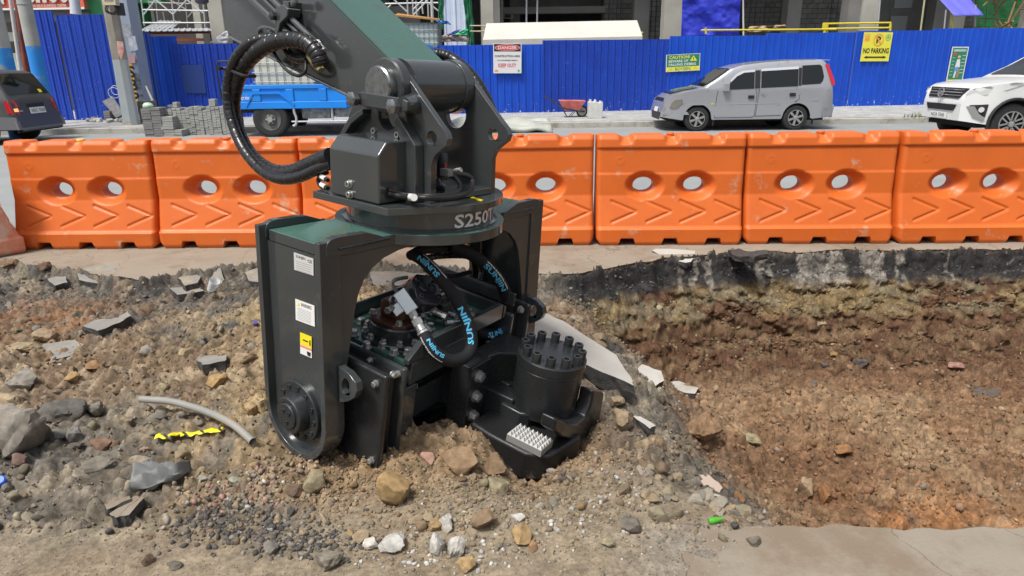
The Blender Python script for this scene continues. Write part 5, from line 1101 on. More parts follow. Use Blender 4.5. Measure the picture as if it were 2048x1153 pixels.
for i, y in enumerate((52, 63)): tag(pole(940, y, 972, y, 24.6, .02, mat('pale_wood', (.55, .45, .3), .7), 'wooden_batten'), ['upper', 'lower'][i]+' pale batten left of the cream canopy', 'batten')
# yellow rails
b = MB(); b.cyl(ony(1402, 61, 24.3), ony(1672, 59, 24.3), .028, n=8); b.cyl(ony(1411, 56, 24.28), ony(1412, 68, 24.28), .03, n=8); b.build('rail_tube', M_yp) and None
o_ = COL.objects[-1]; tag(o_, 'long horizontal yellow tube above the fence left of the no parking sign', 'tube')
b = MB()
for y in (48, 58): b.cyl(ony(1652, y, 25.0), ony(1782, y-2, 25.0), .03, n=8)
for x in (1655, 1781): b.cyl(ony(x, 47, 25.0), ony(x-1, 66, 25.0), .04, n=8)
b.build('yellow_railing', M_yp); tag(COL.objects[-1], 'yellow tube railing behind the no parking sign', 'railing')
b = MB(); p = ony(1650, 53, 24.9); b.box(p, (.16, .12, .22)); b.box(p+np.array([0, 0, -.2]), (.08, .08, .3)); b.build('pipe_coupler', M_yp, bevel=.02, origin=p); tag(COL.objects[-1], 'yellow clamp box at the left end of the railing', 'clamp')
b = MB(); p = ony(1277, 66, 24.4); b.cyl(p-np.array([0, 0, .25]), p+np.array([0, 0, .15]), .05, n=10); b.cyl(p-np.array([.15, 0, 0]), p+np.array([.15, 0, 0]), .03, n=8); b.build('valve_stand', M_yp, origin=p); tag(COL.objects[-1], 'small yellow valve on a stub at the right end of the canopy', 'valve')
cloth([(1497, 54), (1570, 50), (1578, 62), (1494, 64)], 25.5, 20, 8, .06, mat('sack_brown', (.35, .27, .18), .9, bump=.3), 'sacks', 'brown sacking draped on blocks behind the yellow tube', 'sacks')
# timber and rebar jumble at the upper right
rr = random.Random(4); b = MB(); M_timb = mat('raw_timber', (.30, .17, .08), .8, col2=(.2, .12, .06), nscale=4)
for i in range(15): x = rr.uniform(1965, 2075); y = rr.uniform(-30, 50); b.cyl(ony(x, y, rr.uniform(26, 28)), ony(x+rr.uniform(-40, 40), y+rr.uniform(10, 50), rr.uniform(26, 28)), rr.uniform(.025, .05), n=5)
b.build('timber_formwork', M_timb); tag(COL.objects[-1], 'jumble of orange brown formwork timber in front of the green netting', 'timber', kind='stuff')
b = MB()
for i in range(50): x = rr.uniform(1950, 2080); y = rr.uniform(-40, 40); v_ = rr.random() < .6; b.cyl(ony(x, y, 27.2), ony(x+(rr.uniform(-4, 4) if v_ else rr.uniform(30, 60)), y+(rr.uniform(30, 60) if v_ else rr.uniform(-4, 4)), 27.2), .012, n=4)
b.build('rebar_cage', mat('rusty_rebar', (.09, .06, .05), .8)); tag(COL.objects[-1], 'rusty rebar mesh in the upper right corner', 'rebar', kind='stuff')
for i, (x0, y0, x1, y1) in enumerate(((1905, 56, 1902, 20), (1888, 60, 1892, 20), (1950, 54, 1951, 10))): tag(pole(x0, y0, x1, y1, 24.9, .025, (M_yp, M_galv, M_galv)[i], 'awning_pole'), ['yellow pole under the violet blue awning', 'pale pole left of the yellow one under the awning', 'pale pole at the right end of the awning'][i], 'pole')
# ------------------------------------------------------------------ left: shop, green building, concrete column, scaffold
GB = empty('green_building', (xat(200, 27), 27, .15)); tag(GB, 'green walled building with a dark open front at the upper left', 'building')
M_gw = mat('green_wall', (.05, .27, .11), .8, col2=(.07, .32, .14), nscale=.8, bump=.05); M_gd = mat('deep_green_wall', (.01, .17, .05), .8, col2=(.02, .22, .08), nscale=.8)
def gpart(nm, m_, *q):
    for t in q: b = MB(); bxw(b, *t); b.build(nm, m_, GB)
gpart('wall', M_gw, (xat(166, 26), xat(230, 26), 26, 26.3, .15, 7)); gpart('wall', M_gd, (xat(256, 27.5), xat(296, 27.5), 27.5, 27.8, .15, zat(280, 5, 27.5))); gpart('beam', M_gw, (xat(250, 27), xat(330, 27), 26.9, 27.4, zat(290, 6, 27), 7))
gpart('back_wall', M_int, (xat(280, 33), xat(470, 33), 33, 33.3, .15, 7), (xat(760, 33), xat(960, 33), 33, 33.3, .15, 7)); gpart('ceiling', M_cold, (xat(250, 27), xat(960, 27), 26.5, 33.4, 6.2, 6.6)); gpart('back_wall', M_chb, (xat(470, 32), xat(780, 32), 32, 32.3, .15, 7))
gpart('inner_panel', M_cold, (xat(295, 30), xat(310, 30), 30, 30.1, .15, 4.0), (xat(385, 30), xat(410, 30), 30, 30.3, .15, 7), (xat(780, 30), xat(840, 30), 30, 30.2, .15, 3.9)); gpart('blue_drum', mat('blue_drum', (.02, .10, .45), .4), (xat(330, 31), xat(337, 31), 31, 31.4, 3.0, 3.5))
for i, (a, c, Y) in enumerate(((418, 447, 24.4), (387, 402, 25.6))):
    b = MB(); bxw(b, xat(a, Y), xat(c, Y), Y, Y+.6, .15, 6.4); tag(b.build('concrete_column', M_col, bevel=.02, origin=(xat(a, Y), Y, .15)), ['thick pale concrete column beside the excavator arm', 'narrower concrete column behind the scaffold at the left'][i], 'column')
SB = empty('shop_front', (xat(60, 26), 26, .15)); tag(SB, 'shop with a large red signboard above a dark doorway at the upper left', 'shop')
def spart(nm, m_, *q, par=None):
    b = MB()
    for t in q: bxw(b, *t)
    return b.build(nm, m_, par or SB)
zb_ = zat(100, 18, 25.5); sbd = spart('signboard', mat('signboard_red', (.62, .09, .06), .5, col2=(.58, .13, .09), nscale=1), (xat(-60, 25.5), xat(174, 25.5), 25.5, 25.7, zb_, zb_+1.6)); spart('trim', M_white, (xat(-60, 25.48), xat(174, 25.48), 25.44, 25.5, zb_-.03, zb_+.03), par=sbd)
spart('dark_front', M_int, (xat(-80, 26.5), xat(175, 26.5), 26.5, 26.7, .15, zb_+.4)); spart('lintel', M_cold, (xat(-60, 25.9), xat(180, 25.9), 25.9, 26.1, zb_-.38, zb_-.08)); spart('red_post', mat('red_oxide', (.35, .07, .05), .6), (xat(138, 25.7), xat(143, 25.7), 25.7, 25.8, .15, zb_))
spart('shelf', mat('pale_goods', (.45, .5, .42), .6), (xat(8, 26.2), xat(26, 26.2), 26.1, 26.3, 2.6, 2.9), (xat(14, 26.2), xat(27, 26.2), 26.1, 26.3, 1.6, 2.2)); spart('upper_wall', M_cold, (xat(-60, 26.6), xat(200, 26.6), 26.6, 27, zb_, 7.5))
b = MB(); text(b, 'sneer', (xat(60, 25.4), 25.43, zb_+.18), (1, 0, 0), (0, 0, 1), w=xat(164, 25.4)-xat(60, 25.4), h=.95, bold=.05); text(b, 'r', (xat(-4, 25.4), 25.43, zb_+.16), (1, 0, 0), (0, 0, 1), h=.95, bold=.05); b.build('lettering', mat('sign_cream', (.58, .55, .5), .5), sbd, smooth=0)
b = MB(); text(b, 'TIRE SALES & SERVICE CENTER', (xat(66, 25.4), 25.43, zb_+.06), (1, 0, 0), (0, 0, 1), w=xat(138, 25.4)-xat(66, 25.4), h=.075, bold=.02); b.build('lettering', MATS['sign_cream'], sbd, smooth=0)
# wall mounted wrapped post
b = MB(); P = [ony(147, -20, 24.5), ony(150, 10, 24.5), ony(152, 29, 24.5)]; b.tube(P, .14, 10, 6, rf=lambda t: 1+.25*t); tag(b.build('wrapped_post', mat('pale_wrap', (.50, .54, .62), .5), origin=P[0]), 'post wrapped in pale plastic in front of the red signboard', 'post')
# poles
def utility(pxl, pxr, y0, ytop_l, ytop_r, Y, m_lo, m_hi, split_py, name, label):
    xb = (xat(pxl, Y, y0)+xat(pxr, Y, y0))/2; r_ = (xat(pxr, Y, y0)-xat(pxl, Y, y0))/2; zs_ = zat((pxl+pxr)/2, split_py, Y); rt = empty(name, (xb, Y, 0)); b = MB(); b.cyl((xb, Y, 0), (xb, Y, zs_), r_, r_*.97, 24); b.build('painted_base', m_lo, rt); b = MB(); b.cyl((xb, Y, zs_), (xb+.05, Y, 7), r_*.97, r_*.85, 24); b.build('shaft', m_hi, rt)
    b = MB(); b.cyl((xb+.01, Y, zs_+1.0), (xb+.01, Y, zs_+1.02), r_*1.02, n=24); b.cyl((xb+.02, Y, zs_+1.6), (xb+.02, Y, zs_+1.63), r_*1.04, n=24); b.build('steel_band', M_galv, rt); tag(rt, label, 'pole'); return rt
M_cyan = mat('sky_blue_paint', (.02, .25, .78), .5, col2=(.03, .28, .7), nscale=2, dirt=(.3, .35, .4), dirt_amt=.15); M_pole = mat('pole_concrete', (.42, .42, .40), .85, col2=(.34, .34, .31), nscale=2, bump=.2, bscale=30, streak=(.27, .26, .24))
utility(-12, 27, 130, 0, 0, 17.5, M_cyan, M_pole, 97, 'utility_pole', 'grey pole with a sky blue foot at the far left edge'); utility(61, 88, 130, 0, 0, 18.8, M_cyan, M_pole, 93, 'utility_pole', 'grey pole with a sky blue foot beside the dark suv')
b = MB(); b.cyl(ony(18, -20, 19.5), ony(42, 150, 19.5), .05, n=10); tag(b.build('conduit', mat('pale_pipe', (.55, .52, .50), .5), origin=ony(42, 150, 19.5)), 'slanting pale pipe between the two sky blue footed poles', 'pipe')
b = MB(); b.cyl(ony(30, -20, 19.8), ony(54, 150, 19.8), .07, n=10); tag(b.build('rusty_pipe', mat('rust_dark', (.07, .03, .025), .8, col2=(.3, .06, .04), nscale=3), origin=ony(54, 150, 19.8)), 'dark rusty pipe leaning beside the pale pipe', 'pipe')
# octagonal post with posters and painted column with graffiti
rt = empty('concrete_post', (xat(262, 19.3, 240), 19.3, .15)); xq = xat(261, 19.3, 235); b = MB(); b.cyl((xq, 19.3, .1), (xq, 19.3, zat(245, 120, 19.3)), .205, .19, 8, ph=.39); b.build('painted_base', mat('pale_blue_grey', (.36, .42, .45), .7, col2=(.42, .44, .42), nscale=3), rt, smooth=0)
b = MB(); b.cyl((xq, 19.3, zat(245, 120, 19.3)), (xq, 19.3, 7), .19, .16, 8, ph=.39); b.build('shaft', mat('stained_concrete', (.26, .235, .20), .9, col2=(.36, .33, .28), nscale=2.5, streak=(.18, .16, .14), bump=.2), rt, smooth=0)
b = MB(); b.cyl((xq, 19.3, .1), (xq, 19.3, .25), .25, .22, 8, ph=.39); b.build('footing', M_kerb, rt, smooth=0)
def decal(px4, Y, m_, nm, par, off=0): b = MB(); b.prism([ony(x, y, Y) for x, y in px4], (0, -.006, 0)); return b.build(nm, m_, par)
decal([(233, 82), (246, 84), (248, 100), (243, 121), (236, 108)], 19.06, mat('torn_red_poster', (.50, .13, .12), .8, col2=(.55, .5, .45), nscale=7), 'torn_poster', rt); tag(rt, 'stained octagonal concrete post standing in front of the graffiti column', 'post')
Yc = 20.6; rt = empty('painted_column', (xat(262, Yc, 200), Yc, .15)); x0, x1 = xat(262, Yc, 190)-.22, xat(262, Yc, 190)+.42
x0, x1 = xat(258, Yc, 190), xat(286, Yc, 190); zy0, zy1 = zat(270, 205, Yc), zat(260, 125, Yc)
b = MB(); bxw(b, x0, x1, Yc, Yc+.6, .15, 7); b.build('shaft', mat('pale_blue_paint', (.26, .33, .45), .8, col2=(.36, .40, .46), nscale=1.5, namount=.8, streak=(.5, .5, .5)), rt, bevel=.01)
b = MB(); bxw(b, x0-.004, x1-.17, Yc-.008, Yc, zy0, zy1); yf_ = b.build('yellow_panel', mat('traffic_yellow', (.75, .42, .03), .6), rt); b = MB(); bxw(b, x1-.17, x1+.004, Yc-.006, Yc, .15, zy1+.1); b.build('dark_strip', mat('peeling_black', (.05, .055, .07), .8, col2=(.2, .25, .35), nscale=6), rt)
b = MB()
for i, ch in enumerate('SBP'): text(b, ch, (x0+.08, Yc-.012, zy1-.42-i*.36), (1, 0, 0), (0, 0, 1), w=.22, h=.32, bold=.03)
b.build('graffiti', M_textb, yf_, smooth=0)
decal([(246, 48), (262, 49), (262, 75), (248, 75)], Yc-.004, mat('faded_poster', (.45, .46, .5), .8, col2=(.25, .28, .33), nscale=14, namount=.3), 'poster', rt); decal([(256, 75), (270, 72), (276, 100), (260, 105)], Yc-.006, mat('white_poster', (.58, .60, .65), .8, col2=(.35, .4, .5), nscale=6, namount=.3), 'poster', rt); decal([(257, 110), (270, 110), (271, 127), (258, 127)], Yc-.008, mat('pink_poster', (.5, .3, .32), .8), 'poster', rt)
tag(rt, 'square column painted pale blue above and yellow below with black graffiti', 'column')
def mbox(px, py, Y, sx, sy, sz, m_, label):
    b = MB(); p = ony(px, py, Y); b.box(p, (sx, sy, sz)); b.box(p+np.array([0, -sy/2-.01, sz*.1]), (sx*.7, .02, sz*.5)); b.box(p+np.array([0, 0, sz/2+.01]), (sx*1.05, sy*1.05, .02)); tag(b.build('meter_box', m_, bevel=.02, origin=p), label, 'meter box')
mbox(221, -2, 18.9, .33, .2, .32, mat('cream_box', (.55, .48, .33), .6), 'cream meter box high on the stained post'); mbox(241, 20, 19.1, .15, .16, .28, mat('dark_box', (.05, .05, .06), .5), 'small black meter box on the stained post')
b = MB(); c = ony(222, 18, 18.9)
for i in range(9): P = [c+np.array([.16*math.cos(t+i)*rr.uniform(.7, 1.1), rr.uniform(-.08, .08), .12*math.sin(t+i)*rr.uniform(.7, 1.3)]) for t in np.linspace(0, 6, 9)]; b.tube(P, .006, 5, 4)
tag(b.build('cable_bundle', M_rubber, origin=c), 'tangle of thin black cables below the cream meter box', 'cables')
b = MB(); p = ony(403, -2, 23); b.lathe(p, (0, 0, -1), [(.15, -.2), (.2, -.1), (.2, .1), (.12, .16), (.0001, .16)], 16); tag(b.build('lamp_housing', mat('dark_lamp', (.04, .04, .06), .4), origin=p), 'dark round lamp housing at the top beside the concrete column', 'lamp')
# scaffolding frames
def scaffold(lines, Y, label, r_=.024, m_=None):
    rt = empty('scaffold', ony(lines[0][2], lines[0][3], Y))
    for l in lines:
        b = MB(); b.cyl(ony(l[0], l[1], Y), ony(l[2], l[3], Y+(l[4] if len(l) > 4 else 0)), r_, n=8); b.build('tube', m_ or M_galv, rt)
    tag(rt, label, 'scaffold')
scaffold([(281, -10, 289, 52), (342, -10, 350, 60), (405, -10, 411, 60), (286, 46, 424, 46), (285, 20, 420, 22), (287, 30, 311, 0), (311, 0, 346, 29), (346, 29, 374, 0), (374, 0, 408, 28), (340, -8, 312, -8)], 24.6, 'front scaffold frame with white tubes left of the concrete column')
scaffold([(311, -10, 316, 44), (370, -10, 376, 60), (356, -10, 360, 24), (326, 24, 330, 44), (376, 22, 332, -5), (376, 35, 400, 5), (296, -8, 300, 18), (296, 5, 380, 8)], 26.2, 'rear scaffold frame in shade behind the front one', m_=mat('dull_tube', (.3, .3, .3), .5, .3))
scaffold([(863, -20, 866, 96)], 24.3, 'single thick scaffold tube in front of the second white tank', r_=.05)
scaffold([(814, -20, 816, 32), (824, -20, 827, 34), (770, 8, 880, 6), (788, 0, 814, 24), (826, 20, 846, 0), (856, 0, 826, 32), (850, 0, 876, 22), (770, 22, 782, 10), (832, 2, 834, 34), (843, 2, 846, 28), (856, 8, 857, 36)], 26.2, 'cluster of scaffold tubes right of the excavator arm', r_=.03)
# corrugated awnings
def awning(px4, Ys, m_, label, n=26, amp=.03):
    P = [ony(x, y, Ys[i]) for i, (x, y) in enumerate(px4)]; b = MB(); N = n*6; vs = []
    for j in range(2):
        for i in range(N+1):
            u_ = i/N; p = (P[0]*(1-u_)+P[1]*u_)*(1-j)+(P[3]*(1-u_)+P[2]*u_)*j; q = (u_*n) % 1; vs.append(p+np.array([0, 0, amp*max(0, 1-abs(q-.5)*5)]))
    b.add(vs, [(i, i+1, N+1+i+1, N+1+i) for i in range(N)]); o_ = b.build('tin_roof', m_, smooth=0, origin=P[3]); o_.modifiers.new('t', 'SOLIDIFY').thickness = .012; tag(o_, label, 'roof')
M_tin = mat('grey_tin', (.42, .44, .46), .5, .2, col2=(.35, .36, .38), nscale=3)
awning([(262, 59), (420, 58), (424, 63), (258, 64)], (24.2, 24.2, 23.0, 23.0), M_tin, 'pale corrugated tin roof edge above the fence by the scaffold', n=14); awning([(318, 42), (362, 44), (345, 58), (282, 60)], (25.2, 25.2, 24.0, 24.0), M_tin, 'tilted loose tin sheets lying on the tin roof', n=6)
b = MB(); q = ony(262, 66, 23.4); q2 = ony(420, 66, 23.4); b.bb((q[0], 23.4, q[2]-.05), (q2[0], 23.5, q[2]+.02)); q = ony(350, 81, 22.6); q2 = ony(405, 82, 22.6); b.bb((q[0], 22.6, q[2]-.03), (q2[0], 22.7, q[2]+.05)); tag(b.build('red_steel_beam', mat('red_oxide_steel', (.30, .07, .045), .6)), 'red oxide steel beam under the tin roof', 'beam')
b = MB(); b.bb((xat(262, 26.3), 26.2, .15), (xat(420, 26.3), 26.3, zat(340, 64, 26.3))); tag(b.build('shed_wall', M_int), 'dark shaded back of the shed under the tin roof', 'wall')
cloth([(418, 86), (452, 62), (466, 68), (452, 90)], 23.2, 10, 8, .02, M_white, 'white_sheet', 'white sheet beside the concrete column below the excavator arm', 'sheet')
# liquid tanks
def tank(px0, px1, py0, py1, Y, dep, label):
    x0, x1 = xat(px0, Y, py1), xat(px1, Y, py1); z0, z1 = zat(px0, py1, Y), zat(px0, py0, Y); rt = empty('liquid_tank', ((x0+x1)/2, Y, z0))
    b = MB(); bxw(b, x0+.03, x1-.03, Y+.03, Y+dep-.03, z0+.02, z1); b.build('bottle', mat('milky_plastic', (.60, .60, .50), .4, col2=(.55, .57, .5), nscale=2) if px0 < 700 else mat('frosty_plastic', (.42, .52, .52), .4), rt, bevel=.06, seg=4)
    b = MB(); n_ = 8
    for i in range(n_+1):
        x = x0+(x1-x0)*i/n_; b.cyl((x, Y, z0), (x, Y, z1-.03), .009, n=6)
        y = Y+dep*i/n_; b.cyl((x1, y, z0), (x1, y, z1-.03), .009, n=6); b.cyl((x0, y, z0), (x0, y, z1-.03), .009, n=6)
    for j in range(5):
        z = z0+(z1-.03-z0)*j/4
        for (p, q) in (((x0, Y), (x1, Y)), ((x1, Y), (x1, Y+dep)), ((x0, Y), (x0, Y+dep))): b.cyl((*p, z), (*q, z), .010, n=6)
    b.build('cage', mat('cage_grey', (.28, .30, .28), .5, .3), rt); tag(rt, label, 'tank'); return rt
tank(509, 633, 104, 184, 17.15, 1.0, 'milky caged liquid tank standing in the blue truck bed')
tank(800, 878, 46, 100, 22.9, 1.0, 'pale green caged liquid tank under the plywood right of the arm')
board([ony(790, 33, 22.8), ony(880, 42, 22.8), ony(880, 41, 24.2), ony(795, 30, 24.2)], .05, mat('orange_ply', (.42, .22, .07), .7), 'plywood_sheet', 'orange brown plywood lying on the pale green tank', 'plywood')
cloth([(870, 41), (895, 42), (902, 50), (878, 47)], 22.7, 10, 8, .03, mat('torn_blue', (.03, .15, .5), .5), 'torn_tarp', 'torn blue tarpaulin end at the tip of the plywood', 'tarpaulin')
# distant far backdrop storeys closing the street side
b = MB(); bxw(b, -60, xat(-60, 30), 28, 34, .15, 9); bxw(b, xat(2150, 30), 60, 28, 34, .15, 9); tag(b.build('neighbour_building', M_cold), 'plain grey building far along the street', 'building')

# row of buildings across the street behind the viewer, seen only as reflections
b = MB(); bxw(b, -34, 34, -32, -26, -.2, 9); ob_ = b.build('street_building', M_cold, origin=(0, -29, -.2)); tag(ob_, 'plain grey building on the viewer side of the street', 'building')
for j in range(3):
    for i in range(14):
        b = MB(); bxw(b, -32+i*4.7, -29.2+i*4.7, -26, -25.95, 1.2+j*2.7, 2.9+j*2.7); b.build('window', M_int, ob_)
# ================================================================== VEHICLES
M_glass = mat('car_glass', (.008, .010, .010), .05, spec=.5); M_tyre = mat('tyre_rubber', (.022, .022, .022), .8, bump=.2, bscale=60); M_alloy = mat('alloy', (.45, .45, .45), .3, .7); M_blk = mat('black_trim', (.015, .015, .016), .5); M_under = mat('underbody', (.01, .01, .01), .9)
M_silver = mat('silver_paint', (.39, .40, .43), .28, .40, coat=.6, dirt=(.25, .24, .22), dirt_amt=.1); M_wpaint = mat('white_paint', (.68, .69, .68), .3, coat=.5); M_dpaint = mat('dark_grey_paint', (.068, .068, .070), .4, .0, coat=.2); M_gtrim = mat('grey_cladding', (.16, .16, .17), .5)
M_tail = mat('tail_light_red', (.55, .01, .02), .2, coat=.5); M_lamp = mat('headlamp', (.55, .56, .55), .12, coat=.6); M_lampd = mat('smoked_headlamp', (.18, .18, .15), .12, coat=.8)
def wheel(rt, c, r_, w_, sgn, spokes=6, steel=False):
    """c hub centre on the outer face, sgn: -1 outer face looks to -Y"""
    c = np.asarray(c, float); ax = np.array([0, sgn, 0.]); b = MB(); k = r_*.63
    b.lathe(c-ax*w_, ax, [(k*.9, 0), (r_*.93, .0), (r_, .03), (r_, w_-.03), (r_*.94, w_-.004), (r_*.82, w_), (k*1.02, w_-.006), (k, w_-.02), (k, .02)], 40); wh = b.build('wheel', M_tyre, rt, smooth=50)
    b = MB(); b.lathe(c-ax*.02, ax, [(.0001, -.05), (k*.9, -.05), (k, -.03), (k, .012), (k*.95, .012), (k*.9, -.02)], 36); b.build('rim_well', M_blk if not steel else mat('steel_wheel', (.10, .10, .10), .6), wh)
    b = MB()
    if steel: b.lathe(c-ax*.06, ax, [(k*.98, .06), (k*.9, .01), (k*.55, -.01), (k*.45, .02), (k*.2, .03), (k*.2, .08), (.0001, .08)], 24); b.build('rim', MATS['steel_wheel'], wh); b = MB(); b.cyl(c-ax*.01, c+ax*.03, k*.25, n=14); 
    if steel:
        for i in range(6): t = i*math.pi/3; p = c+np.array([math.cos(t), 0, math.sin(t)])*k*.36-ax*.02; b.cyl(p, p+ax*.02, .02, n=6)
        b.build('hub', mat('dusty_hub', (.3, .3, .28), .6), wh); return wh
    for i in range(spokes):
        t = 2*math.pi*i/spokes+.3; d = np.array([math.cos(t), 0, math.sin(t)]); s_ = np.array([-math.sin(t), 0, math.cos(t)])
        for off in ((-.12, .12) if spokes == 6 and sgn == -1 and r_ > .36 else (0,)):
            ww = .05 if off else .12; p0 = c+d*k*.18+s_*k*off; p1 = c+d*k*.97+s_*k*off*1.6
            b.prism([p0-s_*k*ww, p0+s_*k*ww, p1+s_*k*ww*1.3, p1-s_*k*ww*1.3], ax*.016)
    b.lathe(c, ax, [(k*.24, -.01), (k*.24, .02), (k*.15, .03), (.0001, .03)], 20); b.lathe(c-ax*.005, ax, [(k*.93, .0), (k*.93, .018), (k*1.0, .018), (k*1.0, .0)], 40); b.build('rim', M_alloy, wh); return wh
def car(name, label, cat, paint, x0, yn, dirx, L_, Wd, prof, sill, wheels, r_, belt, tum, plan_f=.12, plan_r=.06, yaw=0.0, arch=1.16, cl=None):
    """prof: (x from nose, z) top line; yn near side Y; dirx=+1 nose at x0 pointing to -X"""
    rt = empty(name, (x0, yn+Wd/2, 0), 0); tag(rt, label, cat); px_, pz_ = zip(*prof)
    xs_ = sorted(set([0.0, L_]+list(np.linspace(0, L_, 90))+[w-arch*r_ for w in wheels]+[w+arch*r_ for w in wheels]))
    wmax = Wd/2
    def ztop(x): return float(np.interp(x, px_, pz_))
    def hw(x): return wmax-plan_f*max(0, 1-x/.6)**2-plan_r*max(0, 1-(L_-x)/.4)**2
    def side(x, z):
        w = hw(x); zb_ = belt
        lo = w-.04*max(0, (.45-z)/.3)**1.5-.012*abs(z-.72) if z < zb_ else w-.012*abs(zb_-.72)-tum*(z-zb_); return lo
    def zb(x):
        s_ = sill+.08*max(0, 1-x/.5)+.05*max(0, 1-(L_-x)/.5)
        for w in wheels:
            d = abs(x-w); R2 = r_*arch
            if d < R2: s_ = max(s_, r_+math.sqrt(R2*R2-d*d))
        return s_
    b = MB(); rows = []
    for x in xs_:
        zt_, z0 = ztop(x), zb(x); z0 = min(z0, zt_-.1); pts = []; zl = list(np.linspace(z0, min(belt, zt_-.03), 8))+( list(np.linspace(belt, zt_-.06, 5))[1:] if zt_-.06 > belt+.02 else [zt_-.02]*4)
        for z in zl: pts.append((side(x, z), z))
        w2 = pts[-1][0]; pts += [(w2-.04, zt_-.012), (w2*.5, zt_+.012), (0, zt_+.018)]
        full = [(x, -w, z) for w, z in pts]+[(x, w, z) for w, z in pts[::-1][1:]]; rows.append(full)
    n = len(rows[0]); T = lambda p: np.array([x0+dirx*p[0], yn+Wd/2+p[1], p[2]]); 
    b.add([T(p) for r in rows for p in r], []); 
    for i in range(len(rows)-1):
        for j in range(n-1): q = (i*n+j, i*n+j+1, (i+1)*n+j+1, (i+1)*n+j); b.f.append(q if dirx < 0 else q[::-1]); b.m.append(0)
    for i in (0, len(rows)-1): q = tuple(range(i*n, i*n+n)); b.f.append(q); b.m.append(0)
    bm_ = bmesh.new(); o_ = b.build('body', paint, rt, smooth=42); bm_.from_mesh(o_.data); bmesh.ops.recalc_face_normals(bm_, faces=bm_.faces); bm_.to_mesh(o_.data); bm_.free(); o_.data.set_sharp_from_angle(angle=R_(38))
    b = MB(); b.bb(T((.25, -wmax+.16, sill-.05)), T((L_-.2, wmax-.16, belt*.75))); b.build('underbody', M_under, rt)
    if cl:
        b = MB()
        for s_ in (-1, 1):
            for w in wheels:
                P = [T((w+math.cos(t)*r_*(arch+.03), s_*(side(w, .7)+.004), r_+math.sin(t)*r_*(arch+.03))) for t in np.linspace(-.2, math.pi+.2, 22)]; b.tube(P, .028, 6, 1)
        b.build('arch_trim', cl, rt)
    for w in wheels:
        wheel(rt, T((w, -wmax+.03, r_)), r_, .2, -1); wheel(rt, T((w, wmax-.03, r_)), r_, .2, 1)
    def sidepoly(pts, m_, nm, off=.006, th=.004, par=None, both=True):
        out = None
        for s_ in ((-1, 1) if both else (-1,)):
            b = MB(); P = [T((x, s_*(side(x, z)+off), z)) for x, z in pts]; b.prism(P, (0, s_*th, 0)); o2 = b.build(nm, m_, par or rt, smooth=0); out = out or o2
        return out
    def topgrid(xa, xb, ya, yb, m_, nm, off=.012, nx_=8, taper=0):
        b = MB(); vs = []
        for i in range(nx_+1):
            x = xa+(xb-xa)*i/nx_; k = i/nx_
            for j in range(7): y = (ya+(yb-ya)*j/6)*(1-taper*k); vs.append(T((x, y, ztop(x)+.018-.006*abs(y)/max(abs(ya), .1)+off)))
        b.add(vs, [(i*7+j, i*7+j+1, (i+1)*7+j+1, (i+1)*7+j) for i in range(nx_) for j in range(6)]); o2 = b.build(nm, m_, rt); return o2
    def endpoly(pts, m_, nm, x=0.0, off=.01, th=.01, slope=None):
        """pts (y, z) on the nose (x=0) or tail (x=L_)"""
        b = MB(); sg = -1 if x < L_/2 else 1; P = []
        for y, z in pts:
            xs2 = x; 
            # follow the top profile where it slopes
            cand = [xx for xx in np.linspace(0, L_, 400) if ztop(xx)+.018 >= z]
            if cand: xs2 = (min(cand) if sg < 0 else max(cand))
            xs2 = min(xs2, .5) if sg < 0 else max(xs2, L_-.5)
            if abs(y) > wmax-.3: xs2 = xs2-sg*.35*max(0, (abs(y)-(wmax-.3)))**1.3
            P.append(T((xs2+sg*off, y, z)))
        b.prism(P, np.array([dirx*sg*th, 0, 0])); return b.build(nm, m_, rt, smooth=0)
    rt.rotation_euler.z = 0
    return rt, T, side, sidepoly, topgrid, endpoly, ztop
# ------------------------------------------------------------------ silver van
k = 315.; mz = lambda x, y: ((x-60)/k, (1030-y)/k)
prof = [(0, .40), (.0, .55), (.04, .72), (.10, .84), (.28, .96), (.62, 1.04), (1.0, 1.10), (1.38, 1.33), (1.78, 1.60), (2.05, 1.68), (2.6, 1.745), (3.3, 1.785), (4.15, 1.79), (4.26, 1.70), (4.36, 1.45), (4.45, 1.17), (4.49, .8), (4.52, .58), (4.53, .42)]
xn = ony(1322, 230, 17.0)[0]
van, T, sd, sp, tg, ep, zt_ = car('van', 'silver van parked in front of the caution sign', 'van', M_silver, xn, 16.75, 1, 4.53, 1.66, prof, .30, (.93, 3.55), .325, 1.08, .20)
sp([mz(*q) for q in ((600, 694), (606, 640), (640, 600), (690, 565), (745, 552), (806, 548), (806, 688))], M_glass, 'side_window'); sp([mz(*q) for q in ((862, 550), (1166, 535), (1166, 674), (862, 684))], M_glass, 'side_window'); sp([mz(*q) for q in ((1197, 512), (1340, 506), (1358, 520), (1378, 600), (1370, 635), (1350, 656), (1197, 664))], M_glass, 'side_window')
sp([mz(*q) for q in ((811, 545), (855, 545), (855, 686), (811, 688))], M_blk, 'pillar', .004); sp([mz(*q) for q in ((1170, 530), (1194, 528), (1194, 668), (1170, 670))], M_blk, 'pillar', .004)
M_vis = mat('clear_visor', (.55, .58, .62), .2); sp([mz(*q) for q in ((606, 622), (650, 575), (700, 548), (808, 538), (808, 556), (720, 562), (660, 590), (612, 636))], M_vis, 'window_visor', .012); sp([mz(*q) for q in ((860, 532), (1166, 518), (1166, 538), (860, 552))], M_vis, 'window_visor', .012)
for q in ((840, 835),): pass
for (x0_, x1_, y_) in ((762, 810, 755), (1104, 1152, 740)): sp([mz(*q) for q in ((x0_, y_+13), (x1_, y_+13), (x1_, y_-13), (x0_, y_-13))], M_blk, 'door_handle', .006, .02)
M_gap = mat('panel_gap', (.03, .03, .035), .8); 
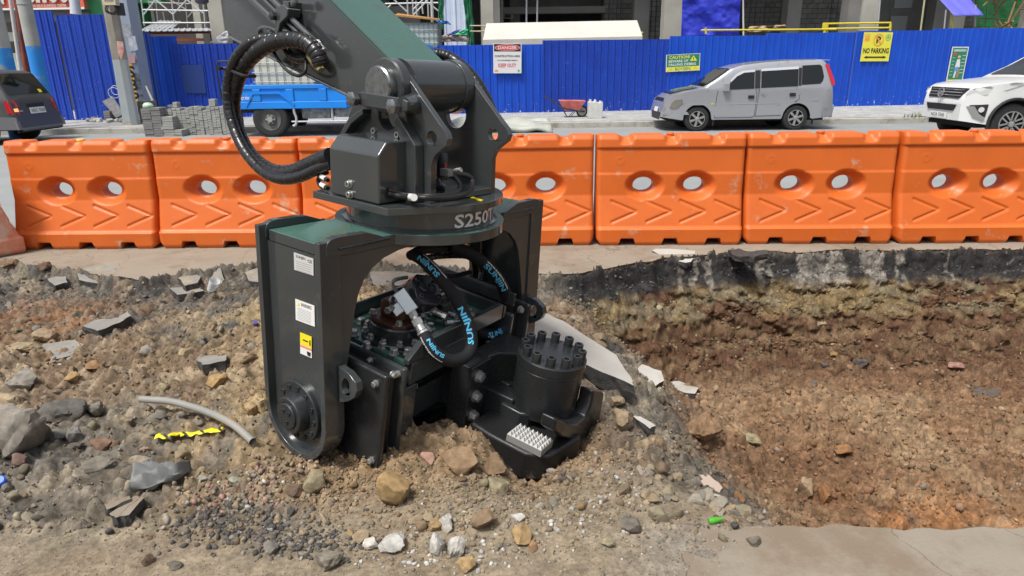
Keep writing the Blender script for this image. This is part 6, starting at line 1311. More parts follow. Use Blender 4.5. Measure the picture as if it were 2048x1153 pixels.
def vline(pts, w_=4): 
    for i in range(len(pts)-1):
        (a, b_), (c, d) = pts[i], pts[i+1]; dx, dy = c-a, d-b_; l = math.hypot(dx, dy); nx_, ny_ = -dy/l*w_/2, dx/l*w_/2; sp([mz(a+nx_, b_+ny_), mz(c+nx_, d+ny_), mz(c-nx_, d-ny_), mz(a-nx_, b_-ny_)], M_gap, 'panel_gap', .003, .002)
vline([(510, 700), (500, 760), (495, 920)]); vline([(820, 690), (832, 730), (828, 905), (810, 918)]); vline([(850, 690), (845, 760), (836, 910), (1050, 905)]); vline([(1186, 665), (1186, 780), (1150, 800)]); vline([(497, 920), (815, 918)]); vline([(1402, 842), (1395, 920)])
sp([mz(*q) for q in ((1385, 505), (1410, 500), (1475, 640), (1475, 672), (1448, 668))], M_tail, 'tail_light', .006, .012); sp([mz(*q) for q in ((118, 832), (135, 795), (165, 770), (218, 766), (216, 790), (185, 828), (150, 840))], M_lampd, 'headlight', .004, .02)
sp([mz(*q) for q in ((1295, 756), (1350, 752), (1350, 792), (1295, 794))], M_silver, 'fuel_flap', .003, .003); sp([mz(*q) for q in ((458, 804), (480, 802), (480, 808), (458, 810))], M_yel, 'indicator', .004)
tg(1.06, 1.74, -.66, .66, M_glass, 'windshield', taper=.10); tg(.25, .98, -.5, .5, mat('bonnet_black', (.03, .03, .035), .2, coat=.5), 'bonnet_stripe', off=.016) 
ep([(-.5, .30), (.5, .30), (.5, .50), (-.5, .50)], M_blk, 'lower_grille'); ep([(-.55, .78), (.55, .78), (.45, .86), (-.45, .86)], M_blk, 'grille'); ep([(-.28, .50), (.12, .50), (.12, .62), (-.28, .62)], M_white, 'number_plate', off=.03)
sp([(0.02, .44), (.70, .44), (.64, .52), (.0, .52)], M_silver, 'bumper_lip', .01, .02); sp([mz(*q) for q in ((1395, 845), (1490, 845), (1480, 912), (1395, 920))], M_silver, 'rear_bumper', .012, .02)
for s_ in (-1, 1):
    b = MB(); p = T((1.62, s_*.86, 1.13)); b.box(p, (.14, .16, .20)); b.cyl(p-np.array([0, 0, .05]), T((1.62, s_*.74, 1.07)), .03, n=8); b.build('wing_mirror', M_silver, van, bevel=.05, seg=3)
b = MB(); b.prism([T((4.0, -.62, 1.775)), T((4.0, .62, 1.775)), T((4.38, .58, 1.76)), T((4.38, -.58, 1.76))], (0, 0, .02)); b.build('spoiler', M_silver, van, bevel=.01)
for x_ in (1.35, 4.0): sp([(x_, .14), (x_+.04, .14), (x_+.06, .45), (x_-.02, .45)], M_blk, 'mud_flap', -.05, .03)
sp([(.5, .68), (3.0, .70), (3.0, .716), (.5, .696)], mat('silver_crease', (.42, .43, .46), .3, .3), 'body_crease', .002, .004)
van.scale = (.905, .905, .905)
# ------------------------------------------------------------------ white suv
prof = [(0, .50), (.0, .78), (.05, .92), (.14, 1.06), (.30, 1.12), (.8, 1.18), (1.30, 1.23), (1.75, 1.45), (2.2, 1.72), (2.6, 1.80), (3.4, 1.83), (4.2, 1.80), (4.55, 1.6), (4.75, 1.1), (4.8, .6)]
suv, T, sd, sp, tg, ep, zt_ = car('suv', 'white suv at the right edge facing left', 'suv', M_wpaint, 8.82, 13.45, 1, 4.8, 1.85, prof, .36, (.86, 3.6), .385, 1.16, .25, plan_f=.30, cl=M_blk, arch=1.2)
tg(1.36, 2.15, -.72, .72, M_glass, 'windshield', taper=.12); sp([(1.7, 1.20), (2.3, 1.62), (2.6, 1.68), (2.85, 1.68), (2.85, 1.20)], M_glass, 'side_window'); sp([(2.92, 1.20), (2.92, 1.68), (3.7, 1.66), (3.8, 1.25)], M_glass, 'side_window')
ep([(-.50, .86), (.50, .86), (.62, 1.05), (-.62, 1.05)], M_blk, 'grille'); 
for z in (.905, .96, 1.01): ep([(-.52, z), (.52, z), (.52, z+.014), (-.52, z+.014)], M_alloy, 'grille_bar', off=.025)
b = MB(); c = T((-.045, 0, .955)); b.lathe(c+np.array([.0, 0, 0]), (-1, 0, .2), [(.09, 0), (.09, .02), (.075, .02), (.075, 0)], 24); b.lathe(c, (-1, 0, .2), [(.035, 0), (.035, .022), (.022, .022), (.022, 0)], 16); b.build('emblem', M_alloy, suv)
ep([(-.42, .62), (.42, .62), (.50, .74), (-.50, .74)], M_blk, 'lower_grille'); ep([(-.26, .46), (.26, .46), (.26, .58), (-.26, .58)], M_white, 'number_plate', off=.03)
b = MB(); text(b, 'NCA 7545', T((-.055, -.22, .49)), (0, 1, 0), (0, 0, 1), w=.44, h=.07); 
b = MB(); text(b, 'NCA 7545', T((-.052, .22, .49)), (0, -1, 0), (0, 0, 1), w=.44, h=.07); b.build('plate_lettering', M_textb, suv, smooth=0)
for s_ in (-1, 1):
    for nm, pts, m_, off in (('headlight', [(.02, .93), (.30, .93), (.62, 1.02), (.95, 1.12), (.75, 1.12), (.35, 1.04), (.08, 1.02)], M_lamp, .006), ('light_trim', [(.05, 1.03), (.35, 1.055), (.75, 1.13), (.98, 1.14), (.75, 1.155), (.3, 1.085)], M_alloy, .006)):
        b = MB(); b.prism([T((x, s_*(sd(x, z)+off), z)) for x, z in pts], (0, s_*.006, 0)); b.build(nm, m_, suv)
    b = MB(); b.prism([T((x, s_*(sd(x, z)+.012), z)) for x, z in ((.06, .72), (.16, .52), (.30, .46), (.34, .50), (.24, .58), (.16, .72))], (0, s_*.02, 0)); b.build('fog_trim', M_alloy, suv)
    b = MB(); b.prism([T((x, s_*(sd(x, z)+.008), z)) for x, z in ((.10, .74), (.20, .56), (.34, .52), (.36, .76))], (0, s_*.01, 0)); b.build('fog_recess', M_blk, suv)
    b = MB(); c = T((.27, s_*(sd(.27, .65)+.02), .66)); b.cyl(c, c+np.array([-.02, s_*.02, 0]), .05, n=14); b.build('fog_light', M_lamp, suv)
    b = MB(); p = T((1.75, s_*1.05, 1.22)); b.box(p, (.16, .2, .17)); b.cyl(p, T((1.75, s_*.88, 1.17)), .03, n=8); b.build('wing_mirror', M_wpaint, suv, bevel=.05, seg=3)
# ------------------------------------------------------------------ dark suv seen from behind
prof = [(0, .5), (.02, .8), (.2, .98), (1.1, 1.08), (1.7, 1.6), (2.2, 1.70), (3.8, 1.70), (4.02, 1.66), (4.20, 1.35), (4.36, 1.05), (4.42, .9), (4.46, .62), (4.50, .42)]
xr = -10.80
ds, T, sd, sp, tg, ep, zt_ = car('suv', 'dark grey suv at the left edge seen from behind', 'suv', M_dpaint, xr-4.5, 15.55, 1, 4.5, 1.75, prof, .38, (.9, 3.55), .35, 1.02, .30, plan_r=.10, cl=M_blk)
tg(4.06, 4.32, -.66, .66, M_glass, 'rear_window', off=.014, taper=-.12); sp([(2.9, 1.08), (3.0, 1.55), (3.75, 1.55), (3.95, 1.10)], M_glass, 'side_window'); sp([(1.6, 1.08), (2.0, 1.55), (2.8, 1.55), (2.8, 1.08)], M_glass, 'side_window')
ep([(-.88, .36), (.88, .36), (.88, .56), (-.88, .56)], M_gtrim, 'rear_bumper', x=4.5, off=.03, th=.05); sp([(3.9, .36), (4.5, .36), (4.45, .64), (4.0, .66)], M_gtrim, 'bumper_corner', .015, .03)
ep([(-.30, .70), (.26, .70), (.26, .84), (-.30, .84)], M_white, 'number_plate', x=4.5, off=.02); b = MB(); text(b, 'NDC 9268', T((4.475, -.26, .73)), (0, 1, 0), (0, 0, 1), w=.48, h=.08); b.build('plate_lettering', M_textb, ds, smooth=0)
ep([(-.32, .86), (.28, .86), (.28, .93), (-.32, .93)], M_blk, 'plate_recess', x=4.5, off=.012); ep([(-.70, .76), (-.55, .76), (-.55, .80), (-.70, .80)], M_alloy, 'badge', x=4.5, off=.015); ep([(-.84, .34), (.84, .34), (.84, .28), (-.84, .28)], M_under, 'tow_bar', x=4.5, off=-.02)
ep([(-.84, .66), (.84, .66), (.84, .672), (-.84, .672)], M_gap, 'panel_gap', x=4.5, off=.012, th=.002)
for s_ in (-1, 1):
    b = MB(); b.prism([T((x, s_*(sd(x, z)+.008), z)) for x, z in ((4.30, .74), (4.38, .74), (4.35, 1.0), (4.28, 1.02))], (0, s_*.012, 0)); b.build('tail_light', M_tail, ds)
    ep([(s_*.86, .70), (s_*.68, .70), (s_*.66, .92), (s_*.70, 1.02), (s_*.80, 1.03), (s_*.86, .98)], M_tail, 'tail_light', x=4.5, off=.014, th=.02); 
ep([(-.80, .77), (-.70, .77), (-.70, .84), (-.80, .84)], mat('lit_amber', (.8, .25, .1), .3, emit=(1, .35, .12, 1.2)), 'lit_lamp', x=4.5, off=.04)
tg(4.27, 4.31, .40, .52, M_yel, 'window_sticker', off=.018, nx_=2)
ds.scale = (.95, .95, .95); ds.location.x += .10
# ------------------------------------------------------------------ blue tipper truck
TR = empty('truck', (ony(560, 270, 16.8)[0], 17.7, 0)); tag(TR, 'bright blue tipper truck carrying a caged tank, left of the machine', 'truck')
M_tb = mat('truck_blue', (.006, .24, .78), .4, col2=(.01, .20, .68), nscale=1.5, dirt=(.2, .4, .6), dirt_amt=.1); Yt = 16.75
def tpart(nm, m_, x0, x1, y0, y1, z0, z1, bev=.01, par=None): b = MB(); bxw(b, x0, x1, y0, y1, z0, z1); return b.build(nm, m_, par or TR, bevel=bev)
xa, xb = xat(447, Yt, 190), xat(694, Yt, 215); zl, zh = zat(570, 217, Yt), zat(570, 170, Yt)
b = MB(); b.prism([(xa, Yt+.03, zl), (xb, Yt+.03, zl), (xb, Yt+.03, zh-.22), (xb-.25, Yt+.03, zh), (xa, Yt+.03, zh)], (0, .04, 0)); bed = b.build('tipper_bed', M_tb, TR); b = MB(); b.prism([(xa, Yt+1.8, zl), (xb, Yt+1.8, zl), (xb, Yt+1.8, zh), (xa, Yt+1.8, zh)], (0, .04, 0)); b.build('side_board', M_tb, bed)
tpart('bed_floor', M_tb, xa, xb, Yt+.05, Yt+1.82, zl-.02, zl+.05); tpart('tailgate', M_tb, xa-.05, xa, Yt+.0, Yt+1.84, zl, zh-.02, par=bed); tpart('headboard', M_tb, xb, xb+.05, Yt+.03, Yt+1.84, zl, zh+.1, par=bed)
for z0, z1 in ((zl-.01, zl+.15), (zh-.09, zh+.0)): tpart('side_rail', M_tb, xa-.01, xb-(.24 if z0 > zl+.2 else 0), Yt, Yt+.028, z0, z1, par=bed)
for t in (0, .23, .50, .77): x = xa+(xb-xa)*t; tpart('side_stake', M_tb, x+.02, x+.20, Yt-.004, Yt+.026, zl+.16, zh-.095, par=bed)
b = MB(); text(b, 'NOT FOR HIRE', (xat(480, Yt, 200), Yt+.024, zl+.20), (1, 0, 0), (0, 0, 1), w=xat(507, Yt, 200)-xat(480, Yt, 200), h=.07, bold=.03); b.build('lettering', M_textw, bed, smooth=0)
tpart('chassis', M_blk, xa+.1, xb+1.9, Yt+.45, Yt+1.4, .55, zl-.03); wx = xat(541, Yt, 250)
for y, s_ in ((Yt+.02, -1), (Yt+1.82, 1)): wheel(TR, (wx, y, .42), .42, .26, s_, steel=True); wheel(TR, (xb+1.35, y, .42), .42, .26, s_, steel=True)
b = MB(); 
for (p, q) in (((-.52, .70), (-.32, 1.0)), ((-.32, 1.0), (.30, 1.0)), ((.30, 1.0), (.62, .72))): b.prism([(wx+p[0], Yt-.02, p[1]), (wx+q[0], Yt-.02, q[1]), (wx+q[0], Yt-.02, q[1]+.06), (wx+p[0], Yt-.02, p[1]+.06)], (0, .3, 0))
b.build('mudguard', M_tb, TR); tpart('battery_box', mat('grimy_box', (.10, .105, .11), .7, col2=(.25, .27, .28), nscale=12, namount=.4), xat(602, Yt, 240), xat(660, Yt, 240), Yt+.1, Yt+.5, .42, .78, .03); tpart('fuel_tank', MATS['grimy_box'], xat(667, Yt, 240), xat(705, Yt, 240), Yt+.1, Yt+.5, .45, .78, .03)
b = MB(); b.cyl((xat(583, Yt, 250), Yt+.05, .36), (xb+.2, Yt+.05, .36), .02, n=8); b.tube([(xat(590, Yt, 240), Yt+.04, .85), (xat(589, Yt, 240), Yt+.04, .6), (xat(592, Yt, 240), Yt+.04, .45), (xat(590, Yt, 240), Yt+.04, .3), (xat(584, Yt, 240), Yt+.04, .26)], .03, 8, 4); b.cyl((xat(664, Yt, 240), Yt+.08, .36), (xat(664, Yt, 240), Yt+.08, .9), .03, n=8); b.build('side_guard', M_galv, TR)
tpart('cab', M_tb, xb+.25, xb+2.1, Yt+.0, Yt+1.8, .6, 1.35, .05); tpart('cab_upper', M_tb, xb+.3, xb+1.95, Yt+.05, Yt+1.75, 1.35, 2.1, .08); tpart('cab_window', M_glass, xb+.7, xb+1.6, Yt+.03, Yt+.06, 1.4, 1.95, .02); tpart('bumper', M_blk, xb+2.05, xb+2.2, Yt, Yt+1.8, .4, .65, .03)
b = MB(); b.tube([(xat(443, Yt, 190), Yt-.02, .9), (xat(440, Yt, 180), Yt-.02, 1.5), (xat(441, Yt, 163), Yt-.02, 1.72), (xat(448, Yt, 160), Yt-.02, 1.75), (xat(470, Yt, 160), Yt-.02, 1.75)], .02, 8, 4); b.build('tailgate_bar', M_blk, TR)
# ================================================================== VIBRATORY PILE DRIVER HANGING ON AN EXCAVATOR ARM
def _rot(ax, t, x): ax = nrm(ax); return x*math.cos(t)+np.cross(ax, x)*math.sin(t)+ax*(ax @ x)*(1-math.cos(t))
_a, _t1, _t2 = .903, .066, -.002
_f = [_rot(np.array([1., 0, 0]), _t2, _rot(np.array([0, 1., 0]), _t1, q)) for q in (np.array([math.cos(_a), math.sin(_a), 0]), np.array([math.sin(_a), -math.cos(_a), 0]), np.array([0, 0, -1.]))]
FU, FV, FW = _f                                    # leg to leg / back to front / down
FO = CC+(np.array([-.874, 2.396, 1.062])-CC)*1.1
LEN, WID = 1.32, .371
def G(a, b_, c): return FO+FU*a+FV*b_+FW*c
_r3 = np.radians([4.172, 5.572, 5.894]); _t = np.linalg.norm(_r3); BU, BV, BWn = [_rot(_r3/_t, _t, q) for q in _f]
BO = G(.66, .17, .735)                              # the vibrator body swings about this point
def H(a, b_, c): return BO+BU*a+BV*b_+BWn*c
def _inv(px, py, k, val, Mx, Or):
    d = ray(px, py); dl = Mx @ d; cl = Mx @ (CC-Or); return cl+dl*(val-cl[k])/dl[k]
MF = np.stack(_f); MBd = np.stack([BU, BV, BWn])
def lf(px, py, k, val): return _inv(px, py, k, val, MF, FO)
def lb(px, py, k, val): return _inv(px, py, k, val, MBd, BO)
def gp(k, val, pts): return [G(*lf(x, y, k, val)) for x, y in pts]
def hp(k, val, pts): return [H(*lb(x, y, k, val)) for x, y in pts]
CX, CY = LEN/2, .185
def fmat(org, a, b_, c):
    m_ = Matrix.Identity(4)
    for i in range(3): m_[i][0], m_[i][1], m_[i][2], m_[i][3] = a[i], b_[i], c[i], org[i]
    return m_
PD = empty('pile_driver', (0, 0, 0), matrix=fmat(G(CX, .17, .95), FU, FV, FW))
tag(PD, 'charcoal side grip vibratory pile driver standing on the soil heap', 'pile driver')
def sock(b, p, ax, r, h_, n=14):
    ax = nrm(ax); b.lathe(p, ax, [(r, 0), (r, h_*.92), (r*.92, h_), (r*.58, h_), (r*.55, h_*.45), (.0001, h_*.45)], n)
def hexb(b, p, ax, r, h_, washer=True):
    ax = nrm(ax)
    if washer: b.cyl(p, np.asarray(p)+ax*h_*.2, r*1.25, n=16)
    b.lathe(np.asarray(p)+ax*h_*.18, ax, [(r, 0), (r, h_*.72), (r*.8, h_*.82), (.0001, h_*.82)], 6)
# ---------------------------------------------------------------- yoke
b = MB(); out = [(0, 0), (.27, 0), (.33, -.03)]
out = [(0.002, .002), (.25, .002)]+[(CX+.378*math.cos(t), CY+.378*math.sin(t)) for t in np.linspace(R_(210), R_(330), 30)]+[(LEN-.25, .002), (LEN-.002, .002)]
out += [(LEN-.002, WID-.002), (LEN-.25, WID-.002)]+[(CX+.378*math.cos(t), CY+.378*math.sin(t)) for t in np.linspace(R_(30), R_(150), 30)]+[(.25, WID-.002), (.002, WID-.002)]
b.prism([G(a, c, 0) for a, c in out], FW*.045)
yoke = b.build('yoke_frame', [M_paint, M_green_sheen], PD, bevel=.004)
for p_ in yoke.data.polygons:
    if p_.normal.z < -.8: p_.material_index = 1  # up-facing faces get the colour with the green reflection painted in
def mir(a, sd_): return a if sd_ == 0 else LEN-a
for sd_ in (0, 1):
    b = MB()
    # web with round foot
    def arc(r, n=24): return [(.1685+r*math.cos(t), .735+r*math.sin(t)) for t in np.linspace(0, math.pi, n)]
    poly = [(.36, .046)]+arc(.190)+[(-.02, .046)]
    pa = [G(mir(.0, sd_), v_, w_) for v_, w_ in poly]; b.prism(pa, FU*(.03 if sd_ == 0 else -.03))
    b.build('leg_plate', M_paint, PD)
    b = MB(); ring = [(.1685+.204, -.02)]+[(.1685+.204*math.cos(t), .735+.204*math.sin(t)) for t in np.linspace(0, math.pi, 30)]+[(.1685-.204, -.02), (.1685-.176, -.02)]+[(.1685+.176*math.cos(t), .735+.176*math.sin(t)) for t in np.linspace(math.pi, 0, 30)]+[(.1685+.176, -.02)]
    b.prism([G(mir(-.035, sd_), v_, w_) for v_, w_ in ring], FU*(.095 if sd_ == 0 else -.095)); b.build('leg_rim', M_paint, PD, bevel=.003)
    for fr in (0, 1):
        b = MB(); v0 = WID+.0035 if fr else -.0375
        ear = [lf(x, y, 1, WID)[[0, 2]] for x, y in ((651, 515), (650.5, 497), (654, 486), (662, 479), (675, 474), (733, 465), (777, 476), (777, 481), (700, 499), (687, 510))]
        b.prism([G(mir(q[0], sd_), v0, q[1]) for q in ear], FV*.034*(-1 if fr else 1)); b.build('ear', M_paint, PD, bevel=.003)
        b = MB(); gs = [(.05, .046), (.46, .046), (.46, .066), (.36, .074), (.28, .092), (.22, .122), (.175, .165), (.148, .215), (.13, .28), (.105, .40), (.075, .56), (.05, .62)]
        b.prism([G(mir(p, sd_), WID-.008 if fr else .008, q) for p, q in gs], FV*.022*(-1 if fr else 1)); b.build('gusset', M_paint, PD, bevel=.002)
        b = MB(); y0 = WID+.004 if fr else -.038
        b.tube([G(mir(.05, sd_), y0-.002, .012), G(mir(.18, sd_), y0-.002, .0115), G(mir(.30, sd_), y0-.002, .010)], .0065, 6, 3); b.build('weld_bead', M_dsteel, PD)
    # lug
    b = MB(); U0 = .03
    lug = [lf(x, y, 0, U0)[1:] for x, y in ((676, 732), (684, 739), (696, 747), (711, 766), (714, 783), (708, 797), (696, 804), (678, 806))]
    hol = [lf(690+7.5*math.cos(t), 773+15*math.sin(t), 0, U0)[1:] for t in np.linspace(0, 2*math.pi, 17)[:-1]]
    b.prism([G(mir(U0, sd_), *q) for q in lug], FU*(.032 if sd_ == 0 else -.032), holes=[[G(mir(U0, sd_), *q) for q in hol]]); b.build('lifting_lug', M_paint, PD, bevel=.003)
    # pivot disc
    sg = -1 if sd_ == 0 else 1; p0 = G(mir(0, sd_), .1685, .735); ax = FU*sg
    b = MB(); b.lathe(p0, ax, [(.134, 0), (.134, .018), (.131, .021), (.085, .021), (.085, .03), (.078, .062), (.074, .066), (.058, .066), (.056, .063), (.056, .070), (.052, .074), (.0001, .074)], 48)
    pd_ = b.build('pivot_disc', M_dsteel, PD, smooth=30)
    for k in range(12):
        t = 2*math.pi*k/12+.1; b = MB(); sock(b, p0+ax*.0215+(FV*math.cos(t)+FW*math.sin(t))*.110, ax, .0105, .006); b.build('bolt', M_dsteel, pd_)
    for t in (-2.3, -.75, 1.45):
        b = MB(); sock(b, p0+ax*.0745+(FV*math.cos(t)+FW*math.sin(t))*.027, ax, .0095, .005); b.build('bolt', M_dsteel, pd_)
# stickers on the left leg
def plate_px(pts, m_, name, parent, lift=.002, k=0, val=0.0, thick=.0012):
    b = MB(); sgn = -1 if k in (0, 2) else 1; ax = (FU, FV, FW)[k]
    b.prism(gp(k, val+sgn*lift, pts), ax*sgn*thick); return b.build(name, m_, parent)
def tx_px(pt, pr, pu, s_, m_, parent, lift=.0035, k=0, val=0.0, name='lettering', bold=.02):
    """pt lower-left, pr lower-right, pu upper-left readings"""
    ax = (FU, FV, FW)[k]; sgn = -1 if k in (0, 2) else 1
    o_, r_, u_ = gp(k, val+sgn*lift, [pt, pr, pu]); ex = nrm(r_-o_); ey = u_-o_; ey = ey-ex*(ex @ ey); b = MB()
    text(b, s_, o_, ex, nrm(ey), w=np.linalg.norm(r_-o_), h=np.linalg.norm(ey), bold=bold); return b.build(name, m_, parent, smooth=0)
lab1 = plate_px([(588, 505), (627, 518), (627.5, 552), (589, 540)], mat('label_silver', (.55, .55, .54), .4), 'maker_plate', PD)
tx_px((592, 517), (611, 523), (592, 510), 'SUNJIN', M_textb, lab1); tx_px((615, 525), (624, 528), (615, 519), 'CE', M_textb, lab1)
for k in range(5): plate_px([(592, 522+k*4.3), (623, 532+k*4.3), (623, 532.7+k*4.3), (592, 522.7+k*4.3)], mat('print_grey', (.25, .25, .25), .5), 'print_line', lab1, lift=.0034, thick=.0003)
lab2 = plate_px([(591, 598), (629, 612), (630, 654), (592, 640)], M_white, 'warning_label', PD)
tx_px((602, 613), (623, 620.5), (602, 606), 'WARNING', M_textb, lab2); plate_px([(595, 610), (601, 612), (598, 604.5)], M_yel, 'warning_symbol', lab2, lift=.0034)
for k in range(8): plate_px([(595, 616+k*3), (622, 626+k*3), (622, 626.6+k*3), (595, 616.6+k*3)], MATS['print_grey'], 'print_line', lab2, lift=.0034, thick=.0003)
lab3 = plate_px([(600.5, 665), (623.5, 674), (624, 717), (601, 707)], M_white, 'hazard_label', PD)
plate_px([(600.5, 665), (623.5, 674), (623.7, 697), (600.7, 688)], M_yel, 'yellow_field', lab3, lift=.0034); plate_px([(601, 690), (623.7, 699), (623.8, 702), (601, 693)], M_orange, 'orange_field', lab3, lift=.0034)
plate_px([(619, 681), (621, 682), (621, 692), (619, 691)], M_textb, 'pictogram', lab3, lift=.005); plate_px([(606, 679), (616, 683), (616, 685), (606, 681)], M_textb, 'pictogram', lab3, lift=.005); plate_px([(614, 703), (621, 706), (620, 713), (615, 711)], M_textb, 'pictogram', lab3, lift=.005)
# ---------------------------------------------------------------- swivel ring
b = MB(); b.lathe(G(CX, CY, 0), -FW, [(.345, -.001), (.345, .006), (.3267, .008), (.3267, .083), (.30, .086), (.0001, .086)], 96); ringo = b.build('swivel_ring', M_paint, PD, smooth=30)
def ringpt(phi, w_, r_=.3285): return G(CX, CY, 0)+(FU*math.cos(phi)+FV*math.sin(phi))*r_+FW*w_
def find_phi(px):
    return min(np.linspace(-.6, 2.6, 700), key=lambda t: abs(project(ringpt(t, -.035))[0]-px) + (0 if (nrm(ringpt(t, 0)-G(CX, CY, 0)) @ (CC-ringpt(t, 0))) > 0 else 1e3))
ph0, ph1 = find_phi(909), find_phi(984.5)
vs, fs, tw, th = fine_text('S250T', .02); b = MB(); 
b.add([ringpt(ph0+(ph1-ph0)*v[0]/tw, -.012-.058*v[1]/th) for v in vs], fs); b.build('lettering', M_textw, ringo, smooth=0)
# turntable plate
b = MB(); arc_ = [(CX+.368*math.cos(t), CY+.368*math.sin(t)) for t in np.linspace(R_(122), R_(-122), 60)]
b.prism([G(p, q, -.086) for p, q in [(.262, -.06), (.262, .405)]+arc_], -FW*.030); tt = b.build('turntable_plate', M_paint, PD, bevel=.003)
plate_px([(940, 396), (946, 394), (967, 401), (961, 403.5)], M_yel, 'yellow_mark', tt, k=2, val=-.116, lift=.002)
# valve cover
A, Bc, Cc = lf(653, 389, 2, -.117), lf(765, 410, 2, -.117), lf(832, 399, 2, -.117)
u0, u1, v0, v1 = (A[0]+Bc[0])/2, Cc[0], A[1], Bc[1]
def w_for(uu, vv, py): return min(np.linspace(-.9, 0, 900), key=lambda w_: abs(project(G(uu, vv, w_))[1]-py))
wf = w_for(u0, v1, 312); wt = w_for(u0+.05, v1, 284)
b = MB(); b.prism([G(u0, v0, -.118), G(u0, v0, wf), G(u0+.045, v0, wt), G(u1+.02, v0, wt), G(u1+.02, v0, -.118)], FV*(v1-v0)); vc = b.build('valve_cover', M_paint, PD, bevel=.009, seg=3)
for (x, y) in ((700, 368), (702, 389)):
    b = MB(); p = gp(0, u0, [(x, y)])[0]; b.cyl(p, p-FU*.004, .017, n=18); sock(b, p-FU*.004, -FU, .0125, .014, 16); b.build('cover_bolt', M_bolt, vc)
b = MB(); p = gp(1, v1, [(778, 386)])[0]; b.cyl(p-FV*.02, p+FV*.0015, .026, n=24); b.build('cable_opening', M_rubber, vc)
# ---------------------------------------------------------------- bracket plates
NP_, TH = .47, .03
ocrop = [(862, 330), (869, 312), (880, 302), (892, 292), (895.5, 279), (892, 266), (880, 250), (812, 150), (800, 138), (780, 131), (762, 134), (746, 147), (730, 180), (706, 210), (697, 232), (696, 256)]
pv = [lf(x, y, 0, NP_)[1:] for x, y in ocrop]; pv = [(lf(862, 385, 0, NP_)[1], -.116)]+pv+[(lf(697, 268, 0, NP_)[1], -.25), (-.07, -.116)]
hh = lf(863, 277, 0, NP_)[1:]; pc = lf(773, 172, 0, .44)[1:]; hc = (pc[0]+.003, pc[1]+.118)
def circ_l(c, r_, n=28): return [(c[0]+r_*math.cos(t), c[1]+r_*math.sin(t)) for t in np.linspace(0, 2*math.pi, n+1)[:-1]]
for base, sg, nm in ((NP_, 1, 'near'), (.85, 1, 'far')):
    b = MB(); b.prism([G(base, *q) for q in pv], FU*TH*sg, holes=[[G(base, *q) for q in circ_l(hh, .027)], [G(base, *q) for q in circ_l(hc, .062)]])
    br = b.build('bracket_plate', M_paint, PD, bevel=.0035)
b = MB(); b.prism(gp(0, NP_, [(806, 240), (815, 233), (848, 290), (848, 404), (823, 404), (823, 298)]), -FU*.05); b.build('bracket_rib', M_paint, PD, bevel=.004)
b = MB(); b.prism(gp(0, NP_, [(697, 268), (707, 269), (720, 248), (744, 228), (743, 218), (734, 222), (714, 238)]), -FU*.05); b.build('bracket_rib', M_paint, PD, bevel=.004)
for (x, y) in ((747, 262), (794, 270)):
    b = MB(); p = gp(0, NP_-.03, [(x, y)])[0]; sock(b, p+FU*.03, -FU, .0135, .035, 16); b.build('bracket_bolt', M_bolt, PD)
b = MB(); b.lathe(G(NP_, *pc), -FU, [(.108, -.005), (.108, .035), (.102, .042), (.0001, .042)], 44); b.build('pin_boss', M_paint, PD, smooth=30)
b = MB(); b.lathe(G(NP_, *hc), -FU, [(.106, -.01), (.106, .022), (.103, .026), (.058, .026), (.055, .02), (.055, -.03)], 44); b.build('bushing', M_paint, PD, smooth=30)
b = MB(); b.cyl(G(NP_-.042, *pc), G(NP_-.075, *pc), .077, .076, 40); b.lathe(G(NP_-.075, *pc), -FU, [(.076, 0), (.070, .006), (.0001, .006)], 40); b.build('pin', M_steel, PD, smooth=30)
b = MB(); b.lathe(G(.851, *pc), -FU, [(.112, 0), (.112, .012), (.1, .016)], 40); b.build('washer', M_dsteel, PD)
b = MB(); b.prism(gp(0, .375, [(709, 187), (722, 184), (803, 197), (815, 204), (813, 222), (803, 226), (718, 211), (709, 206)]), FU*.022); lk = b.build('lock_bar', M_paint, PD, bevel=.004)
for x, y in ((713, 198), (793, 213)):
    b = MB(); hexb(b, gp(0, .374, [(x, y)])[0], -FU, .030, .034, False); b.build('lock_bolt', M_steel, lk)
b = MB(); b.cyl(gp(0, .376, [(806, 210)])[0], gp(0, NP_, [(826, 208)])[0], .030, .042, 24); b.build('stub', M_paint, PD)
b = MB(); b.cyl(gp(0, .396, [(722, 196)])[0], gp(0, NP_, [(735, 192)])[0], .022, .026, 20); b.build('stub', M_paint, PD)
# valves and wiring between the plates
b = MB(); b.lathe(gp(0, .62, [(884, 345)])[0], -FW, [(.026, -.02), (.026, .07), (.022, .08), (.0001, .08)], 18); b.build('solenoid', M_dsteel, PD)
for i, (x, y, s_) in enumerate(((878, 372, .035), (889, 352, .03), (902, 350, .028), (912, 345, .03), (876, 358, .022))):
    b = MB(); r = np.random.RandomState(i); R3 = rotm(r); b.box(gp(0, .60+.03*i, [(x, y)])[0], (s_*1.5, s_, s_), (R3[0], R3[1], R3[2])); b.cyl(gp(0, .60+.03*i, [(x, y)])[0], gp(0, .60+.03*i, [(x+10, y-5)])[0], s_*.45, n=6); b.build('valve_fitting', M_bolt if i % 2 else M_steel, PD, bevel=.003)
b = MB(); b.box(gp(0, .58, [(893, 345)])[0], (.05, .03, .03), (FV, FU, FW)); b.build('connector', mat('connector_grey', (.2, .2, .2), .5), PD, bevel=.003)
b = MB(); b.cyl(gp(0, .6, [(891, 340)])[0], gp(0, .6, [(891, 327)])[0], .005, n=8); b.build('red_clip', M_red, PD)
b = MB(); b.prism([G(.52, .30, -.117), G(.84, .30, -.117), G(.84, .44, -.117), G(.52, .44, -.117)], -FW*.028); b.build('valve_base', M_paint, PD, bevel=.004)
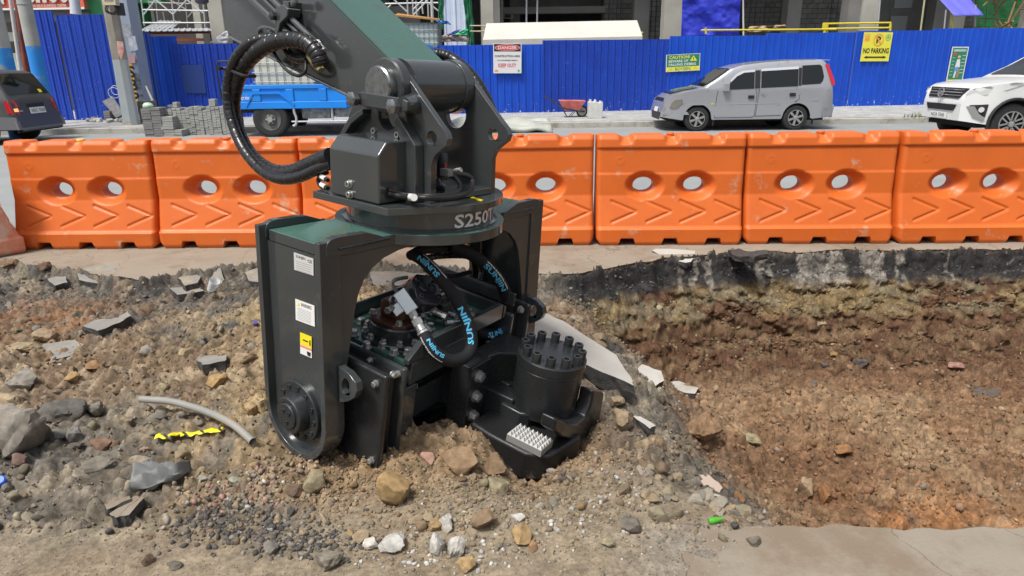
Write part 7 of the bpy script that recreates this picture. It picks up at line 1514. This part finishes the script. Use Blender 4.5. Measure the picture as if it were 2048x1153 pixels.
def zt(pts, r_, name, m_, parent=PD, sub=8, n=12, wrap=0, fn=None, ext=()):
    """pts: (px, py, plane axis, plane value)"""
    P = [(G if t[2] < 3 else H)(*(lf(t[0], t[1], t[2], t[3]) if t[2] < 3 else lb(t[0], t[1], t[2]-3, t[3]))) for t in pts]
    b = MB(); 
    if wrap:
        sub = 24; Lh = sum(np.linalg.norm(P[i+1]-P[i]) for i in range(len(P)-1)); nw = max(2, Lh/wrap)
        b.tube(P, r_, n, sub, rf=lambda t: 1-.10*max(0, 1-abs(((t*nw) % 1)-.5)*9)+.03*((t*nw) % 1))
    else: b.tube(P, r_, n, sub)
    return b.build(name, m_, parent, smooth=50), P
zt([(776, 388, 1, v1), (800, 393, 1, v1+.03), (850, 396, 1, .50), (900, 396, 1, .52), (935, 385, 1, .50), (945, 365, 1, .46), (935, 352, 1, .44), (905, 348, 1, .40)], .0115, 'wiring_conduit', M_rubber, sub=10, n=10, wrap=.012)
zt([(776, 380, 1, v1), (810, 390, 1, v1+.03), (860, 392, 1, .49), (910, 388, 1, .5), (920, 372, 1, .47), (912, 356, 1, .44), (900, 350, 1, .42)], .0095, 'wiring_conduit', M_rubber, sub=10, n=10)
zt([(817, 394.5, 1, v1+.045), (828, 395.5, 1, .485)], .014, 'white_band', M_white)
for (x, y) in ((640, 352), (642, 368)):
    zt([(655, 335 if y < 360 else 345, 0, .34), (640, 338 if y < 360 else 352, 0, .33), (637, y-4, 0, .32), (643, y+6, 0, .31), (656, y+9, 0, .30)], .009, 'side_cable', M_rubber); zt([(643.5, y-2+4, 0, .315), (652, y+4+3, 0, .305)], .0125, 'white_band', M_white)
# ---------------------------------------------------------------- vibrator body
def bx(a0, a1, b0, b1, c0, c1, name, m_=None, bev=.006, parent=PD):
    b = MB(); b.prism([H(a0, b0, c0), H(a1, b0, c0), H(a1, b1, c0), H(a0, b1, c0)], BWn*(c1-c0)); return b.build(name, m_ or M_paint2, parent, bevel=bev)
bx(-.37, .40, -.235, .13, -.20, .30, 'vibrator_body', M_paint)
top = bx(-.36, .39, -.235, .205, -.222, -.202, 'top_plate', M_green_sheen, .003)  # top carries the painted green reflection
bx(-.35, .09, .13, .235, -.222, -.115, 'front_beam', M_paint)
bx(.0, .095, .131, .236, -.112, .34, 'front_post', M_paint); bx(-.39, -.30, .131, .238, -.112, .34, 'front_post', M_paint)
for c_ in (-.114, .13):
    b = MB(); arcp = [(-.15+.155*math.cos(t), .245-.115*math.sin(t)) for t in np.linspace(0.05, math.pi-.05, 16)]
    b.prism([H(p, q, c_) for p, q in [(-.30, .131), (-.30, .243)]+arcp[::-1]+[(.0, .243), (.0, .131)]], BWn*.025); b.build('pocket_rib', M_paint, PD, bevel=.004)
# recess curved back
b = MB(); b.prism([H(-.15+.15*math.cos(t), .205-.10*math.sin(t), -.10) for t in np.linspace(0, math.pi, 16)]+[H(-.298, .12, -.10), H(-.002, .12, -.10)], BWn*.4) if False else None
# raised bars round the top
bx(-.299, .001, .131, .172, -.114, .34, 'pocket_back', M_paint)
bx(-.295, .34, .205, .237, -.302, -.223, 'side_bar', M_paint, .004)
b = MB(); b.prism([H(-.375, .206, -.222), H(-.375, .206, -.245), H(-.297, .206, -.302), H(-.250, .206, -.302), H(-.25, .206, -.24), H(-.29, .206, -.224)], BV*.03); b.build('corner_bar', M_paint, PD, bevel=.004)
bx(.355, .375, -.23, .235, -.285, -.223, 'end_bar', M_paint, .004); bx(.44, .46, -.25, .235, -.33, -.26, 'end_bar', M_paint, .004); bx(-.36, .40, -.25, -.236, -.29, -.21, 'side_bar', M_paint, .004)
for sg in (-1, 1):
    a0 = sg*.40; bx(min(a0, a0+sg*.03), max(a0, a0+sg*.03), -.262, .262, -.235, .22, 'inner_plate', M_paint, .012)
    a0 = sg*.53; bx(min(a0, a0+sg*.035), max(a0, a0+sg*.035), -.28, .283, -.262, .19, 'outer_plate', M_paint2 if sg < 0 else M_paint, .014)
    a0 = sg*.48; 
    b = MB(); b.prism([H(a0-.049, -.20, -.205), H(a0-.049, .215, -.205), H(a0-.03, .232, -.205), H(a0+.03, .232, -.205), H(a0+.049, .215, -.205), H(a0+.049, -.20, -.205)], BWn*.38); b.build('rubber_mount', M_rubber, PD, bevel=.008)
for (a_, b_, c_, s_) in ((-.566, .235, -.215, 1), (-.566, -.1, -.215, 1), (-.432, .232, -.205, 1), (-.432, .08, -.205, 1), (-.5, .255, -.24, 2), (-.566, .25, .14, 1), (.568, .23, -.21, -1)):
    b = MB(); ax = -BU*s_ if abs(s_) == 1 else BV; hexb(b, H(a_, b_, c_), ax, .0125, .020); b.build('cover_bolt', M_bolt, PD)
b = MB(); hexb(b, H(.5, .245, -.235), BV-BU*.4, .016, .024); b.build('cover_bolt', M_bolt, PD)
for (x, y) in ((758, 766), (800, 745)):
    pass
# gears
def gearflange(a_, b_, r_, two, nm):
    b = MB(); b.lathe(H(a_, b_, -.222), -BWn, [(r_, 0), (r_, .016), (r_*.98, .020), (r_*.8, .020)]+([(r_*.80, .075), (r_*.77, .082), (.0001, .082)] if two else [(r_*.86, .020), (r_*.86, .032), (r_*.84, .036), (.0001, .036)]), 56); g_ = b.build(nm, M_dsteel if two else M_green_sheen, PD, smooth=30)
    n_ = 12 if two else 10
    for k in range(n_):
        t = 2*math.pi*k/n_+.2; b = MB(); hexb(b, H(a_+r_*.90*math.cos(t), b_+r_*.90*math.sin(t), -.241), -BWn, .0125, .022); b.build('bolt', M_bolt, g_)
    return g_
gL = gearflange(-.205, .015, .150, True, 'gear_flange'); gR = gearflange(.155, .02, .135, False, 'gear_cover')
for k in range(9):
    t = 2*math.pi*k/9+.35; q = (-.205+.185*math.cos(t), .015+.18*math.sin(t))
    if q[1] < .2: b = MB(); hexb(b, H(q[0], q[1], -.223), -BWn, .018, .03); b.build('bolt', M_bolt, top)
for q in ((-.30, .17), (-.34, .06), (.02, .185)): b = MB(); hexb(b, H(q[0], q[1], -.223), -BWn, .018, .03); b.build('bolt', M_bolt, top)
b = MB(); sock(b, H(.12, .0, -.258), -BWn, .012, .012); b.build('plug', M_bolt, gR)
# hydraulic motor
b = MB(); q = .105; b.prism([H(-.205+p, .015+r, -.304) for p, r in ((-q, -q*.6), (-q, q*.6), (-q*.6, q), (q*.6, q), (q, q*.6), (q, -q*.6), (q*.6, -q), (-q*.6, -q))], -BWn*.022); mo = b.build('hydraulic_motor', M_rust, PD, bevel=.006)
for (p, r) in ((.08, .08), (-.08, .08), (-.08, -.08)): b = MB(); hexb(b, H(-.205+p*.95, .015+r*.95, -.326), -BWn, .014, .02); b.build('bolt', M_bolt, mo)
pb = lb(790, 640, 1, .02); ptop = lb(793, 598, 1, .02); 
b = MB(); b.prism([H(-.205+p, .015+r, -.326) for p, r in ((-.06, -.055), (-.06, .05), (-.035, .07), (.035, .07), (.06, .05), (.06, -.055))], -BWn*.075); b.build('motor_foot', M_rust, mo, bevel=.012, seg=3)
zref = (H(-.17, .03, -.38)-CC) @ CF
def at(px, py, dz=0.0): return CC+ray(px, py)*(zref+dz)
toc = nrm(CC-at(820, 600)); axm = nrm(toc*.62+CR*.62+CU*.42); m0 = at(808, 618, .05); m1 = at(838, 592, -.02)
b = MB(); b.tube([m0, (m0+m1)/2, m1], .058, 24, 6); b.build('motor_barrel', M_paint2, mo, smooth=50)
m2 = at(846, 586, -.03); fx_ = nrm(CR-axm*(CR @ axm)); fx_ = nrm(fx_*.9+np.cross(axm, fx_)*.35); fy_ = np.cross(axm, fx_); q = .074
b = MB(); b.prism([m2-axm*.05+fx_*p*q+fy_*r*q for p, r in ((-1, -.55), (-1, .55), (-.55, 1), (.55, 1), (1, .55), (1, -.55), (.55, -1), (-.55, -1))], axm*.085); mh = b.build('motor_head', mat('satin_black', (.02, .02, .025), .25), mo, bevel=.008, seg=3)
b = MB(); b.prism([m2-axm*.09+fx_*p*q*.8+fy_*r*q*.8 for p, r in ((-1, -.55), (-1, .55), (-.55, 1), (.55, 1), (1, .55), (1, -.55), (.55, -1), (-.55, -1))], axm*.04); b.build('motor_body', M_paint2, mo, bevel=.006)
for (p, r) in ((-.8, -.55), (.8, -.5), (.75, .6), (-.75, .6)): b = MB(); sock(b, m2+axm*.034+fx_*p*q*.9+fy_*r*q*.9, axm, .0115, .012); b.build('motor_bolt', M_dsteel, mo)
for s_ in (-.38, .36): b = MB(); sock(b, m2+axm*.034+fx_*s_*q+fy_*.12*q, axm, .024, .012, 20); b.build('port_plug', M_dsteel, mo)
zb = mat('zinc_block', (.66, .72, .74), .25, .65)
ex = nrm(at(826, 622)-at(798, 582)); ey = nrm(at(822, 590)-at(798, 604)); ey = nrm(ey-ex*(ey @ ex)); ez = nrm(np.cross(ex, ey)); cb = at(812, 603, -.10)
b = MB(); b.box(cb, (.105, .058, .045), (ex, ey, ez)); b.build('fitting_block', zb, mo, bevel=.004)
b = MB(); pz = at(789, 602, -.085); hexb(b, pz+.02*nrm(ez if ez @ toc < 0 else -ez), nrm(toc-CR*.6), .021, .024, False); b.build('fitting_plug', M_steel, mo)
b = MB(); b.box(at(797, 618, -.08), (.05, .05, .045), (ex, ey, ez)); b.build('fitting_block', zb, mo, bevel=.004)
dfit = nrm(at(846, 668, -.12)-at(824, 628, -.10)); p = at(824, 626, -.10); b = MB(); b.cyl(p-dfit*.01, p+dfit*.022, .020, n=6); b.cyl(p+dfit*.022, p+dfit*.034, .016, n=12); b.cyl(p+dfit*.034, p+dfit*.062, .024, n=6); b.cyl(p+dfit*.062, p+dfit*.09, .020, .022, 16); b.cyl(p+dfit*.094, p+dfit*.104, .026, n=16); b.build('fitting', mat('bright_zinc', (.62, .63, .62), .3, .6), mo); hose_start = p+dfit*.09
b = MB(); b.tube([at(797, 588, -.06), at(788, 576, -.05), at(785, 566, -.04), at(794, 559, -.03), at(815, 555, 0)], .0085, 8, 5); b.build('elbow_pipe', M_bolt, mo)
for i, (a_, b_, c_, l_, d_, r_, m__) in enumerate(((-.06, .10, -.40, .05, (1, .3, -.3), .016, M_steel), (-.10, .12, -.36, .06, (.2, 1, .2), .014, M_bolt), (-.02, .09, -.33, .07, (.6, .8, .3), .013, M_steel), (-.13, .10, -.30, .05, (0, 1, .5), .012, M_bolt), (.03, .06, -.38, .05, (1, 0, 0), .018, M_steel), (-.27, .04, -.39, .04, (-1, .2, 0), .012, M_bolt), (.0, .14, -.27, .08, (.9, .5, 0), .012, M_bolt), (.06, .16, -.30, .06, (.4, .9, -.2), .014, M_steel))):
    b = MB(); p = H(a_, b_, c_); d_ = nrm(BU*d_[0]+BV*d_[1]+BWn*d_[2]); b.cyl(p, p+d_*l_*.4, r_*1.25, n=6); b.cyl(p+d_*l_*.4, p+d_*l_, r_, n=14); b.cyl(p+d_*l_, p+d_*l_*1.3, r_*1.2, n=6); b.build('fitting', m__, mo)
b = MB(); b.box(H(.0, .11, -.33), (.08, .06, .07), (BU, BV, BWn)); b.build('manifold_block', M_dsteel, mo, bevel=.004)
# ---------------------------------------------------------------- sleeved hoses with maker lettering
def hose_text(P, parent, s_, t0, t1, rad, up_hint, hgt, m_, roll=0.0, flip=False):
    """bend lettering on the hose surface; t0..t1 along the path"""
    Q = np.array(spline(P, 10)); seg = np.r_[0, np.cumsum(np.linalg.norm(np.diff(Q, axis=0), axis=1))]; Lt = seg[-1]
    vs, fs, tw, th = fine_text(s_, .03); b = MB(); out = []
    def at(t): return np.array([np.interp(t*Lt, seg, Q[:, i]) for i in range(3)])
    for v in vs:
        t = t0+(t1-t0)*v[0]/tw; p = at(t); tg = nrm(at(min(t+.01, 1))-at(max(t-.01, 0))); view = nrm(CC-p); view = nrm(view-tg*(view @ tg)); sidev = np.cross(view, tg)
        an = roll+(v[1]/th-.5)*hgt/rad*(-1 if flip else 1); out.append(p+(view*math.cos(an)+sidev*math.sin(an))*(rad+.0012))
    b.add(out, fs); b.build('lettering', m_, parent, smooth=0)
M_sleeve = mat('woven_hose_sleeve', (.013, .013, .015), .75, bump=.25, bscale=220, spec=.3)
_ps = project(hose_start+dfit*.02); _bs = MF @ (hose_start+dfit*.02-FO)
hA, PA = zt([(823, 506, 1, .26), (850, 524, 1, .32), (884, 560, 1, .40), (916, 605, 1, .45), (937, 650, 1, .50), (943, 690, 1, .53), (930, 714, 1, .54), (902, 722, 1, .53), (873, 708, 1, .50), (856, 686, 1, .5*.50+.5*float(_bs[1])), (float(_ps[0]), float(_ps[1]), 1, float(_bs[1]))], .0285, 'hydraulic_hose', M_sleeve, sub=10, n=16)
hB, PB = zt([(900, 492, 1, .22), (940, 508, 1, .26), (975, 533, 1, .30), (1003, 568, 1, .32), (1016, 610, 1, .33), (1012, 648, 1, .33), (990, 668, 1, .33), (962, 668, 1, .33), (940, 650, 1, .30), (922, 622, 1, .25), (908, 596, 1, .22)], .031, 'hydraulic_hose', M_sleeve, sub=10, n=16)
hose_text(PA, hA, 'SUNJIN', .19, .05, .0285, None, .030, M_textc, .05, True); hose_text(PA, hA, 'SUNJIN', .61, .39, .0285, None, .034, M_textc, .0, True); hose_text(PA, hA, 'www.sunjince.com', .06, .22, .0285, None, .012, M_textw, .75)
hose_text(PA, hA, 'SUNJIN', .85, .96, .0285, None, .022, M_textc, -.35, False); hose_text(PA, hA, 'www.sunjince.com', .84, .98, .0285, None, .010, M_textw, .6)
hose_text(PB, hB, 'SUNJIN', .19, .38, .031, None, .033, M_textc, -.25); hose_text(PB, hB, 'www.sunjince.com', .19, .38, .031, None, .013, M_textw, .55); hose_text(PB, hB, 'SUNJIN', .76, .59, .031, None, .034, M_textc, .05, True)

zt([(889, 556, 1, .18), (900, 578, 1, .19), (908, 596, 1, .20)], .024, 'hose_tail', M_sleeve); zt([(899, 584, 1, .21), (912, 607, 1, .23)], .029, 'hose_ferrule', M_steel, n=8, sub=2); zt([(912, 607, 1, .23), (919, 620, 1, .24)], .033, 'hose_nut', M_bolt, n=6, sub=2)
zt([(919, 620, 1, .24), (935, 650, 1, .26)], .022, 'hose_tail', M_sleeve)
zt([(962, 516, 1, .10), (964, 545, 1, .11), (958, 580, 1, .12), (957, 600, 1, .13)], .018, 'wrapped_cable', M_wrap, wrap=.03)
zt([(840, 520, 1, .2), (880, 512, 1, .18), (930, 512, 1, .15), (955, 520, 1, .12), (962, 535, 1, .11)], .016, 'wrapped_cable', M_wrap, wrap=.03)
zt([(900, 568, 1, .2), (893, 600, 1, .21), (898, 632, 1, .24), (925, 655, 1, .27), (950, 668, 1, .29)], .009, 'thin_hose', M_rubber); zt([(910, 590, 1, .2), (905, 615, 1, .22), (918, 638, 1, .25), (950, 655, 1, .29)], .009, 'thin_hose', M_rubber)
zt([(820, 512, 1, .24), (845, 500, 1, .22), (880, 498, 1, .2), (905, 494, 1, .2)], .022, 'hose_end', M_sleeve); zt([(850, 540, 1, .2), (900, 552, 1, .18), (940, 545, 1, .16)], .012, 'thin_hose', M_rubber)
zt([(880, 505, 1, .2), (900, 500, 1, .2), (925, 502, 1, .2)], .011, 'steel_fitting', M_steel)
for q in ((978, 470), (992, 470)): zt([(q[0], 450, 1, .08), (q[0]+4, 480, 1, .08), (q[0]+9, 520, 1, .08), (q[0]+6, 560, 1, .08)], .012, 'leg_hose', M_wrap, wrap=.03)
b = MB(); b.box(G(*lf(958, 668, 1, .31)), (.06, .05, .05), (FU, FV, FW)); b.build('fitting_block', M_steel, PD, bevel=.004)
for d_ in (0, -14):
    zt([(962, 675+d_*.6, 1, .32), (985, 690+d_, 1, .36)], .011, 'steel_fitting', M_bolt); zt([(985, 690+d_, 1, .36), (1008, 703+d_*.8, 1, .40), (1022, 705+d_*.5, 1, .42)], .0095, 'thin_hose', M_rubber); zt([(993, 694+d_, 1, .375), (997, 697+d_, 1, .38)], .0115, 'white_band', M_white)
zt([(1022, 703, 1, .42), (1036, 717, 1, .44)], .014, 'steel_fitting', M_bolt, n=8)
# ---------------------------------------------------------------- clamp arm, cylinder and jaws
fl = bx(-.055, .105, .238, .352, -.135, .33, 'clamp_flange', M_paint2, .005)
for c_ in (-.076, .03, .135, .245):
    b = MB(); hexb(b, H(.004, .352, c_), BV, .024, .03); b.build('clamp_bolt', M_bolt, fl)
b = MB(); b.prism([H(p, q, -.135) for p, q in ((.106, .24), (.106, .335), (.17, .35), (.25, .43), (.40, .43), (.40, .24))], BWn*.45); ca = b.build('clamp_arm', M_paint2, PD, bevel=.012, seg=3)
b = MB(); b.prism([H(p, q, .015) for p, q in ((.19, .35), (.25, .36), (.25, .45), (.19, .42))], BWn*.12); b.build('arm_lug', M_paint2, PD, bevel=.008)
b = MB(); o_, r_, u_ = H(.04, .462, .19), H(.04, .462, -.05), H(.01, .44, .19); text(b, 'SUNJIN', H(.158, .3375, .19), -BWn, -BU, w=.22, h=.036, bold=.02); b.build('embossed_lettering', mat('embossed_black', (.03, .03, .032), .35), PD, smooth=0)
b = MB(); b.prism([H(p, q, .13) for p, q in ((-.055, .38), (-.075, .50), (-.085, .70), (-.02, .79), (.22, .83), (.34, .74), (.36, .50), (.34, .38))], BWn*.14); jw = b.build('lower_jaw', mat('scuffed_black_paint', (.013, .013, .014), .45, dirt=(.22, .17, .15), dirt_amt=.16, dscale=5, bump=.2, bscale=60), PD, bevel=.018, seg=3)
b = MB(); b.prism([H(p, q, .06) for p, q in ((.09, .44), (.075, .56), (.10, .60), (.16, .62), (.34, .60), (.36, .44))], BWn*.10); b.build('jaw_neck', M_paint2, PD, bevel=.012)
# gripping pad
b = MB(); a0, a1, b0, b1 = -.062, .045, .585, .765; b.prism([H(a0, b0, .128), H(a1, b0, .128), H(a1, b1, .128), H(a0, b1, .128)], -BWn*.033)
for i in range(5):
    for j in range(8):
        s1, s2 = (a1-a0)/5, (b1-b0)/8; p, q = a0+s1*i, b0+s2*j; cc = H(p+s1/2, q+s2/2, .077)
        b.add([H(p, q, .095), H(p+s1, q, .095), H(p+s1, q+s2, .095), H(p, q+s2, .095), cc], [(0, 4, 1), (1, 4, 2), (2, 4, 3), (3, 4, 0)])
b.build('grip_pad', mat('bright_steel', (.50, .50, .48), .38, .6), PD, smooth=0)
# cylinder
cc = (.255, .585); b = MB(); b.lathe(H(*cc, .09), -BWn, [(.10, -.03), (.15, 0), (.158, .03), (.160, .235), (.156, .240), (.164, .244), (.164, .285), (.160, .291), (.0001, .291)], 64); cy = b.build('clamp_cylinder', M_paint2, PD, smooth=28)
for k in range(12):
    t = 2*math.pi*k/12+.1; b = MB(); p = H(cc[0]+.134*math.cos(t), cc[1]+.134*math.sin(t), -.2005); b.cyl(p, p-BWn*.004, .025, n=20); sock(b, p-BWn*.004, -BWn, .0215, .040, 18); b.build('cylinder_bolt', M_paint2, cy)
b = MB(); b.prism(hp(1, .80, [(1108, 862), (1124, 876), (1150, 883), (1180, 870), (1200, 840), (1210, 786), (1188, 782), (1183, 808), (1172, 836), (1156, 850), (1138, 850), (1124, 840), (1112, 838)]), BV*-.075); b.build('jaw_hook', M_paint2, PD, bevel=.014, seg=3)
b = MB(); p = hp(1, .700, [(1146, 828)])[0]; b.lathe(p, BV, [(.03, -.01), (.026, .004), (.0001, .006)], 20); b.build('hook_pin', M_dsteel, PD)
b = MB(); b.prism(hp(1, .64, [(1105, 815), (1132, 800), (1148, 806), (1150, 838), (1110, 850)]), BV*-.10); b.build('hook_web', M_paint2, PD, bevel=.01)
bx(.107, .37, .331, .50, .03, .33, 'jaw_block', M_paint2, .012)

# ================================================================== EXCAVATOR ARM
arm_poly = [lf(x, y, 0, .505)[1:] for x, y in ((449, -30), (140, -330), (262, -400), (662, 0), (800, 140))]
apc = pc; rB = .105
arm_poly += [(apc[0]+rB*math.cos(t), apc[1]+rB*math.sin(t)) for t in np.linspace(R_(-55), R_(110), 14)]
arm_poly += [lf(x, y, 0, .505)[1:] for x, y in ((700, 194), (470, 80), (457, 68), (450, 20))]
AR = empty('excavator_arm', (0, 0, 0), matrix=fmat(G(.66, *pc), FU, FV, FW)); tag(AR, 'green-sheened charcoal excavator arm coming down from the upper left with hoses clamped on its side', 'excavator arm')
b = MB(); b.prism([G(.506, *q) for q in arm_poly], FU*.325); b.build('arm_beam', M_green_sheen, AR, bevel=.004)  # whole beam in the painted reflection colour
b = MB(); b.prism([G(.502, *q) for q in [lf(x, y, 0, .505)[1:] for x, y in ((449, -30), (140, -330), (250, -395), (655, 0), (792, 139), (775, 145), (745, 160), (722, 196), (703, 194), (470, 80), (457, 68), (450, 20))]], FU*.003); b.build('added_side_cover', M_paint, AR)  # thin cover in plain charcoal, so the sheen colour stays off the side
b = MB(); b.cyl(G(.504, *pc), G(.848, *pc), .1075, n=56); b.build('arm_boss', M_paint, AR)
b = MB(); b.cyl(G(.80, *pc), G(.848, *pc), .114, n=48); b.build('boss_collar', M_paint, AR, bevel=.003)
b = MB(); b.tube(gp(0, .500, [(458, 70), (470, 80), (590, 139), (704, 195)]), .0075, 8, 4); b.tube(gp(0, .834, [(470, 80), (590, 139)]), .006, 6, 2); b.build('weld_bead', M_steel, AR)
b = MB(); b.tube(gp(0, .502, [(262, -400), (662, 0), (799, 139)]), .003, 6, 2); b.build('top_edge', M_paint, AR)
for nm, pp, r_ in (('pipe', [(380, -115), (505, 0), (589, 79)], .017), ('pipe', [(440, -105), (545, 0), (633, 87)], .0135), ('pipe', [(395, -130), (520, -8), (608, 78)], .010)):
    b = MB(); b.tube(gp(0, .455, pp), r_, 14, 6); b.build(nm, M_paint, AR)
b = MB(); b.prism(gp(0, .425, [(545, 30), (552, 14), (566, 8), (576, 18), (574, 34), (560, 48), (556, 66), (549, 62), (549, 44)]), FU*.07); b.build('pipe_clamp', M_paint, AR, bevel=.006)
b = MB(); hexb(b, gp(0, .425, [(549, 33)])[0], -FU, .019, .02, False); b.build('clamp_bolt', M_dsteel, AR)
b = MB(); b.box(gp(0, .47, [(585, 16)])[0], (.07, .045, .05), (FU, FV, FW)); hexb(b, gp(0, .45, [(594, 8)])[0], -FU, .022, .025, False); b.build('pipe_clamp', M_paint, AR, bevel=.005)
b = MB(); 
for p0, p1, r_ in (((631, 86), (636, 92), .020), ((636, 92), (644, 100), .017), ((640, 97), (650, 102), .013)): q = gp(0, .45, [p0, p1]); b.cyl(q[0], q[1], r_, n=6)
b.build('pipe_fitting', M_bolt, AR)
b = MB()
for p0, p1, r_ in (((618, 112), (626, 122), .020), ((626, 122), (640, 135), .022), ((636, 130), (642, 141), .018)): q = gp(0, .47, [p0, p1]); b.cyl(q[0], q[1], r_, n=6)
b.build('hose_fitting', mat('yellow_zinc', (.42, .38, .20), .35, .6), AR)
hs1, _ = zt([(643, 130, 0, .44), (632, 104, 0, .43), (608, 84, 0, .42), (575, 80, 0, .41), (545, 87, 0, .40), (512, 106, 0, .39), (484, 138, 0, .38), (469, 180, 0, .37), (466, 225, 0, .37), (480, 275, 0, .37), (507, 318, 0, .36), (545, 343, 0, .35), (585, 345, 0, .34), (620, 330, 0, .33), (662, 312, 0, .32)], .036, 'spiral_wrapped_hose', M_wrap, AR, wrap=.045, n=18)
hs2, _ = zt([(534, 62, 0, .46), (545, 76, 0, .43), (520, 80, 0, .40), (494, 92, 0, .37), (472, 118, 0, .35), (458, 155, 0, .34), (456, 200, 0, .335), (466, 250, 0, .33), (488, 300, 0, .32), (522, 340, 0, .31), (560, 358, 0, .30), (600, 354, 0, .30), (640, 336, 0, .31), (665, 326, 0, .32)], .025, 'spiral_wrapped_hose', M_wrap, AR, wrap=.045, n=16)
zt([(520, 70, 0, .45), (522, 60, 0, .44), (534, 57, 0, .45), (560, 66, 0, .46), (590, 86, 0, .47), (600, 97, 0, .47)], .014, 'bent_pipe', M_paint, AR)
zt([(572, 98, 0, .46), (582, 112, 0, .46), (598, 120, 0, .46), (616, 119, 0, .46)], .019, 'spiral_wrapped_hose', M_wrap, AR, wrap=.03)
zt([(545, 100, 0, .42), (558, 122, 0, .42), (575, 142, 0, .42), (596, 152, 0, .42), (610, 144, 0, .42), (612, 122, 0, .44)], .0075, 'thin_cable', M_rubber, AR)
zt([(470, 62, 0, .42), (476, 66, 0, .42)], .001, 'tie', M_rubber, AR)
b = MB(); q = gp(0, .335, [(452, 138), (487, 152)]); b.tube([q[0]-FU*.04, q[0], q[1], q[1]+FU*.06], .008, 8, 3); b.build('cable_tie', M_rubber, AR)
zt([(868, 108, 0, .88), (900, 116, 0, .92), (938, 146, 0, .94), (966, 186, 0, .95), (984, 228, 0, .95), (985, 262, 0, .93)], .026, 'spiral_wrapped_hose', M_wrap, AR, wrap=.022, n=16)
